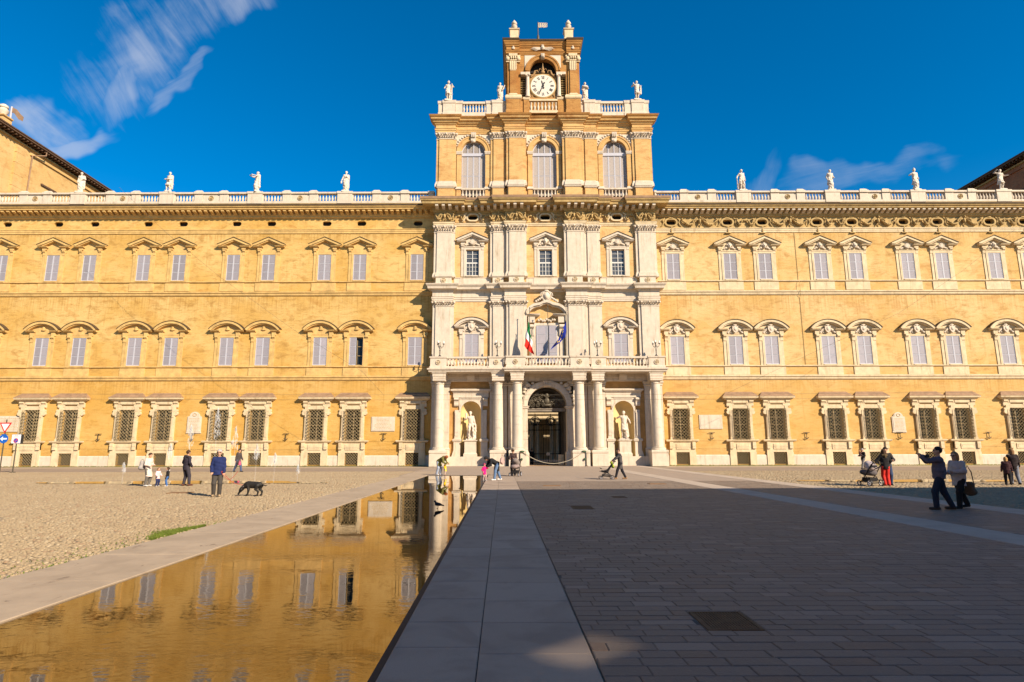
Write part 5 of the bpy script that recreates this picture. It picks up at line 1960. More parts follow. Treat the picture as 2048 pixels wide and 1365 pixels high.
# pedestal zone
for s in (-1, 1):
    mb = MB()
    x0, x1 = sorted((X(s * 2.72), X(s * 4.45)))
    mb.box(x0, x1, TF - .30, TF + .3, 41.28, 43.05)
    mb.mould(x0, x1, TF - .30, TF + 2.0, [(.06, 41.30), (.06, 41.62), (.0, 41.72)])
    x2, x3 = sorted((X(s * 1.70), X(s * 2.36)))
    mb.box(x2, x3, TF - .12, TF + .3, 41.28, 43.05)
    o = mb.build('tower_pedestal', T, P_)
    mb = MB()
    mb.mould(x0, x1, TF - .30, TF + 2.0, [(.02, 43.05), (.10, 43.14), (.14, 43.26), (.12, 43.42), (.05, 43.56), (.0, 43.64)])
    mb.mould(x2 + .002, x3 - .002, TF - .12, TF + .3, [(.02, 43.05), (.08, 43.14), (.10, 43.30), (.02, 43.40)])
    mb.build('pedestal_moulding', M['cream'], o, local=True)
    # brick pilaster
    mb = MB()
    mb.box(*sorted((X(s * 3.0), X(s * 4.32))), TF - .16, TF + .2, 43.6, 48.15)
    mb.box(*sorted((X(s * 3.22), X(s * 4.02))), TF - .28, TF - .15, 43.6, 48.15)
    o = mb.build('tower_pilaster', T, P_)
    mb = MB()
    mb.mould(*sorted((X(s * 3.22), X(s * 4.02))), TF - .28, TF + .1, [(.10, 43.55), (.10, 43.7), (.0, 43.84)])
    for k in range(4):
        xx = X(s * 3.62) - .36 + .24 * k
        mb.box(xx - .05, xx + .05, TF - .345, TF - .27, 46.95, 48.10)
    mb.box(*sorted((X(s * 3.26), X(s * 3.98))), TF - .30, TF - .27, 46.85, 48.15)
    mb.box(*sorted((X(s * 3.20), X(s * 4.04))), TF - .36, TF - .2, 48.152, 48.30)
    mb.box(*sorted((X(s * 3.10), X(s * 4.14))), TF - .42, TF - .1, 48.72, 49.05)
    for k in range(3):
        mb.lump((X(s * 3.62) - .26 + .26 * k, TF - .40, 48.50), (.12, .12, .22), 7, 5)
    for xx in (2.98, 4.28):
        mb.lump((X(s * xx), TF - .26, 48.42), (.28, .20, .30), 10, 7)
        mb.box(X(s * xx) - .20, X(s * xx) + .20, TF - .30, TF, 47.98, 48.08)
    mb.box(*sorted((X(s * 2.75), X(s * 4.45))), TF - .22, TF + .1, 48.75, 48.95)
    mb.build('capital', M['cream'], o, 50, local=True)
    # little column beside the dial and the louvre behind it
    mb = MB()
    cx = X(s * 1.88)
    mb.lathe([(.34, 0), (.34, .08), (.27, .12), (.29, .18), (.24, .24), (.235, 1.2), (.20, 2.66), (.25, 2.72), (.22, 2.78), (.27, 2.9)], cx, TF - .02, 43.42, 16)
    mb.box(*sorted((X(s * 1.60), X(s * 2.72))), TF - .30, TF + .5, 46.32, 46.64)
    for q in (1.66, 2.12):
        mb.lump((X(s * q), TF - .26, 46.28), (.13, .10, .13), 8, 5)
    mb.build('dial_column', W, P_, 40)
    mb = MB()
    x0, x1 = sorted((X(s * 2.14), X(s * 2.74)))
    for k in range(12):
        z = 43.5 + k * .235
        mb.box(x0, x1, TF + .30, TF + .36, z, z + .05)
    lo = mb.build('louvre', M['cornice'], P_)
    lo['kind'] = 'stuff'
# arch over the dial
c = X(-.03)
mb = MB()
zs, r = 46.9, 1.60
mb.strip_y([(c + 1.64 * max(-1, min(1, math.cos(a) / max(abs(math.cos(a)), abs(math.sin(a))))), zs + 1.735 * min(1, math.sin(a) / max(abs(math.cos(a)), abs(math.sin(a))))) for a in np.linspace(0, math.pi, 21)], arc(c, zs, r - .02, 0, math.pi, 20), TF + .003, TF + .5)
mb.strip_y(arc(c, zs, r + .46, 0, math.pi, 22), arc(c, zs, r, 0, math.pi, 22), TF - .16, TF + .05)
mb.strip_y(arc(c, zs, r + .54, 0, math.pi, 22), arc(c, zs, r + .36, 0, math.pi, 22), TF - .22, TF + .05)
for s in (-1, 1):
    mb.box(*sorted((c + s * 1.603, c + s * 2.14)), TF - .10, TF + .05, 46.65, 46.9)
arch = mb.build('dial_arch', T, P_)
mb = MB()
for s in (-1, 1):
    pan = [(c + s * 2.20, 47.25), (c + s * 2.20, 49.0), (c + s * .30, 49.0)] + [(c + s * (r + .58) * math.cos(a), zs + (r + .58) * math.sin(a)) for a in np.linspace(R(80), R(14), 9)]
    mb.ext_y(pan if s > 0 else pan[::-1], TF - .06, TF + .05)
mb.ext_x([(TF - .10, 48.45), (TF - .34, 48.55), (TF - .40, 49.05), (TF + .05, 49.05), (TF + .05, 48.45)], c - .22, c + .22)
for k in range(2):
    mb.box(c - .14 + .16 * k, c - .04 + .16 * k, TF - .44, TF - .3, 48.62, 49.02)
mb.build('spandrel', W, arch, local=True)
# entablature and top
mb = MB()
segs = [(-4.42, -2.85, .28), (-2.85, 2.85, 0), (2.85, 4.42, .28)]
for a, b, off in segs:
    dz = off * .01
    mb.mould(X(a), X(b), TF - off, TF + 8.8, [(p, z + dz) for p, z in [(.02, 49.06), (.08, 49.10), (.08, 49.26), (.14, 49.30), (.14, 49.42), (.20, 49.48), (.02, 49.52), (.02, 49.98), (.10, 50.04), (.14, 50.18), (.22, 50.26), (.26, 50.42), (.34, 50.54), (.38, 50.66)]], off > 0 and a < 0, off > 0 and a > 0)
mb.build('tower_entablature', T, P_)
mb = MB()
for a, b, off in segs:
    dz = off * .01
    mb.mould(X(a), X(b), TF - off, TF + 8.8, [(.39, 50.663 + dz), (.46, 50.76 + dz), (.50, 50.92 + dz), (.2, 51.05 + dz)], off > 0 and a < 0, off > 0 and a > 0)
mb.build('tower_cornice', M['dark_fascia'], P_)
# winged head in the frieze, small ornaments on the pilaster axes
mb = MB()
y = TF - .05
mb.lump((c, y - .16, 49.92), (.24, .20, .30), 10, 7)
mb.lump((c, y - .34, 49.90), (.06, .06, .09))
mb.lump((c, y - .16, 50.24), (.22, .14, .10))
hd = mb.build('winged_head', W, P_, 50)
for s in (-1, 1):
    mb = MB()
    for k in range(5):
        mb.tube([(c + s * .18, y - .12, 49.95 - .05 * k), (c + s * (.60 + .12 * (4 - k)), y - .12, 49.98 - .08 * k), (c + s * (.9 + .14 * (4 - k)), y - .08, 49.82 - .07 * k)], [.06, .07, .02], 5)
    mb.build('wing', W, hd, 50, local=True)
    mb = MB()
    mb.lump((X(s * 3.62), TF - .32, 49.80), (.22, .10, .16), 8, 5)
    mb.lump((X(s * 3.62), TF - .36, 49.98), (.14, .10, .10), 7, 5)
    mb.build('frieze_ornament', W, P_, 50)
mb = MB()
mb.box(TX0 + .1, TX1 - .1, TF + .2, TF + 8.6, 50.95, 51.10)
mb.build('roof', M['roof'], P_)
# small balustrade below the dial
mb = MB()
mb.box(X(-1.70), X(1.70), TF - .16, TF + .2, 42.90, 43.14)
mb.box(X(-1.70), X(1.70), TF - .14, TF + .2, 41.34, 41.66)
ob = mb.build('balustrade', M['cream'], P_)
for k in range(8):
    link('baluster', BALM, ob, True, loc=(X(-1.70) + (k + .5) * 3.4 / 8, TF + .0, 41.72))
# dial surround: carved plate, scrolls and pinnacle
CZ, CR, DY = 44.93, 1.50, TF + .10
mb = MB()
plate = [(c - 1.62, 43.2), (c + 1.62, 43.2), (c + 1.62, 46.2), (c + 1.25, 46.45), (c + .9, 46.9), (c + .35, 46.75), (c, 47.0), (c - .35, 46.75), (c - .9, 46.9), (c - 1.25, 46.45), (c - 1.62, 46.2)]
mb.ext_y(plate, DY + .02, DY + .25)
for s in (-1, 1):
    mb.tube([(c + s * 1.45, DY - .02, 46.20), (c + s * 1.05, DY - .05, 46.55), (c + s * .95, DY - .05, 46.95), (c + s * .65, DY - .05, 47.02), (c + s * .55, DY - .05, 46.75)], [.12, .13, .11, .09, .05], 7)
    mb.lump((c + s * 1.35, DY - .05, 46.38), (.16, .12, .16), 8, 5)
    for k in range(3):
        mb.lump((c + s * (1.42 - .08 * k), DY - .02, 43.45 + .15 * k), (.12, .08, .09), 6, 4)
mb.lump((c, DY - .08, 46.80), (.26, .15, .24), 8, 5)
mb.tube([(c, DY - .06, 46.95), (c, DY - .06, 47.25), (c, DY - .06, 47.55), (c, DY - .06, 48.0)], [.10, .16, .07, .02], 7)
for s in (-1, 1):
    mb.tube([(c + s * .12, DY - .05, 47.1), (c + s * .36, DY - .06, 47.3), (c + s * .45, DY - .05, 47.05)], .05, 5)
mb.build('dial_surround', M['dial_plate'], P_, 50)
mb = MB()
mb.lathe([(CR + .10, 0), (CR + .10, .14), (CR - .02, .18), (CR - .03, .10)], 0, 0, 0, 48, cap=False)
me = mb.mesh('clock_rim', M['cornice'], 40)
rim = link('clock_rim', me, P_, loc=(c, DY + .02, CZ))
rim.rotation_euler = (R(90), 0, 0)
mb = MB()
mb.lathe([(CR - .02, 0), (CR - .02, .02)], 0, 0, 0, 64)
clock = link('clock_face', mb.mesh('clock_face', M['dial']), P_, loc=(c, DY - .13, CZ))
clock.rotation_euler = (R(90), 0, 0)
# in the face's own frame: x right, y up, z towards the viewer
ROM = ['XII', 'I', 'II', 'III', 'IIII', 'V', 'VI', 'VII', 'VIII', 'IX', 'X', 'XI']


def bar(mb, p, q, w, z0=.02, z1=.035):
    (x0, y0), (x1, y1) = p, q
    dx, dy = x1 - x0, y1 - y0
    L = math.hypot(dx, dy)
    nx, ny = -dy / L * w / 2, dx / L * w / 2
    v = [(x0 + nx, y0 + ny), (x0 - nx, y0 - ny), (x1 - nx, y1 - ny), (x1 + nx, y1 + ny)]
    mb.add([(a, b, z0) for a, b in v] + [(a, b, z1) for a, b in v], [(4, 5, 6, 7), (0, 1, 5, 4), (1, 2, 6, 5), (2, 3, 7, 6), (3, 0, 4, 7)])


for h, txt in enumerate(ROM):
    wd = {'I': .085, 'V': .20, 'X': .20}
    tw = sum(wd[ch] for ch in txt)
    mb = MB()
    x = -tw / 2
    for ch in txt:
        w = wd[ch]
        a, b = x + .02, x + w - .02
        if ch == 'I':
            bar(mb, ((a + b) / 2, -.20), ((a + b) / 2, .20), .05)
        elif ch == 'V':
            bar(mb, (a, .20), ((a + b) / 2, -.20), .055)
            bar(mb, (b, .20), ((a + b) / 2, -.20), .03, .021, .036)
        else:
            bar(mb, (a, .20), (b, -.20), .055)
            bar(mb, (b, .20), (a, -.20), .03, .021, .036)
        x += w
    num = mb.build('numeral', M['black_iron'], clock, local=True)
    an = -2 * math.pi * h / 12
    num.location = (1.10 * math.sin(-an), 1.10 * math.cos(an), 0)
    num.rotation_euler = (0, 0, an)


def hand(name, ang, L, tail, w, z):
    mb = MB()
    bar(mb, (0, -tail), (0, L * .8), w, z, z + .02)
    pts = [(-w * .9, L * .55), (w * .9, L * .55), (0, L)]
    mb.add([(a, b, z + .021) for a, b in pts], [(0, 1, 2)])
    mb.lathe([(w * 1.3, z), (w * 1.3, z + .03)], 0, -tail, 0, 12)
    mb.lathe([(w * 1.6, z), (w * 1.6, z + .035)], 0, 0, 0, 12)
    o = mb.build(name, M['black_iron'], clock, local=True)
    o.rotation_euler = (0, 0, -ang)


hand('hour_hand', R(347), .80, .30, .08, .05)
hand('minute_hand', R(204), 1.25, .38, .075, .09)

# ---- corner pavilions at the palace ends
for s, x0, x1, mat in ((-1, -92, -65.0, M['pavilion']), (1, 72.5, 99.5, M['shaded_red_brick'])):
    yb = 95.0
    mb = MB()
    mb.box(x0, x1, YW - .45, yb - 1.2, 0, 42.2)
    xf = x1 if s < 0 else x0
    e = -1 if s > 0 else 1
    o = mb.build('corner_pavilion', mat, P_)
    mb = MB()
    # corner pilaster, blind window recess with a dark head, moulding under the eave
    for y in (YW - .45, YW + 5.6):
        mb.box(*sorted((xf, xf + e * .28)), y, y + 1.5, 30, 41.2)
    mb.box(*sorted((xf, xf + e * .20)), YW + 8, yb - 1.2, 40.9, 41.25)
    for z in (34.0, 35.6, 37.2, 38.8, 40.2):
        mb.box(*sorted((xf, xf + e * .30)), YW + 5.55, YW + 7.15, z, z + .06)
    mb.build('brick_pilaster', mat, o, local=True)
    mb = MB()
    mb.box(*sorted((xf, xf + e * .18)), YW + 10.4, YW + 13.2, 37.7, 37.95)
    mb.build('blind_window_head', M['eave'], o, local=True)
    mb = MB()
    a, b = x0 - 1.1, x1 + 1.1
    c0, c1 = YW - 1.5, yb
    mb.mould(x0, x1, YW - .45, yb - 1.2, [(.0, 41.55), (.28, 41.62), (.28, 41.8), (.0, 41.9)])
    mb.build('eave_moulding', M['cornice'], o, local=True)
    mb = MB()
    mb.box(a, b, c0, c1, 42.2, 42.42)
    mb.box(a - .1, b + .1, c0 - .1, c1 + .1, 42.425, 42.58)
    for k in range(int((yb - YW) / .62)):
        y = YW + k * .62
        mb.box(*sorted((xf, xf + e * .95)), y, y + .2, 41.95, 42.19)
    mb.build('eave', M['eave'], o, local=True)
    mb = MB()
    xm, ym = (x0 + x1) / 2, (c0 + c1) / 2
    vs = [(a, c0, 42.59), (b, c0, 42.59), (b, c1, 42.59), (a, c1, 42.59), (xm - 4, ym, 46.0), (xm + 4, ym, 46.0)]
    mb.add(vs, [(0, 1, 5, 4), (1, 2, 5), (2, 3, 4, 5), (3, 0, 4), (0, 3, 2, 1)])
    mb.build('roof', M['roof'], o, local=True)
    mb = MB()
    mb.tube([(xf + e * .9, YW + 9.6, 42.3), (xf + e * .9, YW + 9.6, 41.6), (xf + e * .2, YW + 8.2, 40.9), (xf + e * .2, YW + 8.1, 30.0)], .09, 7)
    mb.build('downpipe', M['lead'], o, local=True)
# ------------------------------------------------------------------ smooth bodies from blended limbs
def blend_mesh(groups, vs, k=0.03, fold=None):
    """groups: list of (prims, clips). prims: (a, b, ra, rb, axis or None, widen). Returns (verts, quads)."""
    allp = [p for g in groups for p in g[0]]
    lo = np.min([np.minimum(p[0], p[1]) - max(p[2], p[3]) * max(1, p[5]) for p in allp], axis=0) - .08
    hi = np.max([np.maximum(p[0], p[1]) + max(p[2], p[3]) * max(1, p[5]) for p in allp], axis=0) + .08
    n = np.ceil((hi - lo) / vs).astype(int) + 1
    ax = [lo[i] + vs * np.arange(n[i]) for i in range(3)]
    F = np.full(n, .3, np.float32)
    for prims, clips in groups:
        G = np.full(n, .3, np.float32)
        for a, b, ra, rb, u, f in prims:
            a, b = np.asarray(a, float), np.asarray(b, float)
            m = max(ra, rb) * max(1, f) + .10
            l = np.clip(((np.minimum(a, b) - m - lo) / vs).astype(int), 0, n - 1)
            h = np.clip(((np.maximum(a, b) + m - lo) / vs).astype(int) + 2, 1, n)
            sl = tuple(slice(l[i], h[i]) for i in range(3))
            q = [ax[0][sl[0]][:, None, None] - a[0], ax[1][sl[1]][None, :, None] - a[1], ax[2][sl[2]][None, None, :] - a[2]]
            ba = b - a
            if u is not None:
                u = np.asarray(u, float)
                du = (q[0] * u[0] + q[1] * u[1] + q[2] * u[2]) * (1 - 1 / f)
                q = [q[i] - u[i] * du for i in range(3)]
                ba = ba - u * (ba @ u) * (1 - 1 / f)
            bb = ba @ ba
            t = np.clip((q[0] * ba[0] + q[1] * ba[1] + q[2] * ba[2]) / bb, 0, 1) if bb > 1e-9 else 0.0
            d = np.sqrt((q[0] - t * ba[0]) ** 2 + (q[1] - t * ba[1]) ** 2 + (q[2] - t * ba[2]) ** 2) - (ra + (rb - ra) * t)
            g = G[sl]
            w = np.clip(.5 + .5 * (d - g) / k, 0, 1)
            G[sl] = d + (g - d) * w - k * w * (1 - w)
        for p, nn in clips:
            p, nn = np.asarray(p, float), np.asarray(nn, float)
            pl = (ax[0][:, None, None] - p[0]) * nn[0] + (ax[1][None, :, None] - p[1]) * nn[1] + (ax[2][None, None, :] - p[2]) * nn[2]
            G = np.maximum(G, pl)
        w = np.clip(.5 + .5 * (G - F) / (k * .6), 0, 1)
        F = G + (F - G) * w - k * .6 * w * (1 - w)
    if fold is not None:
        F = F + fold(ax[0][:, None, None], ax[1][None, :, None], ax[2][None, None, :]).astype(np.float32)
    F[0] = F[-1] = .3
    F[:, 0] = F[:, -1] = .3
    F[:, :, 0] = F[:, :, -1] = .3
    S = F < 0
    c = [(i, j, l) for i in (0, 1) for j in (0, 1) for l in (0, 1)]
    def sh(A, o):
        return A[o[0]:A.shape[0] - 1 + o[0], o[1]:A.shape[1] - 1 + o[1], o[2]:A.shape[2] - 1 + o[2]]
    cnt = sum(sh(S, o).astype(np.int8) for o in c)
    act = (cnt > 0) & (cnt < 8)
    ids = np.full(act.shape, -1, np.int32)
    I = np.argwhere(act)
    ids[act] = np.arange(len(I))
    acc = np.zeros((len(I), 3), np.float32)
    num = np.zeros(len(I), np.float32)
    for o in c:
        for d in range(3):
            if o[d]:
                continue
            o2 = list(o)
            o2[d] = 1
            f0 = F[I[:, 0] + o[0], I[:, 1] + o[1], I[:, 2] + o[2]]
            f1 = F[I[:, 0] + o2[0], I[:, 1] + o2[1], I[:, 2] + o2[2]]
            x = (f0 < 0) != (f1 < 0)
            t = np.where(x, f0 / np.where(x, f0 - f1, 1), 0)
            pos = np.array(o, np.float32)[None].repeat(len(I), 0)
            pos[:, d] += t
            acc[x] += pos[x]
            num[x] += 1
    V = (I + acc / num[:, None]) * vs + lo
    Q = []
    for d in range(3):
        e1, e2 = [(1, 2), (2, 0), (0, 1)][d]
        a = [slice(1, -1)] * 3
        a[d] = slice(0, -1)
        b = list(a)
        b[d] = slice(1, None)
        s0, s1 = S[tuple(a)], S[tuple(b)]
        E = np.argwhere(s0 != s1)
        if not len(E):
            continue
        flip = s0[E[:, 0], E[:, 1], E[:, 2]]
        base = E.copy()
        for q in range(3):
            if q != d:
                base[:, q] += 1
        def cell(du, dv):
            p = base.copy()
            p[:, e1] += du
            p[:, e2] += dv
            return ids[p[:, 0], p[:, 1], p[:, 2]]
        q = np.stack([cell(-1, -1), cell(0, -1), cell(0, 0), cell(-1, 0)], 1)
        q[~flip] = q[~flip][:, ::-1]
        Q.append(q)
    return V, np.concatenate(Q)


def mesh_from(V, Q, name, mat, scale=1.0, extra=None):
    me = bpy.data.meshes.new(name)
    V = np.asarray(V, np.float32) * scale
    if extra is not None and extra.v:
        ev = np.asarray(extra.v, np.float32) * scale
        fs = [tuple(r) for r in Q.tolist()] + [tuple(i + len(V) for i in f) for f in extra.f]
        me.from_pydata(np.concatenate([V, ev]).tolist(), [], fs)
    else:
        me.vertices.add(len(V))
        me.vertices.foreach_set('co', V.ravel())
        me.loops.add(Q.size)
        me.loops.foreach_set('vertex_index', Q.ravel().astype(np.int32))
        me.polygons.add(len(Q))
        me.polygons.foreach_set('loop_start', np.arange(0, Q.size, 4, dtype=np.int32))
        me.update()
    me.materials.append(mat)
    me.shade_smooth()
    me.validate()
    return me


def v3(*a):
    return np.array(a, float)


def rotx(a):
    c, s = math.cos(a), math.sin(a)
    return np.array([[1, 0, 0], [0, c, -s], [0, s, c]])


def rotz(a):
    c, s = math.cos(a), math.sin(a)
    return np.array([[c, -s, 0], [s, c, 0], [0, 0, 1]])


def roty(a):
    c, s = math.cos(a), math.sin(a)
    return np.array([[c, 0, s], [0, 1, 0], [-s, 0, c]])


def bend(a, b, l1, l2, hint):
    d = b - a
    L = np.linalg.norm(d)
    if L > (l1 + l2) * .995:
        b = a + d / L * (l1 + l2) * .995
        d = b - a
        L = np.linalg.norm(d)
    t = (l1 * l1 - l2 * l2 + L * L) / (2 * L)
    h = math.sqrt(max(0, l1 * l1 - t * t))
    u = d / L
    w = hint - u * (hint @ u)
    w = w / (np.linalg.norm(w) + 1e-9)
    return a + u * t + w * h, b


class Skel:
    """joints of a 1.75 m figure facing -Y, its own left at +X"""
    def __init__(s, lean=0, side=0, twist=0, nod=0, look=0, lh=None, rh=None, lf=None, rf=None, drop=0, elbow_l=None, elbow_r=None, child=False, hipshift=0):
        s.child = child
        s.T = roty(R(side)) @ rotx(R(lean)) @ rotz(R(twist))
        s.pel = v3(hipshift, 0, .93 - drop)
        X_, up = s.T @ v3(1, 0, 0), s.T @ v3(0, 0, 1)
        s.right, s.up = X_, up
        s.chest = s.pel + s.T @ v3(0, .0, .36)
        s.neck = s.pel + s.T @ v3(0, .01, .54)
        s.H = s.T @ rotz(R(look)) @ rotx(R(nod))
        s.head = s.neck + s.T @ v3(0, -.015, .07) + s.H @ v3(0, -.02, .10)
        sw = .165 if not child else .14
        s.sh = {1: s.pel + s.T @ v3(sw, .0, .485), -1: s.pel + s.T @ v3(-sw, .0, .485)}
        s.hip = {1: s.pel + v3(.09, 0, -.02), -1: s.pel + v3(-.09, 0, -.02)}
        lh = v3(*(lh or (.27, -.06, .80)))
        rh = v3(*(rh or (-.27, -.06, .80)))
        s.el, s.wr = {}, {}
        for q, t, hint in ((1, lh, elbow_l), (-1, rh, elbow_r)):
            hv = v3(*hint) if hint else v3(q * .5, .8, -.3)
            s.el[q], s.wr[q] = bend(s.sh[q], t, .285, .255, hv)
        lf = v3(*(lf or (.10, 0, .075)))
        rf = v3(*(rf or (-.10, .02, .075)))
        s.kn, s.an = {}, {}
        for q, t in ((1, lf), (-1, rf)):
            s.kn[q], s.an[q] = bend(s.hip[q], t, .43, .43, v3(q * .12, -1, 0))

    def head_prims(s, g=0.0):
        k = 1.30 if s.child else 1.0
        h, H = s.head, s.H
        P = [(h + H @ v3(0, .012, .02) * k, h + H @ v3(0, .004, .03) * k, .094 * k + g, .092 * k + g, None, 1),
             (h + H @ v3(0, -.025, -.045) * k, h + H @ v3(0, -.03, -.075) * k, .066 * k + g, .046 * k + g, None, 1)]
        if g == 0:
            P += [(h + H @ v3(0, -.092, .015) * k, h + H @ v3(0, -.112, -.022) * k, .010 * k, .016 * k, None, 1),
                  (h + H @ v3(.088, .012, .01) * k, h + H @ v3(.09, .016, -.02) * k, .016 * k, .012 * k, None, 1),
                  (h + H @ v3(-.088, .012, .01) * k, h + H @ v3(-.09, .016, -.02) * k, .016 * k, .012 * k, None, 1),
                  (h + H @ v3(.03, -.088, .035) * k, h + H @ v3(-.03, -.088, .035) * k, .012 * k, .012 * k, None, 1),
                  (h + H @ v3(.016, -.085, -.052) * k, h + H @ v3(-.016, -.085, -.052) * k, .010 * k, .010 * k, None, 1)]
        return P

    def torso(s, g=0.0, belly=0.0):
        r = s.right
        return [(s.pel, s.pel + s.up * .16, .108 + g + belly * .5, .104 + g + belly, r, 1.32),
                (s.pel + s.up * .16, s.chest, .104 + g + belly, .122 + g, r, 1.34),
                (s.sh[1] - s.up * .02, s.sh[-1] - s.up * .02, .066 + g * .8, .066 + g * .8, None, 1),
                (s.chest, s.neck - s.up * .02, .100 + g, .058 + g * .6, None, 1)]

    def arms(s, g=0.0, end=1.0):
        P = []
        for q in (1, -1):
            w = s.el[q] + (s.wr[q] - s.el[q]) * end
            P += [(s.sh[q], s.el[q], .050 + g, .040 + g, None, 1), (s.el[q], w, .041 + g, .031 + g, None, 1)]
        return P

    def legs(s, g=0.0, end=1.0):
        P = []
        for q in (1, -1):
            a = s.kn[q] + (s.an[q] - s.kn[q]) * end
            P += [(s.hip[q], s.kn[q], .083 + g, .058 + g, None, 1), (s.kn[q], a, .057 + g, .041 + g, None, 1)]
        return P

    def feet(s, g=0.0):
        P = []
        for q in (1, -1):
            d = s.an[q] - s.kn[q]
            fwd = v3(q * .12, -1, 0)
            lift = max(0, s.an[q][2] - .085)
            toe = s.an[q] + v3(q * .02, -.155, -.045 - lift * .4)
            heel = s.an[q] + v3(0, .045, -.04)
            P += [(heel, toe, .036 + g, .032 + g, None, 1), (s.an[q], heel, .040 + g, .036 + g, None, 1)]
        return P

    def hand(s, mb, q):
        d = s.wr[q] - s.el[q]
        d = d / np.linalg.norm(d)
        side = np.cross(d, v3(0, -1, .2))
        side = side / (np.linalg.norm(side) + 1e-9)
        nrm = np.cross(side, d)
        w = s.wr[q]
        for i, (off, L) in enumerate(((-.030, .062), (-.010, .075), (.010, .078), (.030, .068))):
            a = w + d * .060 + side * off
            b = a + d * L * .5 + nrm * .006
            c = b + d * L * .42 + nrm * .022
            mb.tube([w + d * .02 + side * off * .8, a, b, c], [.012, .011, .010, .007], 5)
        a = w + d * .02 - side * .030
        mb.tube([w, a, a + d * .030 - side * .018 + nrm * .012, a + d * .058 - side * .022 + nrm * .022], [.014, .013, .011, .008], 5)


PAL = {}


def cloth(rgb, rough=0.85):
    k = tuple(rgb)
    if k not in PAL:
        PAL[k] = material('cloth', rgb, rough, 0.12, 12.0, 0.004, 40, spec=0.15)
    return PAL[k]


SKIN = material('skin', (0.52, 0.29, 0.19), 0.55, 0.06, 20)
DARKLENS = material('dark_lens', (0.01, 0.01, 0.012), 0.2)


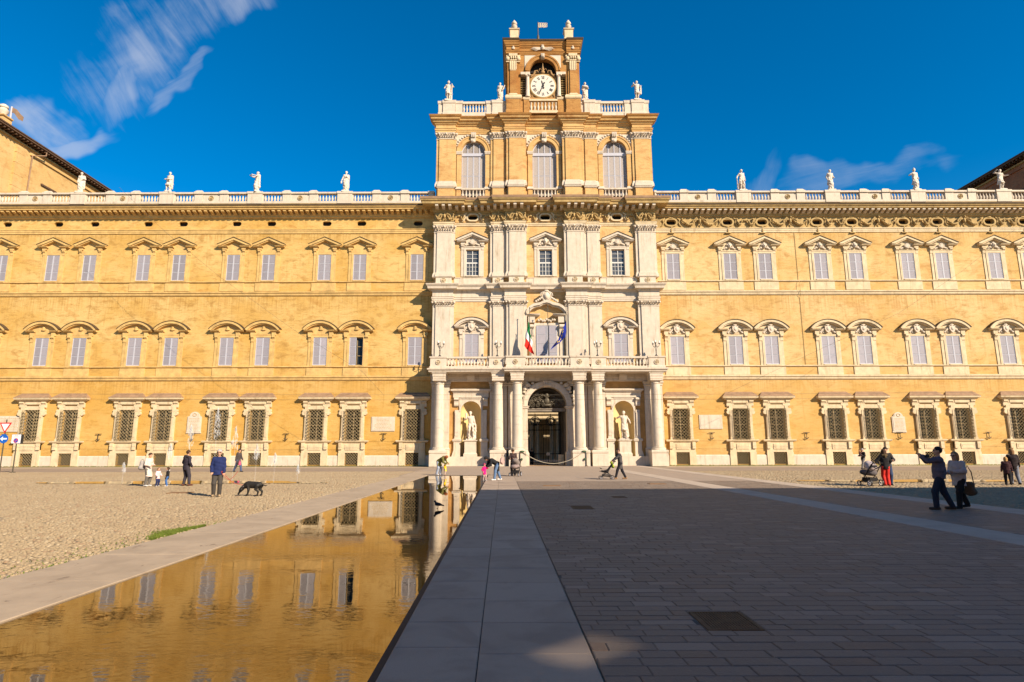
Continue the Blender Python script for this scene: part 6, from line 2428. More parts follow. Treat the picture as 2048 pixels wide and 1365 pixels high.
def person(label, loc, h, yaw, sk, top, trousers, shoes, hair, style='short', hem=.80, loose=0.0, collar=.50, hood=None, sunglasses=False, skirt=0.0, belly=0.0, group=None, cut=0.90, bare=False, fold=True, fur=None):
    """one figure: continuous body, clothing and hair as its children"""
    k = h / 1.75
    root = thing('person', label, 'person', loc, group, R(yaw))
    vs = .020 if h > 1.2 else .022
    # body
    P = sk.head_prims() + sk.torso() + sk.arms() + sk.legs() + sk.feet()
    P.append((sk.neck - sk.up * .06, sk.head - sk.up * .03, .054, .050, None, 1))
    for q in (1, -1):
        d = sk.wr[q] - sk.el[q]
        d = d / np.linalg.norm(d)
        P.append((sk.wr[q], sk.wr[q] + d * .065, .030, .030, None, 1))
    hands = MB()
    for q in (1, -1):
        sk.hand(hands, q)
    V, Q = blend_mesh([(P, [])], vs * .85, .025)
    link('body', mesh_from(V, Q, 'body', SKIN, k, hands), root, True)
    # jacket or coat
    g = .020 + loose * .55
    T = sk.torso(g, belly)
    foot_mid = (sk.kn[1] + sk.kn[-1]) / 2
    if hem < .86:
        low = sk.pel + (v3((sk.kn[1][0] + sk.kn[-1][0]) / 2, (sk.kn[1][1] + sk.kn[-1][1]) / 2, sk.kn[1][2]) - sk.pel) * min(1.9, (.93 - hem) / .43 + .15)
        T.append((sk.pel, low, .112 + g, .126 + g + skirt, v3(1, 0, 0), 1.24))
    clips = [((0, 0, hem), (0, 0, -1)), (sk.pel + sk.up * (collar + .05), sk.up)]
    def folds(x, y, z):
        return .006 * np.sin(x * 31 + z * 9) * np.sin(z * 17 + y * 23) + .004 * np.sin(z * 47 + x * 13)
    V, Q = blend_mesh([(T, clips), (sk.arms(.016 + loose * .5, .96), [])], vs, .022, folds if fold else None)
    coat = link('jacket' if hem > .6 else 'coat', mesh_from(V, Q, 'coat', cloth(top), k), root, True)
    if hood:
        V, Q = blend_mesh([([(sk.neck + sk.T @ v3(.09, .06, -.01), sk.neck + sk.T @ v3(-.09, .06, -.01), .065, .065, None, 1),
                             (sk.neck + sk.T @ v3(0, .09, -.02), sk.neck + sk.T @ v3(0, .12, -.10), .07, .05, None, 1)], [])], vs, .03)
        link('hood', mesh_from(V, Q, 'hood', cloth(hood), k), root, True)
    # trousers
    hipc = [(sk.pel, sk.pel - v3(0, 0, .03), .118, .112, v3(1, 0, 0), 1.30)]
    V, Q = blend_mesh([(hipc + sk.legs(.018 + loose * .5, cut + .06), [((0, 0, sk.pel[2] + .12), (0, 0, 1))])], vs, .03)
    if trousers is not None:
        link('trousers', mesh_from(V, Q, 'trousers', cloth(trousers), k), root, True)
    V, Q = blend_mesh([(sk.feet(.012), [((0, 0, .004), (0, 0, -1))])], vs * .8, .02)
    link('shoes', mesh_from(V, Q, 'shoes', cloth(shoes, .6), k), root, True)
    # hair
    kk = 1.30 if sk.child else 1.0
    h0, H = sk.head, sk.H
    HP = [(h0 + H @ v3(0, .022, .034) * kk, h0 + H @ v3(0, .010, .046) * kk, .102 * kk, .098 * kk, None, 1)]
    cl = [(h0 + H @ v3(0, -.052, .03) * kk, H @ v3(0, -.80, -.60))]
    if style == 'short':
        cl.append((h0 + H @ v3(0, .03, -.04) * kk, H @ v3(0, -.1, -1)))
    if style == 'bob':
        HP += [(h0 + H @ v3(.065, .03, 0) * kk, h0 + H @ v3(.07, .025, -.12) * kk, .055 * kk, .045 * kk, None, 1),
               (h0 + H @ v3(-.065, .03, 0) * kk, h0 + H @ v3(-.07, .025, -.12) * kk, .055 * kk, .045 * kk, None, 1),
               (h0 + H @ v3(0, .06, 0) * kk, h0 + H @ v3(0, .06, -.12) * kk, .07 * kk, .06 * kk, None, 1)]
        cl = [(h0 + H @ v3(0, -.045, .0) * kk, H @ v3(0, -1, -.25))]
    if style == 'long':
        HP += [(h0 + H @ v3(0, .05, 0) * kk, sk.neck + sk.T @ v3(0, .09, -.12) * kk, .085 * kk, .055 * kk, sk.right, 1.3)]
        cl = [(h0 + H @ v3(0, -.045, .0) * kk, H @ v3(0, -1, -.25))]
    if style == 'hat':
        HP = [(h0 + H @ v3(0, .01, .05) * kk, h0 + H @ v3(0, .01, .08) * kk, .108 * kk, .100 * kk, None, 1),
              (h0 + H @ v3(0, .03, .02) * kk, h0 + H @ v3(0, .02, .05) * kk, .106 * kk, .106 * kk, None, 1)]
        cl = [(h0 + H @ v3(0, 0, .012) * kk, H @ v3(0, -.35, -1))]
    V, Q = blend_mesh([(HP, cl)], vs * .7, .02)
    link('hair' if style != 'hat' else 'cap', mesh_from(V, Q, 'hair', cloth(hair, .7), k), root, True)
    if sunglasses:
        mb = MB()
        for q in (1, -1):
            c = (h0 + H @ v3(q * .036, -.098, .018)) * k
            mb.lump(tuple(c), (.030 * k, .012 * k, .020 * k), 8, 5)
        a, b = (h0 + H @ v3(.09, -.03, .022)) * k, (h0 + H @ v3(-.09, -.03, .022)) * k
        m0 = (h0 + H @ v3(0, -.106, .024)) * k
        mb.tube([a, (h0 + H @ v3(.07, -.085, .024)) * k, m0, (h0 + H @ v3(-.07, -.085, .024)) * k, b], .005 * k, 5)
        link('sunglasses', mb.mesh('sunglasses', DARKLENS), root, True)
    if fur:
        V, Q = blend_mesh([([(sk.neck + sk.T @ v3(.10, -.03, .03), sk.neck + sk.T @ v3(0, .10, .05), .05, .055, None, 1),
                             (sk.neck + sk.T @ v3(-.10, -.03, .03), sk.neck + sk.T @ v3(0, .10, .05), .05, .055, None, 1)], [])], vs, .03)
        link('fur_collar', mesh_from(V, Q, 'fur_collar', cloth(fur), k), root, True)
    return root


def statue(label, loc, h, yaw, sk, robe='long', mantle=True, prop=None, seed=0, beard=False, helmet=False, group=None, mat=None):
    """carved stone figure: body and drapery blended into one mesh on a low base"""
    k = h / 1.75
    root = thing('statue', label, 'statue', loc, group, R(yaw))
    P = sk.head_prims() + sk.torso(.012) + sk.arms(.012) + sk.legs(.012) + sk.feet(.01)
    P.append((sk.neck - sk.up * .06, sk.head - sk.up * .03, .060, .056, None, 1))
    P.append((sk.head + sk.H @ v3(0, .02, .04), sk.head + sk.H @ v3(0, .01, .05), .104, .100, None, 1))
    if beard:
        P.append((sk.head + sk.H @ v3(0, -.06, -.07), sk.head + sk.H @ v3(0, -.06, -.13), .045, .03, None, 1))
    if helmet:
        P += [(sk.head + sk.H @ v3(0, .0, .06), sk.head + sk.H @ v3(0, .0, .08), .118, .105, None, 1),
              (sk.head + sk.H @ v3(0, -.06, .19), sk.head + sk.H @ v3(0, .12, .12), .035, .04, None, 1)]
    for q in (1, -1):
        d = sk.wr[q] - sk.el[q]
        d = d / np.linalg.norm(d)
        P.append((sk.wr[q], sk.wr[q] + d * .09, .036, .030, None, 1))
    km = (sk.kn[1] + sk.kn[-1]) / 2
    fm = (sk.an[1] + sk.an[-1]) / 2
    groups = [(P, [])]
    if robe == 'long':
        groups.append(([(sk.pel, km, .135, .150, v3(1, 0, 0), 1.30), (km, fm, .150, .165, v3(1, 0, 0), 1.35)] + sk.torso(.03), [((0, 0, .03), (0, 0, -1)), (sk.neck, sk.up)]))
    elif robe == 'tunic':
        groups.append(([(sk.pel, km + v3(0, 0, .06), .132, .165, v3(1, 0, 0), 1.32)] + sk.torso(.028), [((0, 0, .52), (0, 0, -1)), (sk.neck, sk.up)]))
    elif robe == 'loin':
        groups.append(([(sk.pel + v3(.1, 0, 0), sk.pel + v3(-.12, 0, -.12), .12, .11, None, 1), (sk.pel + v3(-.14, 0, -.05), sk.an[-1] + v3(-.08, .08, .1), .07, .06, None, 1)], []))
    if mantle:
        a = sk.sh[1] + sk.up * .03
        b = sk.pel + v3(-.16, -.08, .02)
        groups.append(([(a, b, .060, .075, None, 1), (b, sk.pel + v3(-.2, .05, -.45), .07, .06, None, 1),
                        (sk.sh[1] + v3(.02, .08, 0), sk.pel + v3(.15, .14, -.55), .09, .11, None, 1)], []))
    if prop:
        groups.append((prop, []))
    # rocky support behind the legs
    groups.append(([(v3(.06, .12, .02), v3(.03, .08, .45), .11, .07, None, 1)], []))
    ph = seed * 1.7
    def folds(x, y, z):
        w = np.clip((1.25 - z) * 2, 0, 1)
        return w * (.013 * np.sin(x * 38 + 7 * z + ph) * np.cos(y * 21 + ph) + .008 * np.sin(z * 26 + x * 24 + ph))
    V, Q = blend_mesh(groups, .024, .03, folds)
    link('figure', mesh_from(V, Q, 'figure', mat or M['marble'], k), root, True)
    mb = MB()
    mb.mould(-.30 * k, .30 * k, -.22 * k, .26 * k, [(.02, -.12 * k), (.02, -.04 * k), (.0, .0), (-.03, .03)])
    mb.build('plinth', mat or M['marble'], root, None, True)
    return root


SY = YW - .12
WING_G = 'statues along the wing balustrades'
STAT = [
    (-51.42, 31.98, 2.85, 10, Skel(look=20, lh=(.20, -.20, 1.12), rh=(-.22, -.12, .88), side=-3), 'long', True, None, 'robed stone statue against the dark eave of the brick pavilion', False),
    (-40.90, 31.98, 2.85, -15, Skel(look=35, nod=8, lh=(.10, -.24, 1.08), rh=(-.20, -.24, 1.06), rf=(-.12, -.10, .08)), 'tunic', True, [(v3(-.30, -.24, 1.10), v3(.28, -.26, 1.0), .04, .06, None, 1)], 'stone statue holding a bundle across its waist, head turned, on the wing balustrade', False),
    (-30.46, 31.98, 2.9, -50, Skel(look=-15, lh=(.20, -.42, 1.30), rh=(-.18, -.46, 1.34), lean=-4), 'long', True, [(v3(-.20, -.48, 1.34), v3(.18, -.48, 1.32), .05, .05, None, 1)], 'stone statue holding both arms stretched out sideways in front of its chest', False),
    (-19.83, 31.98, 2.9, 10, Skel(look=-20, lh=(.06, -.22, 1.22), rh=(-.36, -.10, .86)), 'long', True, [(v3(-.36, -.1, .78), v3(-.38, -.1, .66), .07, .06, None, 1)], 'stone statue nearest the middle block on the ochre wing, one arm across its chest', False),
    (27.31, 31.98, 3.0, 5, Skel(look=25, lh=(.28, .0, .86), rh=(-.42, -.08, .98), lf=(.14, -.05, .08)), 'loin', True, [(v3(-.44, -.08, 1.06), v3(-.34, .02, .10), .03, .045, None, 1)], 'bare stone statue leaning one hand on a long club', False),
    (37.83, 31.98, 2.95, 0, Skel(look=-25, nod=5, lh=(.24, -.18, 1.00), rh=(-.26, -.04, .95), side=3), 'long', True, None, 'stone statue of a woman in heavy drapery against thin cloud', False),
    (47.93, 31.98, 3.0, 8, Skel(look=-30, lh=(.22, -.10, .95), rh=(-.46, -.16, 1.20)), 'long', True, [(v3(.22, .02, 1.4), v3(.24, .1, .3), .08, .12, None, 1)], 'stone statue in a tall headdress, one open hand held out', False),
    (58.07, 31.98, 2.9, 0, Skel(look=-35, lh=(.56, -.08, 1.22), rh=(-.34, -.14, 1.62), side=6, elbow_r=(-.8, .2, .3)), 'tunic', True, [(v3(-.34, -.14, 1.62), v3(-.1, .02, 1.8), .04, .02, None, 1)], 'stone statue with both arms flung wide before the dark red pavilion', False),
]
for x, z, h, yaw, sk, robe, man, prop, lab, hel in STAT:
    statue(lab, (x, SY, z), h * .86, yaw, sk, robe, man, prop, int(abs(x)), group=WING_G, helmet='headdress' in lab)
TOPS = [
    (-7.72, 2.65, 10, Skel(look=30, lh=(.30, -.16, 1.42), rh=(-.34, -.16, 1.02)), 'tunic', True, [(v3(.30, -.1, 1.5), v3(.26, .05, .1), .05, .09, None, 1)], 'helmeted stone warrior with a raised arm on the roof balustrade corner', True),
    (-1.46, 2.45, -5, Skel(look=-10, lh=(.36, -.16, 1.20), rh=(-.26, -.02, .92)), 'long', True, [(v3(.34, -.16, 1.1), v3(.44, -.12, 1.42), .03, .05, None, 1), (v3(.34, -.16, 1.1), v3(.24, -.2, .9), .07, .05, None, 1)], 'stone woman holding a sheaf, standing against the shaded side of the clock tower', False),
    (8.80, 2.45, -5, Skel(look=10, nod=6, lh=(.22, -.22, 1.12), rh=(-.24, -.1, 1.0)), 'long', True, [(v3(-.2, -.1, 1.36), v3(.24, -.2, 1.16), .08, .08, None, 1)], 'veiled stone woman wrapped in a mantle on the sunny side of the clock tower', False),
    (15.06, 2.65, 5, Skel(look=-10, lh=(.30, -.06, 1.0), rh=(-.32, -.16, 1.34)), 'tunic', False, [(v3(-.32, -.16, 1.4), v3(-.30, -.1, 1.52), .05, .04, None, 1), (v3(.34, -.05, 1.3), v3(.34, .05, .62), .06, .09, None, 1)], 'stone man in a short kilt on the roof corner, fist raised to his shoulder', False),
]
for x, h, yaw, sk, robe, man, prop, lab, hel in TOPS:
    statue(lab, (x, YB - .16, 43.20), h * .92, yaw, sk, robe, man, prop, int(abs(x * 3)), group='statues on the roof of the middle block', helmet=hel)
statue('naked bearded stone hero with a club in the niche near the pool', (AX - 8.38, YB - .10, 2.88), 2.95, 8, Skel(look=-15, lh=(.30, -.06, .86), rh=(-.30, -.16, 1.26), lf=(.16, -.02, .08), rf=(-.12, -.12, .08), side=-4, hipshift=.02), 'loin', False,
       [(v3(-.32, -.18, 1.30), v3(-.30, -.05, 1.60), .04, .07, None, 1), (v3(.28, .08, .9), v3(.26, .08, .08), .09, .12, None, 1)], 1, beard=True, group='statues in the niches')
statue('stone commander in a kilted cuirass in the niche, one hand raised', (AX + 8.38, YB - .10, 2.88), 2.95, -8, Skel(look=-20, lh=(.38, -.18, 1.02), rh=(-.28, -.20, 1.40), lf=(.12, -.10, .08), rf=(-.13, .05, .08)), 'tunic', False,
       [(v3(.14, .14, 1.35), v3(.20, .18, .15), .08, .12, None, 1)], 2, helmet=False, group='statues in the niches')
# ------------------------------------------------------------------ people on the square
BLACK, NAVY, DGREY = (.018, .017, .018), (.022, .030, .085), (.055, .050, .048)
JEAN, WHITE_, BEIGE = (.06, .10, .19), (.62, .58, .54), (.50, .40, .32)
BROWN, LBROWN, GREYH, AUBURN = (.055, .028, .015), (.20, .11, .05), (.36, .34, .32), (.26, .085, .03)

# family by the fountain
person('woman in a long cream coat and grey trousers beside two toddlers', (-17.78, 30.2, 0), 1.58, 75, Skel(nod=18, lh=(.14, -.24, 1.10), rh=(-.16, -.26, 1.08)), (.62, .50, .42), (.14, .125, .11), WHITE_, BROWN, 'short', hem=.50, loose=.012)
person('toddler in a pale pink jacket with curly brown hair', (-17.22, 30.1, 0), .86, 60, Skel(lh=(.24, -.22, 1.02), rh=(-.22, -.24, 1.0), child=True, nod=10), (.66, .46, .46), NAVY, WHITE_, LBROWN, 'bob', hem=.72, loose=.035)
person('toddler in a black coat with a white fur collar and blue jeans', (-16.75, 30.1, 0), .88, -60, Skel(lh=(.26, -.12, .95), rh=(-.26, -.14, .95), child=True), BLACK, (.05, .12, .30), WHITE_, BROWN, 'bob', hem=.66, loose=.035, fur=(.72, .68, .62))
person('man in a dark navy coat seen from behind near the fountain jets', (-16.15, 30.6, 0), 1.70, 155, Skel(side=-4, lh=(.24, -.14, .95), rh=(-.24, -.14, .95), lf=(.10, 0, .075), rf=(-.26, -.04, .075)), (.032, .026, .036), (.040, .034, .042), (.12, .045, .025), BROWN, 'short', hem=.78, loose=.02, hood=(.030, .026, .032))
# man with the dog
person('grey-haired man in a blue puffer jacket and sunglasses with a dog lead', (-11.18, 23.5, 0), 1.72, 22, Skel(look=-6, lh=(.21, -.12, .90), rh=(-.21, -.14, .92), lf=(.10, -.02, .075), rf=(-.10, .0, .075), elbow_l=(.5, .8, 0), elbow_r=(-.5, .8, 0)), (.016, .024, .085), (.060, .052, .045), (.34, .24, .14), GREYH, 'short', hem=.80, loose=.022, sunglasses=True, collar=.52, belly=.015)
# far walker on the road, left
person('person in a dark hooded coat walking along the road with a pink bag', (-22.0, 49.5, 0), 1.78, 70, Skel(lean=4, lh=(.24, -.20, .95), rh=(-.22, .05, .84), lf=(.08, -.28, .08), rf=(-.09, .30, .12)), (.060, .048, .046), (.07, .09, .16), DGREY, (.05, .035, .03), 'hat', hem=.55, loose=.03, hood=(.05, .04, .04))
# green coat and yellow child behind the pool
person('woman in an olive green coat bending over a child in yellow', (-5.15, 42.9, 0), 1.72, 62, Skel(lean=62, nod=10, lh=(.10, -.72, .78), rh=(-.10, -.72, .78), lf=(.10, -.05, .075), rf=(-.10, .10, .075)), (.125, .115, .032), (.30, .34, .42), WHITE_, AUBURN, 'bob', hem=.62, loose=.04, hood=(.115, .105, .035))
person('toddler in a bright yellow rain jacket behind the pool', (-4.70, 42.7, 0), .86, 100, Skel(lh=(.20, -.18, .9), rh=(-.22, .02, .86), child=True), (.80, .50, .010), (.45, .33, .25), (.30, .16, .10), WHITE_, 'hat', hem=.52, loose=.045)
# black coat and pink child at the pool corner
person('woman in a black coat with pale bag bending towards a pink toddler', (-.92, 35.3, 0), 1.74, -68, Skel(lean=64, nod=5, lh=(.10, -.66, .76), rh=(-.10, -.70, .74), lf=(.12, -.20, .075), rf=(-.12, .26, .085)), BLACK, (.10, .16, .27), WHITE_, (.02, .016, .014), 'bob', hem=.52, loose=.02)
person('toddler in a magenta jacket reaching up at the pool edge', (-1.62, 34.9, 0), .90, 40, Skel(lh=(.36, -.18, 1.32), rh=(-.24, -.1, 1.0), child=True, lf=(.10, -.10, .075), rf=(-.10, .10, .075)), (.72, .012, .16), (.42, .30, .26), WHITE_, (.34, .05, .10), 'hat', hem=.66, loose=.045)
# man behind the grey pram
person('man in a dark brown jacket looking down behind a grey pram', (.02, 41.6, 0), 1.74, -15, Skel(nod=32, lean=6, lh=(.14, -.34, 1.12), rh=(-.14, -.36, 1.10)), (.072, .045, .040), BLACK, BLACK, BROWN, 'hat', hem=.80, loose=.03)
# walker with the stroller
person('woman in a grey coat and black leggings pushing a stroller', (6.25, 36.15, 0), 1.76, -90, Skel(lean=5, nod=12, lh=(.14, -.46, 1.02), rh=(-.14, -.46, 1.02), lf=(.06, -.30, .080), rf=(-.06, .30, .10)), (.075, .066, .064), (.020, .019, .024), (.30, .17, .08), BROWN, 'short', hem=.60, loose=.012, fold=True)
# right-hand groups
person('man in a dark jacket and grey trousers carrying a child along the road', (30.3, 53.6, 0), 1.72, -75, Skel(lh=(.16, -.26, 1.12), rh=(-.18, -.28, 1.14), lf=(.08, -.26, .08), rf=(-.09, .26, .11)), BLACK, (.17, .155, .15), BLACK, GREYH, 'short', hem=.82, loose=.03)
person('small child in dark clothes held on a walking man’s arm', (29.98, 53.5, .86), .78, 60, Skel(lh=(.2, -.25, 1.2), rh=(-.2, -.25, 1.2), lf=(.10, -.22, .30), rf=(-.10, -.22, .30), child=True), (.12, .05, .04), DGREY, BLACK, BROWN, 'short', hem=.72, loose=.03)
person('woman in a black jacket and red trousers embracing a man', (17.50, 29.2, 0), 1.68, 172, Skel(nod=10, look=-20, lh=(.28, -.28, 1.18), rh=(-.22, -.30, 1.16), lf=(.06, .0, .075), rf=(-.08, .06, .075)), BLACK, (.56, .035, .025), (.30, .03, .02), BROWN, 'bob', hem=.80, loose=.025, hood=(.09, .06, .03))
person('man in a dark jacket and jeans hugged by the woman in red trousers', (17.86, 29.65, 0), 1.78, -20, Skel(nod=20, look=-15, lh=(.20, -.34, 1.15), rh=(-.22, -.32, 1.05)), (.040, .036, .034), (.035, .055, .11), BLACK, (.03, .02, .015), 'short', hem=.82, loose=.03)
person('man in a violet grey shirt and dark jeans raising a camera', (12.18, 17.8, 0), 1.74, -115, Skel(lean=-4, nod=-4, lh=(.07, -.36, 1.50), rh=(-.07, -.36, 1.48), lf=(.10, -.16, .08), rf=(-.12, .26, .09), elbow_l=(.9, .2, -.7), elbow_r=(-.9, .2, -.7)), (.120, .098, .118), (.022, .026, .042), (.05, .035, .028), (.022, .017, .015), 'short', hem=.86, loose=.028, sunglasses=True, belly=.035)
person('blonde woman in a beige jacket and black trousers carrying a handbag', (12.98, 18.15, 0), 1.60, -72, Skel(nod=6, lean=2, lh=(.10, -.27, 1.14), rh=(-.14, -.25, 1.10), lf=(.06, -.18, .08), rf=(-.06, .34, .11), elbow_l=(.8, .6, -.2)), (.47, .385, .345), (.020, .018, .018), BLACK, (.36, .185, .085), 'bob', hem=.70, loose=.035, sunglasses=True, belly=.03)
person('person in dark clothes walking near the far puddle, seen from behind', (24.1, 29.9, 0), 1.68, 160, Skel(lh=(.26, -.1, .9), rh=(-.26, -.12, .9), lf=(.10, -.16, .08), rf=(-.1, .2, .1)), (.028, .020, .020), (.16, .17, .20), BLACK, LBROWN, 'bob', hem=.76, loose=.03)
person('child with fair hair walking close to an adult in dark clothes', (23.68, 29.8, 0), 1.30, 150, Skel(lh=(.26, -.1, .9), rh=(-.26, -.12, .9), lf=(.10, -.16, .08), rf=(-.1, .2, .1)), (.05, .022, .025), BLACK, BLACK, (.42, .24, .09), 'bob', hem=.70, loose=.03)
# guards inside the gateway
person('guard in a dark overcoat standing in the shade of the gateway', (2.15, 71.5, 0), 1.78, 20, Skel(lh=(.24, -.1, .86)), (.014, .013, .013), BLACK, BLACK, BLACK, 'hat', hem=.45, loose=.03)

# camera, bags, backpack
def small(name, label, cat, loc, mb, mats, rz=0.0, smooth=None, group=None):
    o = mb.build(name, mats, None, smooth)
    o.location = loc
    o.rotation_euler = (0, 0, R(rz))
    return tag(o, label, cat, group)


t = thing('camera', 'small dark camera raised in both hands by the man in jeans', 'camera', (11.82, 17.64, 1.50), None, R(-115))
mb = MB()
mb.box(-.07, .07, -.03, .03, -.045, .045)
mb.build('camera_body', M['black_iron'], t, local=True)
mb = MB()
mb.lathe([(.032, 0), (.034, .05), (.030, .055)], 0, 0, 0, 14)
o = mb.build('lens', M['glass'], t, 40, True)
o.location = (0, -.03, 0)
o.rotation_euler = (R(90), 0, 0)


def bag(label, loc, w, h, d, rgb, rz, strap, group=None, name='handbag', cat='bag'):
    t = thing(name, label, cat, loc, group, R(rz))
    V, Q = blend_mesh([([(v3(-w / 2 + d / 2, 0, d * .6), v3(w / 2 - d / 2, 0, d * .6), d * .55, d * .55, None, 1),
                         (v3(-w / 2 + d * .7, 0, h - d / 2), v3(w / 2 - d * .7, 0, h - d / 2), d * .35, d * .35, None, 1),
                         (v3(0, 0, d * .6), v3(0, 0, h * .8), w * .36, w * .28, v3(1, 0, 0), 1.2)], [])], .015, .05)
    V[:, 1] = np.clip(V[:, 1], -d * .6, d * .6)
    link('bag_body', mesh_from(V, Q, 'bag_body', cloth(rgb, .6)), t, True)
    mb = MB()
    mb.tube([(-w * .34, 0, h * .8), (-w * .25, 0, h + strap * .6), (0, 0, h + strap), (w * .25, 0, h + strap * .6), (w * .34, 0, h * .8)], .014, 6)
    mb.build('strap', cloth(tuple(c * .7 for c in rgb), .6), t, 40, True)
    return t


bag('brown shoulder bag hanging at the hip of the blonde woman', (13.20, 18.05, .40), .34, .34, .13, (.085, .060, .038), -60, .48)
bag('pale grey rucksack on the back of the woman in the cream coat', (-18.06, 30.12, .78), .32, .42, .17, (.30, .27, .25), 75, .08, name='backpack', cat='backpack')
bag('pinkish shoulder bag slipping off the back of the black coat', (-.62, 35.15, .95), .42, .26, .13, (.42, .27, .23), 65, .22)
bag('small pink carrier bag in the hand of the distant walker', (-21.74, 49.2, .55), .24, .26, .10, (.60, .10, .16), 80, .12, name='carrier_bag')

# ------------------------------------------------------------------ prams
def wheel(parent, loc, r, w, name='wheel', rz=0.0):
    mb = MB()
    n = 20
    ring_o = [(r * math.cos(2 * math.pi * i / n), r * math.sin(2 * math.pi * i / n)) for i in range(n)]
    ring_i = [(r * .80 * math.cos(2 * math.pi * i / n), r * .80 * math.sin(2 * math.pi * i / n)) for i in range(n)]
    mb.strip_y(ring_o, ring_i, -w / 2, w / 2, True)
    o = mb.build(name, M['black_iron'], parent, 40, True)
    o.location = loc
    o.rotation_euler = (0, 0, rz)
    m2 = MB()
    m2.strip_y(ring_i, [(x * .88, z * .88) for x, z in ring_i], -w / 3, w / 3, True)
    for k in range(5):
        a = 2 * math.pi * k / 5
        m2.tube([(0, 0, 0), (r * .78 * math.cos(a), 0, r * .78 * math.sin(a))], r * .05, 5)
    m2.lump((0, 0, 0), (r * .16, w * .6, r * .16), 8, 5)
    m2.build('rim', M['frame_grey'], o, local=True)
    return o


def pram(label, loc, rz, canopy, body, frame, style, group='prams and strollers'):
    """child carriage; its front points to local -X"""
    t = thing('pram', label, 'pram', loc, group, R(rz))
    fm = cloth(frame, .5)
    if style == 'stroller':      # light folding stroller
        mb = MB()
        for s in (-1, 1):
            y = s * .20
            mb.tube([(.50, y, 1.02), (.42, y, .98), (-.10, y, .36), (-.34, y, .12)], .018, 6)
            mb.tube([(-.10, y, .52), (.12, y, .30), (.30, y, .10)], .016, 6)
            mb.tube([(-.42, y, .46), (-.20, y, .46), (.08, y, .56)], .014, 6)
        mb.tube([(.50, -.20, 1.02), (.50, .20, 1.02)], .022, 6)
        mb.tube([(.30, -.22, .10), (.30, .22, .10)], .014, 6)
        mb.tube([(-.34, -.20, .12), (-.34, .20, .12)], .014, 6)
        mb.tube([(-.32, -.19, .60), (-.40, 0, .66), (-.32, .19, .60)], .016, 6)
        mb.build('frame', fm, t, 40, True)
        V, Q = blend_mesh([([(v3(-.28, 0, .46), v3(.02, 0, .42), .06, .07, v3(0, 1, 0), 2.4), (v3(.02, 0, .44), v3(.34, 0, .92), .06, .045, v3(0, 1, 0), 3.0)], [])], .02, .05)
        link('seat', mesh_from(V, Q, 'seat', cloth(body)), t, True)
        V, Q = blend_mesh([([(v3(.26, 0, .98), v3(.36, 0, .72), .06, .09, v3(0, 1, 0), 2.4)], [])], .02, .05)
        link('canopy', mesh_from(V, Q, 'canopy', cloth(canopy)), t, True)
        V, Q = blend_mesh([([(v3(-.22, 0, .24), v3(.16, 0, .22), .08, .09, v3(0, 1, 0), 1.8)], [])], .02, .05)
        link('basket', mesh_from(V, Q, 'basket', cloth((.10, .085, .075))), t, True)
        for x, r in ((-.36, .10), (.30, .115)):
            for s in (-1, 1):
                wheel(t, (x, s * .24, r), r, .05)
        return t
    mb = MB()
    for s in (-1, 1):
        y = s * .26
        mb.tube([(.62, y, 1.05), (.48, y, .98), (.10, y, .52), (-.32, y, .14)], .020, 6)
        mb.tube([(-.20, y, .62), (.10, y, .42), (.34, y, .14)], .018, 6)
    mb.tube([(.62, -.26, 1.05), (.62, .26, 1.05)], .024, 6)
    mb.tube([(.34, -.28, .14), (.34, .28, .14)], .018, 6)
    mb.build('frame', fm, t, 40, True)
    V, Q = blend_mesh([([(v3(-.34, 0, .62), v3(.22, 0, .60), .13, .14, v3(0, 1, 0), 1.6), (v3(.12, 0, .62), v3(.30, 0, .90), .12, .10, v3(0, 1, 0), 2.0)], [])], .02, .06)
    link('carrycot', mesh_from(V, Q, 'carrycot', cloth(body)), t, True)
    V, Q = blend_mesh([([(v3(.20, 0, .86), v3(.02, 0, 1.0), .20, .16, v3(0, 1, 0), 1.3)], [(v3(0, 0, .70), v3(-.5, 0, -1))])], .02, .05)
    link('canopy', mesh_from(V, Q, 'canopy', cloth(canopy)), t, True)
    mb = MB()
    mb.box(-.26, .26, -.20, .20, .20, .23)
    for a, b, c, d in ((-.26, -.24, -.2, .2), (.24, .26, -.2, .2), (-.24, .24, -.2, -.18), (-.24, .24, .18, .2)):
        mb.box(a, b, c, d, .231, .38)
    mb.build('basket', cloth((.022, .02, .02)), t, local=True)
    for x, r in ((-.34, .12), (.34, .15)):
        for s in (-1, 1):
            wheel(t, (x, s * .30, r), r, .05)
    return t


pram('grey pram with a tall hood standing beside the barrier post', (.14, 40.55, 0), 75, (.20, .165, .145), (.24, .18, .16), BLACK, 'pram')
pram('black folding stroller with lime green flaps, pushed by a woman', (5.45, 36.1, 0), 0, (.26, .32, .03), (.03, .028, .028), BLACK, 'stroller')
t = pram('pale pram with a dark strap pattern on its hood, beside a hugging couple', (16.78, 29.3, 0), -80, (.40, .33, .32), (.10, .085, .085), BLACK, 'pram')
mb = MB()
for s in (-1, 1):
    mb.tube([(.44, s * .30, .80), (.47, s * .22, .95), (.42, s * .10, 1.10), (.30, s * .06, 1.18)], .022, 5)
    mb.tube([(.46, s * .24, .92), (.50, 0, .80)], .022, 5)
mb.build('hood_strap', cloth(BLACK), t, 40, True)

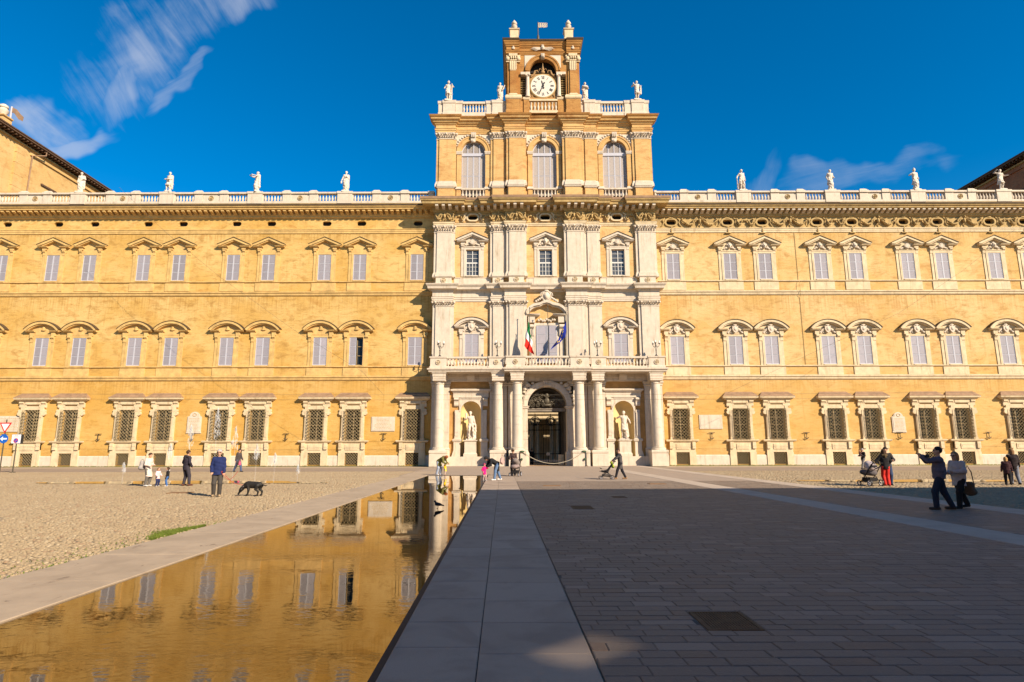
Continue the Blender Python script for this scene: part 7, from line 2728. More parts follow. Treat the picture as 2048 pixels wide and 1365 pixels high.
# ------------------------------------------------------------------ dog and lead
def dog():
    t = thing('dog', 'black dog sniffing the cobbles on a red lead', 'dog', (-9.93, 23.75, 0), None, R(-4))
    P = [(v3(-.16, 0, .41), v3(.14, 0, .40), .120, .108, v3(0, 0, 1), 1.15), (v3(.14, 0, .40), v3(.27, 0, .42), .108, .098, None, 1),
         (v3(-.20, 0, .42), v3(-.27, 0, .36), .115, .095, None, 1),
         (v3(-.25, 0, .42), v3(-.43, 0, .26), .090, .068, None, 1),
         (v3(-.43, 0, .25), v3(-.47, 0, .20), .074, .066, None, 1), (v3(-.47, 0, .19), v3(-.535, 0, .085), .046, .030, None, 1),
         (v3(-.535, 0, .085), v3(-.55, 0, .06), .030, .026, None, 1),
         (v3(.32, 0, .44), v3(.42, 0, .40), .028, .022, None, 1), (v3(.42, 0, .40), v3(.50, 0, .37), .022, .016, None, 1), (v3(.50, 0, .37), v3(.58, 0, .41), .016, .010, None, 1)]
    for s, dx in ((1, -.02), (-1, .05)):
        y = s * .075
        P += [(v3(-.20 + dx, y, .36), v3(-.17 + dx, y, .22), .060, .044, None, 1), (v3(-.17 + dx, y, .22), v3(-.20 + dx, y, .05), .040, .031, None, 1),
              (v3(-.20 + dx, y, .035), v3(-.245 + dx, y, .028), .028, .026, None, 1)]
    for s, dx in ((1, .03), (-1, -.06)):
        y = s * .070
        P += [(v3(.27 + dx, y, .38), v3(.22 + dx, y, .25), .080, .056, None, 1), (v3(.22 + dx, y, .25), v3(.32 + dx, y, .155), .048, .034, None, 1),
              (v3(.32 + dx, y, .155), v3(.30 + dx, y, .04), .033, .029, None, 1), (v3(.30 + dx, y, .032), v3(.25 + dx, y, .026), .026, .024, None, 1)]
    for s in (-1, 1):
        P += [(v3(-.42, s * .05, .29), v3(-.41, s * .085, .21), .026, .020, None, 1)]
    V, Q = blend_mesh([(P, [((0, 0, .003), (0, 0, -1))])], .014, .028)
    link('body', mesh_from(V, Q, 'body', material('dog_coat', (.020, .017, .014), .6, .3, 30, .004, 60)), t, True)
    mb = MB()
    ring = [(-.325 + .075 * math.cos(a) * .55, .082 * math.sin(a), .355 + .075 * math.cos(a) * .75) for a in np.linspace(0, 2 * math.pi, 15)]
    mb.tube(ring, .014, 6)
    mb.build('collar', cloth((.30, .28, .30)), t, 40, True)


dog()
mb = MB()
pts = []
for k in range(17):
    u = k / 16
    pts.append((-11.0 + .70 * u, 23.42 + .32 * u, .94 + (.40 - .94) * u - .14 * math.sin(math.pi * u)))
mb.tube(pts, .009, 5)
pts = [(-11.02 + .05 * k, 23.40 + .006 * k, .92 - .30 * math.sin(math.pi * k / 12)) for k in range(13)]
mb.tube(pts, .008, 5)
small('dog_lead', 'thin red lead sagging from the man in blue to the dog', 'dog lead', (0, 0, 0), mb, cloth((.42, .06, .04)), smooth=60)

# ------------------------------------------------------------------ pigeon
t = thing('pigeon', 'dark pigeon standing in the shallow pool', 'pigeon', (-2.24, 18.7, -.012), None, R(200))
P = [(v3(-.05, 0, .13), v3(.06, 0, .15), .052, .062, v3(0, 1, 0), 1.05), (v3(.08, 0, .18), v3(.115, 0, .235), .040, .028, None, 1), (v3(.115, 0, .245), v3(.12, 0, .25), .030, .028, None, 1),
     (v3(.14, 0, .243), v3(.165, 0, .236), .009, .005, None, 1), (v3(-.08, 0, .12), v3(-.20, 0, .085), .036, .018, v3(0, 1, 0), 1.5)]
V, Q = blend_mesh([(P, [])], .008, .02)
link('body', mesh_from(V, Q, 'body', cloth((.035, .036, .042))), t, True)
t.scale = (.85, .85, .85)
mb = MB()
for s in (-1, 1):
    mb.tube([(.0, s * .025, .10), (.01, s * .025, .0)], .006, 5)
    for q in (-.02, 0, .02):
        mb.tube([(.01, s * .025, .003), (.045, s * .025 + q, .003)], .004, 4)
mb.build('leg', cloth((.30, .08, .06)), t, local=True)

# ------------------------------------------------------------------ fountain jets
wj = bpy.data.materials.new('falling_water')
wj.use_nodes = True
b = wj.node_tree.nodes['Principled BSDF']
b.inputs['Base Color'].default_value = (.80, .80, .80, 1)
b.inputs['Roughness'].default_value = .25
b.inputs['Alpha'].default_value = .12
JETS = [(258, 1.0, 'lowest fountain jet, out beyond the cream-coated woman'), (347, 2.0, 'fountain jet rising between the toddlers and the man in navy'), (384, 3.0, 'tall fountain jet just beside the man in navy'),
        (435, 3.9, 'tallest fountain jet, rising behind the man in blue'), (473, 2.9, 'tall fountain jet in front of the distant walker'), (517, 2.0, 'medium fountain jet just past the distant walker'),
        (554, 1.5, 'short fountain jet second from the pool end of the row'), (600, .85, 'shortest fountain jet at the pool end of the row')]
for px, h, lab in JETS:
    X_ = (px - 1022) / 1214.5 * 33.4
    t = thing('fountain_jet', lab, 'fountain jet', (X_, 33.4, 0), 'fountain jets')
    rng = random.Random(px)
    mb = MB()
    mb.tube([(0, 0, .0), (.01, 0, h * .4), (.0, 0, h * .72)], [.014, .012, .010], 6)
    mb.build('stem', wj, t, 60, True)
    mb = MB()
    for k in range(int(26 + 16 * h)):
        q = rng.random() ** .8
        z = h * (.60 + .40 * q)
        r = .13 * h ** .5 * (1 - q) ** .6 + .02
        a = rng.uniform(0, 6.28)
        mb.lump((r * rng.random() * math.cos(a), r * rng.random() * math.sin(a), z), (rng.uniform(.012, .032), rng.uniform(.012, .03), rng.uniform(.05, .16)), 5, 4)
    o = mb.build('spray', wj, t, 60, True)
    o['kind'] = 'stuff'

# ------------------------------------------------------------------ iron covers in the paving
for i, (x0, x1, y0, y1) in enumerate(GRATES):
    lab = ['large square rusty iron grate in the paving nearest the camera', 'rusty rectangular iron cover in the shade halfway to the palace', 'small rusty iron cover near the shadow edge'][i]
    t = thing('drain_grate', lab, 'drain grate', ((x0 + x1) / 2, (y0 + y1) / 2, 0), 'iron covers in the paving')
    w, d = (x1 - x0) / 2, (y1 - y0) / 2
    rust = material('rusty_iron', (.125, .070, .032), .75, .35, 8, .003, 60, metal=.15)
    mb = MB()
    mb.box(-w, w, -d, -d + .03, -.04, .004)
    mb.box(-w, w, d - .03, d, -.04, .004)
    mb.box(-w, -w + .03, -d + .031, d - .031, -.04, .004)
    mb.box(w - .03, w, -d + .031, d - .031, -.04, .004)
    mb.build('frame', rust, t, local=True)
    mb = MB()
    n = int(2 * w / .032)
    for k in range(n):
        x = -w + .035 + k * (2 * w - .07) / n
        mb.box(x, x + .016, -d + .032, d - .032, -.03, .001)
    n = int(2 * d / .045)
    for k in range(n):
        y = -d + .035 + k * (2 * d - .07) / n
        mb.box(-w + .032, w - .032, y, y + .018, -.03, -.002)
    mb.build('grate_bars', rust, t, local=True)
    mb = MB()
    mb.add([(-w, -d, -.035), (w, -d, -.035), (w, d, -.035), (-w, d, -.035)], [(0, 1, 2, 3)])
    mb.build('shaft', M['slot'], t, local=True)
for x, y, lab in ((1.85, 29.8, 'sunlit iron cover in the paving right of the granite band'), (7.2, 31.2, 'sunlit iron cover beyond the shadow, near the stone band'), (-13.6, 25.5, 'flat iron cover among the cobbles near the man in blue')):
    mb = MB()
    mb.box(-.42, .42, -.30, .30, -.03, .012)
    mb.box(-.36, .36, -.24, .24, .0121, .016)
    small('drain_cover', lab, 'drain cover', (x, y, 0.006), mb, material('rusty_cover', (.22, .12, .055), .8, .3, 8), group='flat iron covers')

# ------------------------------------------------------------------ grass
mb = MB()
rg = random.Random(5)
gm_ = material('grass', (.115, .150, .018), .8, .35, 6)
for k in range(5200):
    u = rg.random()
    if k < 4700:
        y = 12.3 + 2.2 * u
        x = gx(-6.82, y) - abs(rg.gauss(0, .24)) * (1.05 - abs(2 * u - 1)) - .02
    else:
        y = 8.0 + 7.5 * u
        x = gx(-6.80, y) - rg.random() ** 2 * .8
    hgt = rg.uniform(.012, .04) if k < 4700 else rg.uniform(.006, .02)
    a = rg.uniform(0, 6.28)
    dx, dy = .012 * math.cos(a), .012 * math.sin(a)
    lx, ly = rg.gauss(0, .02), rg.gauss(0, .02)
    mb.add([(x - dx, y - dy, -.02), (x + dx, y + dy, -.02), (x + lx, y + ly, hgt)], [(0, 1, 2)])
g = mb.build('grass', gm_)
tag(g, 'tuft of green grass along the edge of the cobbles', 'grass', kind='stuff')
mb = MB()
for k in range(2500):
    sgn = rg.choice((-1, 1))
    x = rg.uniform(-57, BL - .5) if sgn < 0 else rg.uniform(BR + .5, 60)
    y = 67.75 - abs(rg.gauss(0, .5)) * (2.2 if sgn > 0 else .7)
    dx = rg.uniform(.03, .09)
    mb.add([(x - dx, y, -.03), (x + dx, y, -.03), (x + rg.gauss(0, .05), y + .02, rg.uniform(.02, .09))], [(0, 1, 2)])
tag(mb.build('weeds', material('dry_weeds', (.16, .15, .04), .9, .3, 4)), 'low weeds growing along the foot of the palace wall', 'weeds', kind='stuff')

# ------------------------------------------------------------------ flags on the balcony
def cloth_flag(name_root, label, x, y, zt, pole_h, cloth_fn, nu, nv, bands, group='flags on the balcony'):
    t = thing(name_root, label, 'flag', (x, y, 10.45), group)
    mb = MB()
    mb.tube([(x, y, 10.45), (x, y, zt)], .035, 8)
    mb.lump((x, y, zt + .06), (.07, .07, .09), 8, 6)
    mb.build('pole', M['iron'], t, 40)
    if cloth_fn is None:
        return t
    mb = MB()
    idx = len(mb.v)
    vs = [cloth_fn(i / nu, j / nv) for j in range(nv + 1) for i in range(nu + 1)]
    mb.v = [tuple(p) for p in vs]
    for j in range(nv):
        for i in range(nu):
            mb.f.append((j * (nu + 1) + i, j * (nu + 1) + i + 1, (j + 1) * (nu + 1) + i + 1, (j + 1) * (nu + 1) + i))
            mb.m.append(bands(i / nu + .5 / nu, j / nv + .5 / nv))
    return t, mb


GREEN, FWHITE, RED = cloth((.012, .16, .05)), cloth((.70, .68, .62)), cloth((.62, .025, .015))
fy = YB - 2.0


def ital(u, v):       # u along the fly (0 at the pole), v from the top
    # limp hanging: the fly falls almost straight down beside the pole
    fall = 2.1
    z = 15.55 - v * 1.5 - u * 2.75 * (1 - .18 * v)
    xx = AX - 1.93 - .16 * u + (.30 + .75 * u) * (v - .42) + .06 * math.sin(9 * u + 5 * v)
    yy = fy - .06 + .16 * math.sin(13 * v + 4 * u) * (.35 + .65 * u)
    return (xx, yy, z)


r = cloth_flag('national_flag', 'limp green white and red tricolour flag on the balcony', AX - 1.90, fy, 17.0, 6, ital, 18, 14, lambda u, v: min(2, int(u * 3)))
t, mb = r
me = mb.mesh('flag_cloth', [GREEN, FWHITE, RED])
me.shade_smooth()
link('flag_cloth', me, t)


def euro(u, v):
    z = 15.7 - v * 1.9 - u * (2.0 - .55 * v)
    xx = AX + 2.06 - u * (1.70 - .35 * v) * (.40 + .85 * v) + .06 * math.sin(8 * u + 4 * v)
    yy = fy - .06 + .20 * math.sin(11 * u + 5 * v) * (.3 + .7 * u)
    return (xx, yy, z)


t, mb = cloth_flag('blue_flag', 'dark blue flag with a ring of gold stars hanging from the balcony', AX + 2.12, fy, 17.2, 6, euro, 18, 14, lambda u, v: 0)
me = mb.mesh('flag_cloth', [cloth((.012, .022, .20))])
me.shade_smooth()
link('flag_cloth', me, t)
gold = cloth((.72, .50, .02))
for k in range(12):
    a = 2 * math.pi * k / 12
    cu, cv = .5 + .24 * math.sin(a), .5 - .36 * math.cos(a)
    pts = []
    for j in range(10):
        rr_ = 1.0 if j % 2 == 0 else .42
        an = 2 * math.pi * j / 10
        q = euro(cu + .055 * rr_ * math.sin(an), cv - .085 * rr_ * math.cos(an))
        pts.append((q[0], q[1] - .025, q[2]))
    mc = euro(cu, cv)
    mb = MB()
    mb.add(pts + [(mc[0], mc[1] - .025, mc[2])], [(j, (j + 1) % 10, 10) for j in range(10)])
    mb.build('star', gold, t)
cloth_flag('flagpole', 'bare flagpole in the middle of the balcony between two flags', AX + .10, fy, 17.2, 6, None, 0, 0, None)

# ------------------------------------------------------------------ candelabra on the balcony
LAMP_G = 'wrought iron lamps on the balcony'
lamp_proto = None
glob = material('frosted_glass', (.72, .68, .60), .3)
for i, (x, lab) in enumerate(((-11.7, 'three-armed iron lamp on the balcony corner nearest the pool'), (-5.45, 'three-armed iron lamp on the balcony beside the tricolour flag'),
                              (5.45, 'three-armed iron lamp on the balcony beside the blue flag'), (11.85, 'three-armed iron lamp on the balcony corner by the pale ochre wing'))):
    loc = (AX + x, YB - 1.80, 11.68)
    if lamp_proto is None:
        t = thing('balcony_lamp', lab, 'lamp', loc, LAMP_G)
        mb = MB()
        mb.lathe([(.20, 0), (.18, .06), (.10, .14), (.05, .22), (.045, .6), (.08, .68), (.045, .76), (.04, 1.15), (.07, 1.2), (.03, 1.3), (.03, 1.62)], 0, 0, 0, 10)
        mb.build('post', M['black_iron'], t, 40, True)
        for a in (0, 120, 240):
            ca, sa = math.cos(R(a + 10)), math.sin(R(a + 10))
            mb = MB()
            mb.tube([(0, 0, 1.15), (.16 * ca, .16 * sa, 1.06), (.34 * ca, .34 * sa, 1.10), (.40 * ca, .40 * sa, 1.26), (.40 * ca, .40 * sa, 1.36)], .026, 6)
            mb.tube([(.14 * ca, .14 * sa, 1.08), (.22 * ca, .22 * sa, .96), (.12 * ca, .12 * sa, .90)], .018, 5)
            mb.lathe([(.03, 1.34), (.12, 1.40), (.12, 1.44), (.05, 1.46)], .40 * ca, .40 * sa, 0, 8)
            arm = mb.build('arm', M['black_iron'], t, 50, True)
            mb = MB()
            mb.lathe([(.05, 0), (.085, .08), (.075, .20), (.03, .27)], .40 * ca, .40 * sa, 1.46, 10)
            mb.build('globe', glob, arm, 50, True)
        lamp_proto = t
    else:
        t = lamp_proto.copy()
        COL.objects.link(t)
        t.location = loc
        t['label'] = lab
        for ch in list(lamp_proto.children):
            c2 = ch.copy()
            COL.objects.link(c2)
            c2.parent = t
            for g in ch.children:
                d2 = g.copy()
                COL.objects.link(d2)
                d2.parent = c2

# ------------------------------------------------------------------ wall plaques
def inscription(mb, x0, x1, z0, z1, y, rows, seed):
    rg = random.Random(seed)
    for k in range(rows):
        z = z1 - (k + .5) * (z1 - z0) / rows
        ind = rg.uniform(.02, .16) * (x1 - x0)
        x = x0 + ind
        while x < x1 - ind:
            w = rg.uniform(.05, .22)
            mb.box(x, min(x + w, x1 - ind), y - .006, y + .02, z - .022, z + .022)
            x += w + .05


PL = [(-14.42, 4.55, 2.6, 1.6, 'rect', 'inscribed rectangular plaque on the ochre wall nearest the middle block'), (-56.2, 4.65, 3.6, 1.75, 'rect', 'broad rectangular plaque on the wall above the triangular road sign'),
      (21.95, 4.70, 2.55, 1.55, 'rect', 'blank rectangular plaque on the pale ochre wing'), (-35.4, 4.75, 1.55, 2.35, 'arch', 'inscribed plaque with an arched top above the cobbles by the fountain'),
      (42.75, 4.60, 1.45, 2.2, 'arch', 'pale arched plaque on the wall behind the hugging couple')]
for i, (x, z, w, h, kind, lab) in enumerate(PL):
    t = thing('plaque', lab, 'plaque', (x, YW, z), 'stone plaques on the wings')
    mb = MB()
    if kind == 'rect':
        mb.box(x - w / 2, x + w / 2, YW - .08, YW + .02, z - h / 2, z + h / 2)
        mb.box(x - w / 2 + .10, x + w / 2 - .10, YW - .10, YW - .079, z - h / 2 + .10, z + h / 2 - .10)
    else:
        sh = [(x - w / 2 - .06, z - h / 2), (x + w / 2 + .06, z - h / 2), (x + w / 2, z - h / 2 + .25), (x + w / 2, z + h * .28), (x + w / 2 - .18, z + h * .30)]
        sh += arc(x, z + h * .26, w * .38, R(12), R(168), 12) + [(x - w / 2 + .18, z + h * .30), (x - w / 2, z + h * .28), (x - w / 2, z - h / 2 + .25)]
        mb.ext_y(sh, YW - .10, YW + .02)
        cxm = [(x + (px - x) * .86, z + .02 + (pz - z) * .88) for px, pz in sh]
        mb.ext_y(cxm, YW - .13, YW - .099)
    mb.build('slab', M['white'], t)
    if 'blank' not in lab:
        mb = MB()
        inscription(mb, x - w * .40, x + w * .40, z - h * .38, z + h * (.38 if kind == 'rect' else .22), YW - (.10 if kind == 'rect' else .13), 8 if kind == 'rect' else 9, i)
        o = mb.build('inscription', M['cornice'], t)
        o['kind'] = 'stuff'
    if kind == 'arch':
        mb = MB()
        ring = [(x + .20 * math.cos(a), YW - .14, z + h * .36 + .15 * math.sin(a)) for a in np.linspace(0, 2 * math.pi, 13)]
        mb.tube(ring, .03, 5)
        mb.build('crest', M['cornice'], t, 50)

# iron torch holders
TG = 'iron torch holders on the wings'
TL = [(-45.87, 'iron torch holder between the far window pairs, behind the road signs'), (-35.5, 'iron torch holder under the inscribed arched plaque'), (-25.1, 'iron torch holder right of the tallest fountain jets'),
      (-14.3, 'iron torch holder under the rectangular plaque on the ochre wall'), (21.95, 'iron torch holder under the blank plaque'), (32.4, 'iron torch holder between two window pairs left of the man carrying a child'),
      (42.7, 'iron torch holder under the pale arched plaque'), (52.5, 'iron torch holder above the blonde woman')]
proto = None
for x, lab in TL:
    if proto is None:
        mb = MB()
        mb.tube([(-.34, -.14, .28), (.34, -.14, .28)], .035, 6)
        mb.tube([(0, .02, .26), (0, -.14, .26), (0, -.16, -.30)], .035, 6)
        pts = [(.20 * math.cos(R(a)), -.17, -.20 + .16 * math.sin(R(a))) for a in range(190, 351, 20)]
        mb.tube(pts, .035, 6)
        mb.lump((0, -.17, -.40), (.06, .05, .06), 7, 5)
        proto = mb.build('torch_holder', M['black_iron'], None, 50)
        o = proto
    else:
        o = proto.copy()
        COL.objects.link(o)
    o.location = (x, YW, 3.22)
    tag(o, lab, 'torch holder', TG)

# ------------------------------------------------------------------ barrier by the portal
for x, lab in ((.72, 'barrier post with a green lamp head beside the grey pram'), (7.62, 'barrier post with a green lamp head beyond the portal opening')):
    t = thing('barrier_post', lab, 'barrier post', (x, 64.4, 0), 'posts of the rope barrier')
    s = 1 if x < AX else -1
    mb = MB()
    mb.lathe([(.16, 0), (.16, .04), (.05, .08), (.045, 1.30)], 0, 0, 0, 10)
    mb.tube([(0, 0, 1.28), (s * .02, 0, 1.42), (s * .22, 0, 1.50)], .045, 7)
    mb.build('post', M['iron'], t, 40, True)
    mb = MB()
    mb.lump((s * .22, 0, 1.52), (.26, .12, .10), 9, 6)
    mb.lump((s * .18, -.02, .72), (.11, .11, .14), 8, 6)
    mb.build('lamp_head', cloth((.06, .10, .05), .5), t, 50, True)
mb = MB()
x0, x1 = .96, 7.38
pts = [(x0 + (x1 - x0) * k / 24, 64.4, 1.50 - 1.22 * (1 - ((k - 12) / 12) ** 2)) for k in range(25)]
mb.tube(pts, .035, 6)
small('rope', 'pale rope sagging between the two barrier posts', 'rope', (0, 0, 0), mb, cloth((.42, .36, .26)), smooth=60)
# things just inside the gateway
t = thing('sign_stand', 'small white notice on a black stand inside the gateway', 'sign stand', (4.05, 71.0, 0))
mb = MB()
mb.tube([(0, 0, 0), (0, 0, 1.25)], .03, 6)
mb.lathe([(.22, 0), (.22, .03), (.03, .05)], 0, 0, 0, 12)
mb.build('stand', M['black_iron'], t, 40, True)
mb = MB()
mb.box(-.22, .22, -.05, -.02, 1.05, 1.40)
mb.build('notice', M['white'], t, local=True)
mb = MB()
mb.add([(-.30, -.10, .03), (.30, -.10, .03), (.30, .28, 1.15), (-.30, .28, 1.15), (-.30, -.05, .03), (.30, -.05, .03), (.30, .33, 1.13), (-.30, .33, 1.13)],
       [(0, 1, 2, 3), (7, 6, 5, 4), (0, 4, 5, 1), (1, 5, 6, 2), (2, 6, 7, 3), (3, 7, 4, 0)])
small('leaning_board', 'pale board leaning upright inside the gateway', 'board', (5.35, 68.9, 0), mb, M['cream'])

# ------------------------------------------------------------------ road signs
sw, sr, sb = cloth((.72, .70, .68), .4), cloth((.55, .02, .02), .4), cloth((.012, .10, .42), .4)
t = thing('road_sign', 'give way triangle over a round blue arrow sign on one pole', 'road sign', (-40.85, 49.3, 0))
mb = MB()
mb.tube([(0, 0, 0), (0, 0, 4.2)], .045, 8)
mb.build('pole', M['iron'], t, 40, True)


def rtri(s, z):
    return [(-s, z + s * .86), (s, z + s * .86), (0, z - s * .86)]


mb = MB()
mb.ext_y(rtri(.50, 3.52)[::-1], -.07, -.05)
tri = mb.build('give_way_sign', sr, t, local=True)
mb = MB()
mb.ext_y([(-.34, 3.85), (.34, 3.85), (0, 3.27)][::-1], -.075, -.069)
mb.build('white_field', sw, tri, local=True)
mb = MB()
mb.ext_y([(.36 * math.cos(a) , 2.66 + .36 * math.sin(a)) for a in np.linspace(0, 2 * math.pi, 33)[:-1]], -.07, -.05)
disc = mb.build('blue_disc', sb, t, local=True)
mb = MB()
mb.ext_y([(-.28, 2.66), (-.06, 2.85), (-.06, 2.72), (.26, 2.72), (.26, 2.60), (-.06, 2.60), (-.06, 2.47)], -.076, -.069)
mb.build('arrow', sw, disc, local=True)
mb = MB()
mb.box(-.30, .30, -.04, -.02, 3.0, 3.05)
mb.build('sign_bracket', M['iron'], t, local=True)
t = thing('parking_sign', 'white square sign with a blue and red no-stopping roundel', 'road sign', (-40.05, 49.6, 0))
mb = MB()
mb.tube([(0, 0, 0), (0, 0, 3.0)], .045, 8)
mb.lathe([(.20, 0), (.20, .04), (.05, .06)], 0, 0, 0, 10)
mb.build('pole', M['iron'], t, 40, True)
mb = MB()
mb.box(-.40, .40, -.07, .14, 2.28, 3.02)
bx_ = mb.build('sign_box', M['black_iron'], t, local=True)
mb = MB()
mb.box(-.385, .345, -.078, -.069, 2.30, 3.0)
mb.build('white_field', sw, bx_, local=True)
mb = MB()
mb.ext_y([(.17 * math.cos(a) - .02, 2.52 + .17 * math.sin(a)) for a in np.linspace(0, 2 * math.pi, 25)[:-1]], -.084, -.077)
mb.build('blue_disc', sb, bx_, local=True)
mb = MB()
ro = [(.19 * math.cos(a) - .02, 2.52 + .19 * math.sin(a)) for a in np.linspace(0, 2 * math.pi, 25)[:-1]]
mb.strip_y(ro, [(-.02 + (px + .02) * .84, 2.52 + (pz - 2.52) * .84) for px, pz in ro], -.089, -.077, True)
mb.ext_y([(-.16, 2.42), (-.12, 2.38), (.12, 2.62), (.08, 2.66)], -.092, -.083)
mb.build('red_slash', sr, bx_, local=True)
mb = MB()
mb.box(-.14, .10, -.083, -.077, 2.90, 2.925)
mb.box(-.22, .18, -.083, -.077, 2.80, 2.82)
mb.build('small_print', M['iron'], bx_, local=True)

# ------------------------------------------------------------------ roof ornaments
for x, lab in ((.28, 'stone urn on the clock tower corner nearer the ochre wing'), (6.93, 'stone urn on the clock tower corner facing the sun')):
    t = thing('urn', lab, 'urn', (x, 66.9, 51.02), 'urns on the clock tower')
    mb = MB()
    mb.mould(-.52, .52, -.52, .52, [(.06, 0), (.06, .12), (.0, .16), (.0, 1.20), (.10, 1.28), (.12, 1.40), (.0, 1.48)])
    mb.build('pedestal', M['cream'], t, local=True)
    mb = MB()
    mb.lathe([(.30, 0), (.22, .06), (.16, .14), (.24, .26), (.36, .44), (.37, .58), (.24, .70), (.20, .76), (.30, .84), (.34, .96), (.30, 1.08), (.20, 1.18), (.14, 1.32), (.06, 1.44)], 0, 0, 1.48, 18)
    mb.build('vase', M['white'], t, 50, True)
t = thing('weathervane', 'small pierced metal weathervane flag on top of the clock tower', 'weathervane', (3.25, 68.0, 51.0))
mb = MB()
mb.lathe([(.26, 0), (.20, 1.0), (.14, 1.6), (.06, 1.8), (.05, 3.55)], 0, 0, 0, 10)
mb.build('mast', M['iron'], t, 40, True)
mb = MB()
for k in range(4):
    a, b = .06 + .28 * k, .06 + .28 * (k + 1)
    mb.strip_y([(a, 3.45), (b - .02, 3.45 - .02 * k), (b - .02, 2.80 + .06 * (k % 2)), (a, 2.80)], [(a + .06, 3.37), (b - .08, 3.37), (b - .08, 2.92), (a + .06, 2.90)], -.015, .015, True)
    mb.tube([(a, 0, 2.9), (b, 0, 3.4)], .03, 5)
mb.build('vane', M['cream'], t, local=True)
t = thing('urn', 'stone urn on a brick pedestal over the pale brick pavilion', 'urn', (-65.4, 71.5, 42.5))
mb = MB()
mb.mould(-.70, .70, -.7, .7, [(.05, 0), (.0, .1), (.0, 1.15), (.18, 1.22), (.20, 1.36)])
mb.build('pedestal', M['pavilion'], t, local=True)
mb = MB()
mb.lathe([(.5, 0), (.32, .12), (.30, .3), (.55, .6), (.60, .9), (.42, 1.1), (.40, 1.18), (.52, 1.3), (.48, 1.55), (.2, 1.75)], 0, 0, 1.37, 18)
mb.build('vase', M['white'], t, 50, True)
t = thing('weathervane', 'small flag-shaped weathervane next to the pavilion urn', 'weathervane', (-66.0, 73.3, 42.8))
mb = MB()
mb.tube([(0, 0, 0), (0, 0, 3.6)], .12, 8)
mb.build('mast', M['frame_grey'], t, 40, True)
mb = MB()
mb.ext_y([(.1, 3.5), (.7, 3.2), (1.2, 2.6), (1.75, 2.1), (1.7, 1.5), (1.1, 1.8), (.5, 2.6), (.1, 2.8)][::-1], -.03, .03)
mb.build('vane', M['lead'], t, local=True)

# ------------------------------------------------------------------ overhead cables
cab = material('cable', (.10, .085, .06), .7)
CB = [([(-62, 62.0, 7.0), (-20, 62, 6.75), (AX, 62, 6.7), (30, 62, 6.75), (66, 62, 7.0)], 'lower of the two level cables stretched along the palace front'),
      ([(-62, 62.4, 7.55), (-20, 62.4, 7.3), (AX, 62.4, 7.25), (30, 62.4, 7.3), (66, 62.4, 7.55)], 'upper of the two level cables stretched along the palace front'),
      ([(-41.4, 60.0, 29.0), (-36, 60, 24.0), (-30.0, 60, 19.2), (-22, 60, 13.6), (-15, 60, 9.4), (-13.2, 62.2, 7.2)], 'thin cable slanting down across the ochre wing'),
      ([(52, 60.0, 24.0), (46, 60, 19.6), (39, 60, 15.2), (30, 60, 11.2), (22, 62, 7.4)], 'thin cable slanting down across the pale ochre wing')]
for pts, lab in CB:
    mb = MB()
    mb.tube(pts, .011, 5)
    small('cable', lab, 'cable', (0, 0, 0), mb, cab, group='overhead cables')

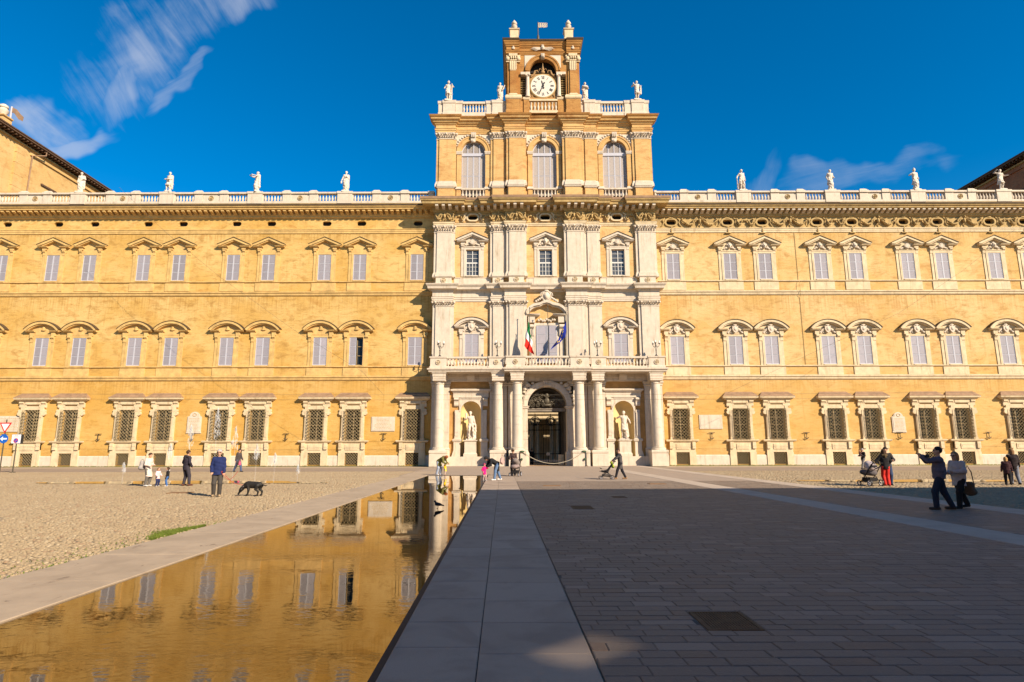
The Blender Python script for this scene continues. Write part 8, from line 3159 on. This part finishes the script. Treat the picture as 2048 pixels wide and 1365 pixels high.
# ------------------------------------------------------------------ unseen houses behind the camera that shade, bounce and block light
def townhouse(label, x0, x1, y0, y1, h, mat, front, sun_notch=None, skew=0.0):
    """front: which faces carry windows ('w', 'e', 'n'). terrace: (y0, y1, floor) cut into the roof so sun reaches the parapet slot"""
    t = thing('townhouse', label, 'house', ((x0 + x1) / 2, (y0 + y1) / 2, 0), 'houses on the street behind the viewer')
    mb = MB()
    if sun_notch:
        a, b, hz = sun_notch
        mb.box(x0, x1, y0, a, 0, h)
        mb.box(x0, x1, a + .001, b, 0, hz)
        mb.box(x0, x1, b + .001, y1, 0, h)
        # added parapet, its slanting slot shaped to throw a sun streak on the paving
        def zl(y):
            return 16.72 - .4167 * (y + 14.1)
        s0, s1, gap = -15.75, -14.3, .21
        mb.ext_x([(a + .01, hz + .01), (s0, hz + .01), (s0, h), (a + .01, h)], x0, x0 + .3)
        mb.ext_x([(s1, hz + .01), (b - .01, hz + .01), (b - .01, h), (s1, h)], x0, x0 + .3)
        mb.ext_x([(s0 + .001, hz + .01), (s1 - .001, hz + .01), (s1 - .001, zl(s1)), (s0 + .001, zl(s0))], x0, x0 + .3)
        mb.ext_x([(s0 + .001, zl(s0) + gap), (s1 - .001, zl(s1) + gap), (s1 - .001, h), (s0 + .001, h)], x0, x0 + .3)
    else:
        mb.box(x0, x1, y0, y1, 0, h)
    mb.build('wall', mat, t)
    e = .5
    ex = .5 if 'e' in front else 0
    ew = .5 if 'w' in front else 0
    if sun_notch:
        mb = MB()
        mb.box(x0 - ew, x1 + ex, y0, a, h + .002, h + .2)
        mb.box(x0 - ew, x0 + .6, a + .001, b - .001, h + .002, h + .2)
        mb.build('roof', M['roof'], t)
        mb = MB()
        mb.add([(x0 - ew, b, h + .002), (x1, b, h + .002), (x1, y1 + e + skew, h + .002), (x0 - ew, y1 + e, h + .002), (x0 - ew, b, h + .2), (x1, b, h + .2), (x1, y1 + e + skew, h + .2), (x0 - ew, y1 + e, h + .2)],
               [(0, 3, 2, 1), (4, 5, 6, 7), (0, 1, 5, 4), (1, 2, 6, 5), (2, 3, 7, 6), (3, 0, 4, 7)])
        mb.build('roof', M['roof'], t)
    else:
        mb = MB()
        mb.box(x0 - ew, x1 + ex, y0, y1 + e, h + .002, h + .2)
        mb.build('roof', M['roof'], t)
    ms = MB()
    ms.box(-.6, .6, -.05, .05, 0, 2.0)
    me = ms.mesh('shutter', M['shutter'])
    for fl in range(int(h // 4)):
        z = 1.2 + fl * 4
        for side, x in (('w', x0), ('e', x1)):
            if side not in front:
                continue
            for k in range(int((y1 - y0) // 4.2)):
                y = y0 + 2.2 + k * 4.2
                if sun_notch and a - 1 < y < b + 1 and z > 12:
                    continue
                o = link('shutter', me, t, loc=(x, y, z))
                o.rotation_euler = (0, 0, R(90))
        if 'n' in front:
            for k in range(int((x1 - x0) // 4.2)):
                link('shutter', me, t, loc=(x0 + 2.2 + k * 4.2, y1, z))
    return t


townhouse('tall ochre house on the sunny side of the street behind the viewer', 22.0, 60.0, -46.0, 2.4, 19.8, M['wall_mid'], 'wn', (-21.0, -13.4, 15.9), 2.0)
townhouse('long pale ochre house behind the viewer, added to bounce warm sunlight', -48.0, -15.0, -52.0, -2.0, 19.0, M['wall_right'], 'en')  # unseen, added for warm light bounced into the foreground shade
townhouse('brick house behind the viewer, added to block bright sky', -14.0, 21.0, -96.0, -66.0, 21.0, M['pavilion'], 'n')  # unseen, added to keep bright sky off the foreground
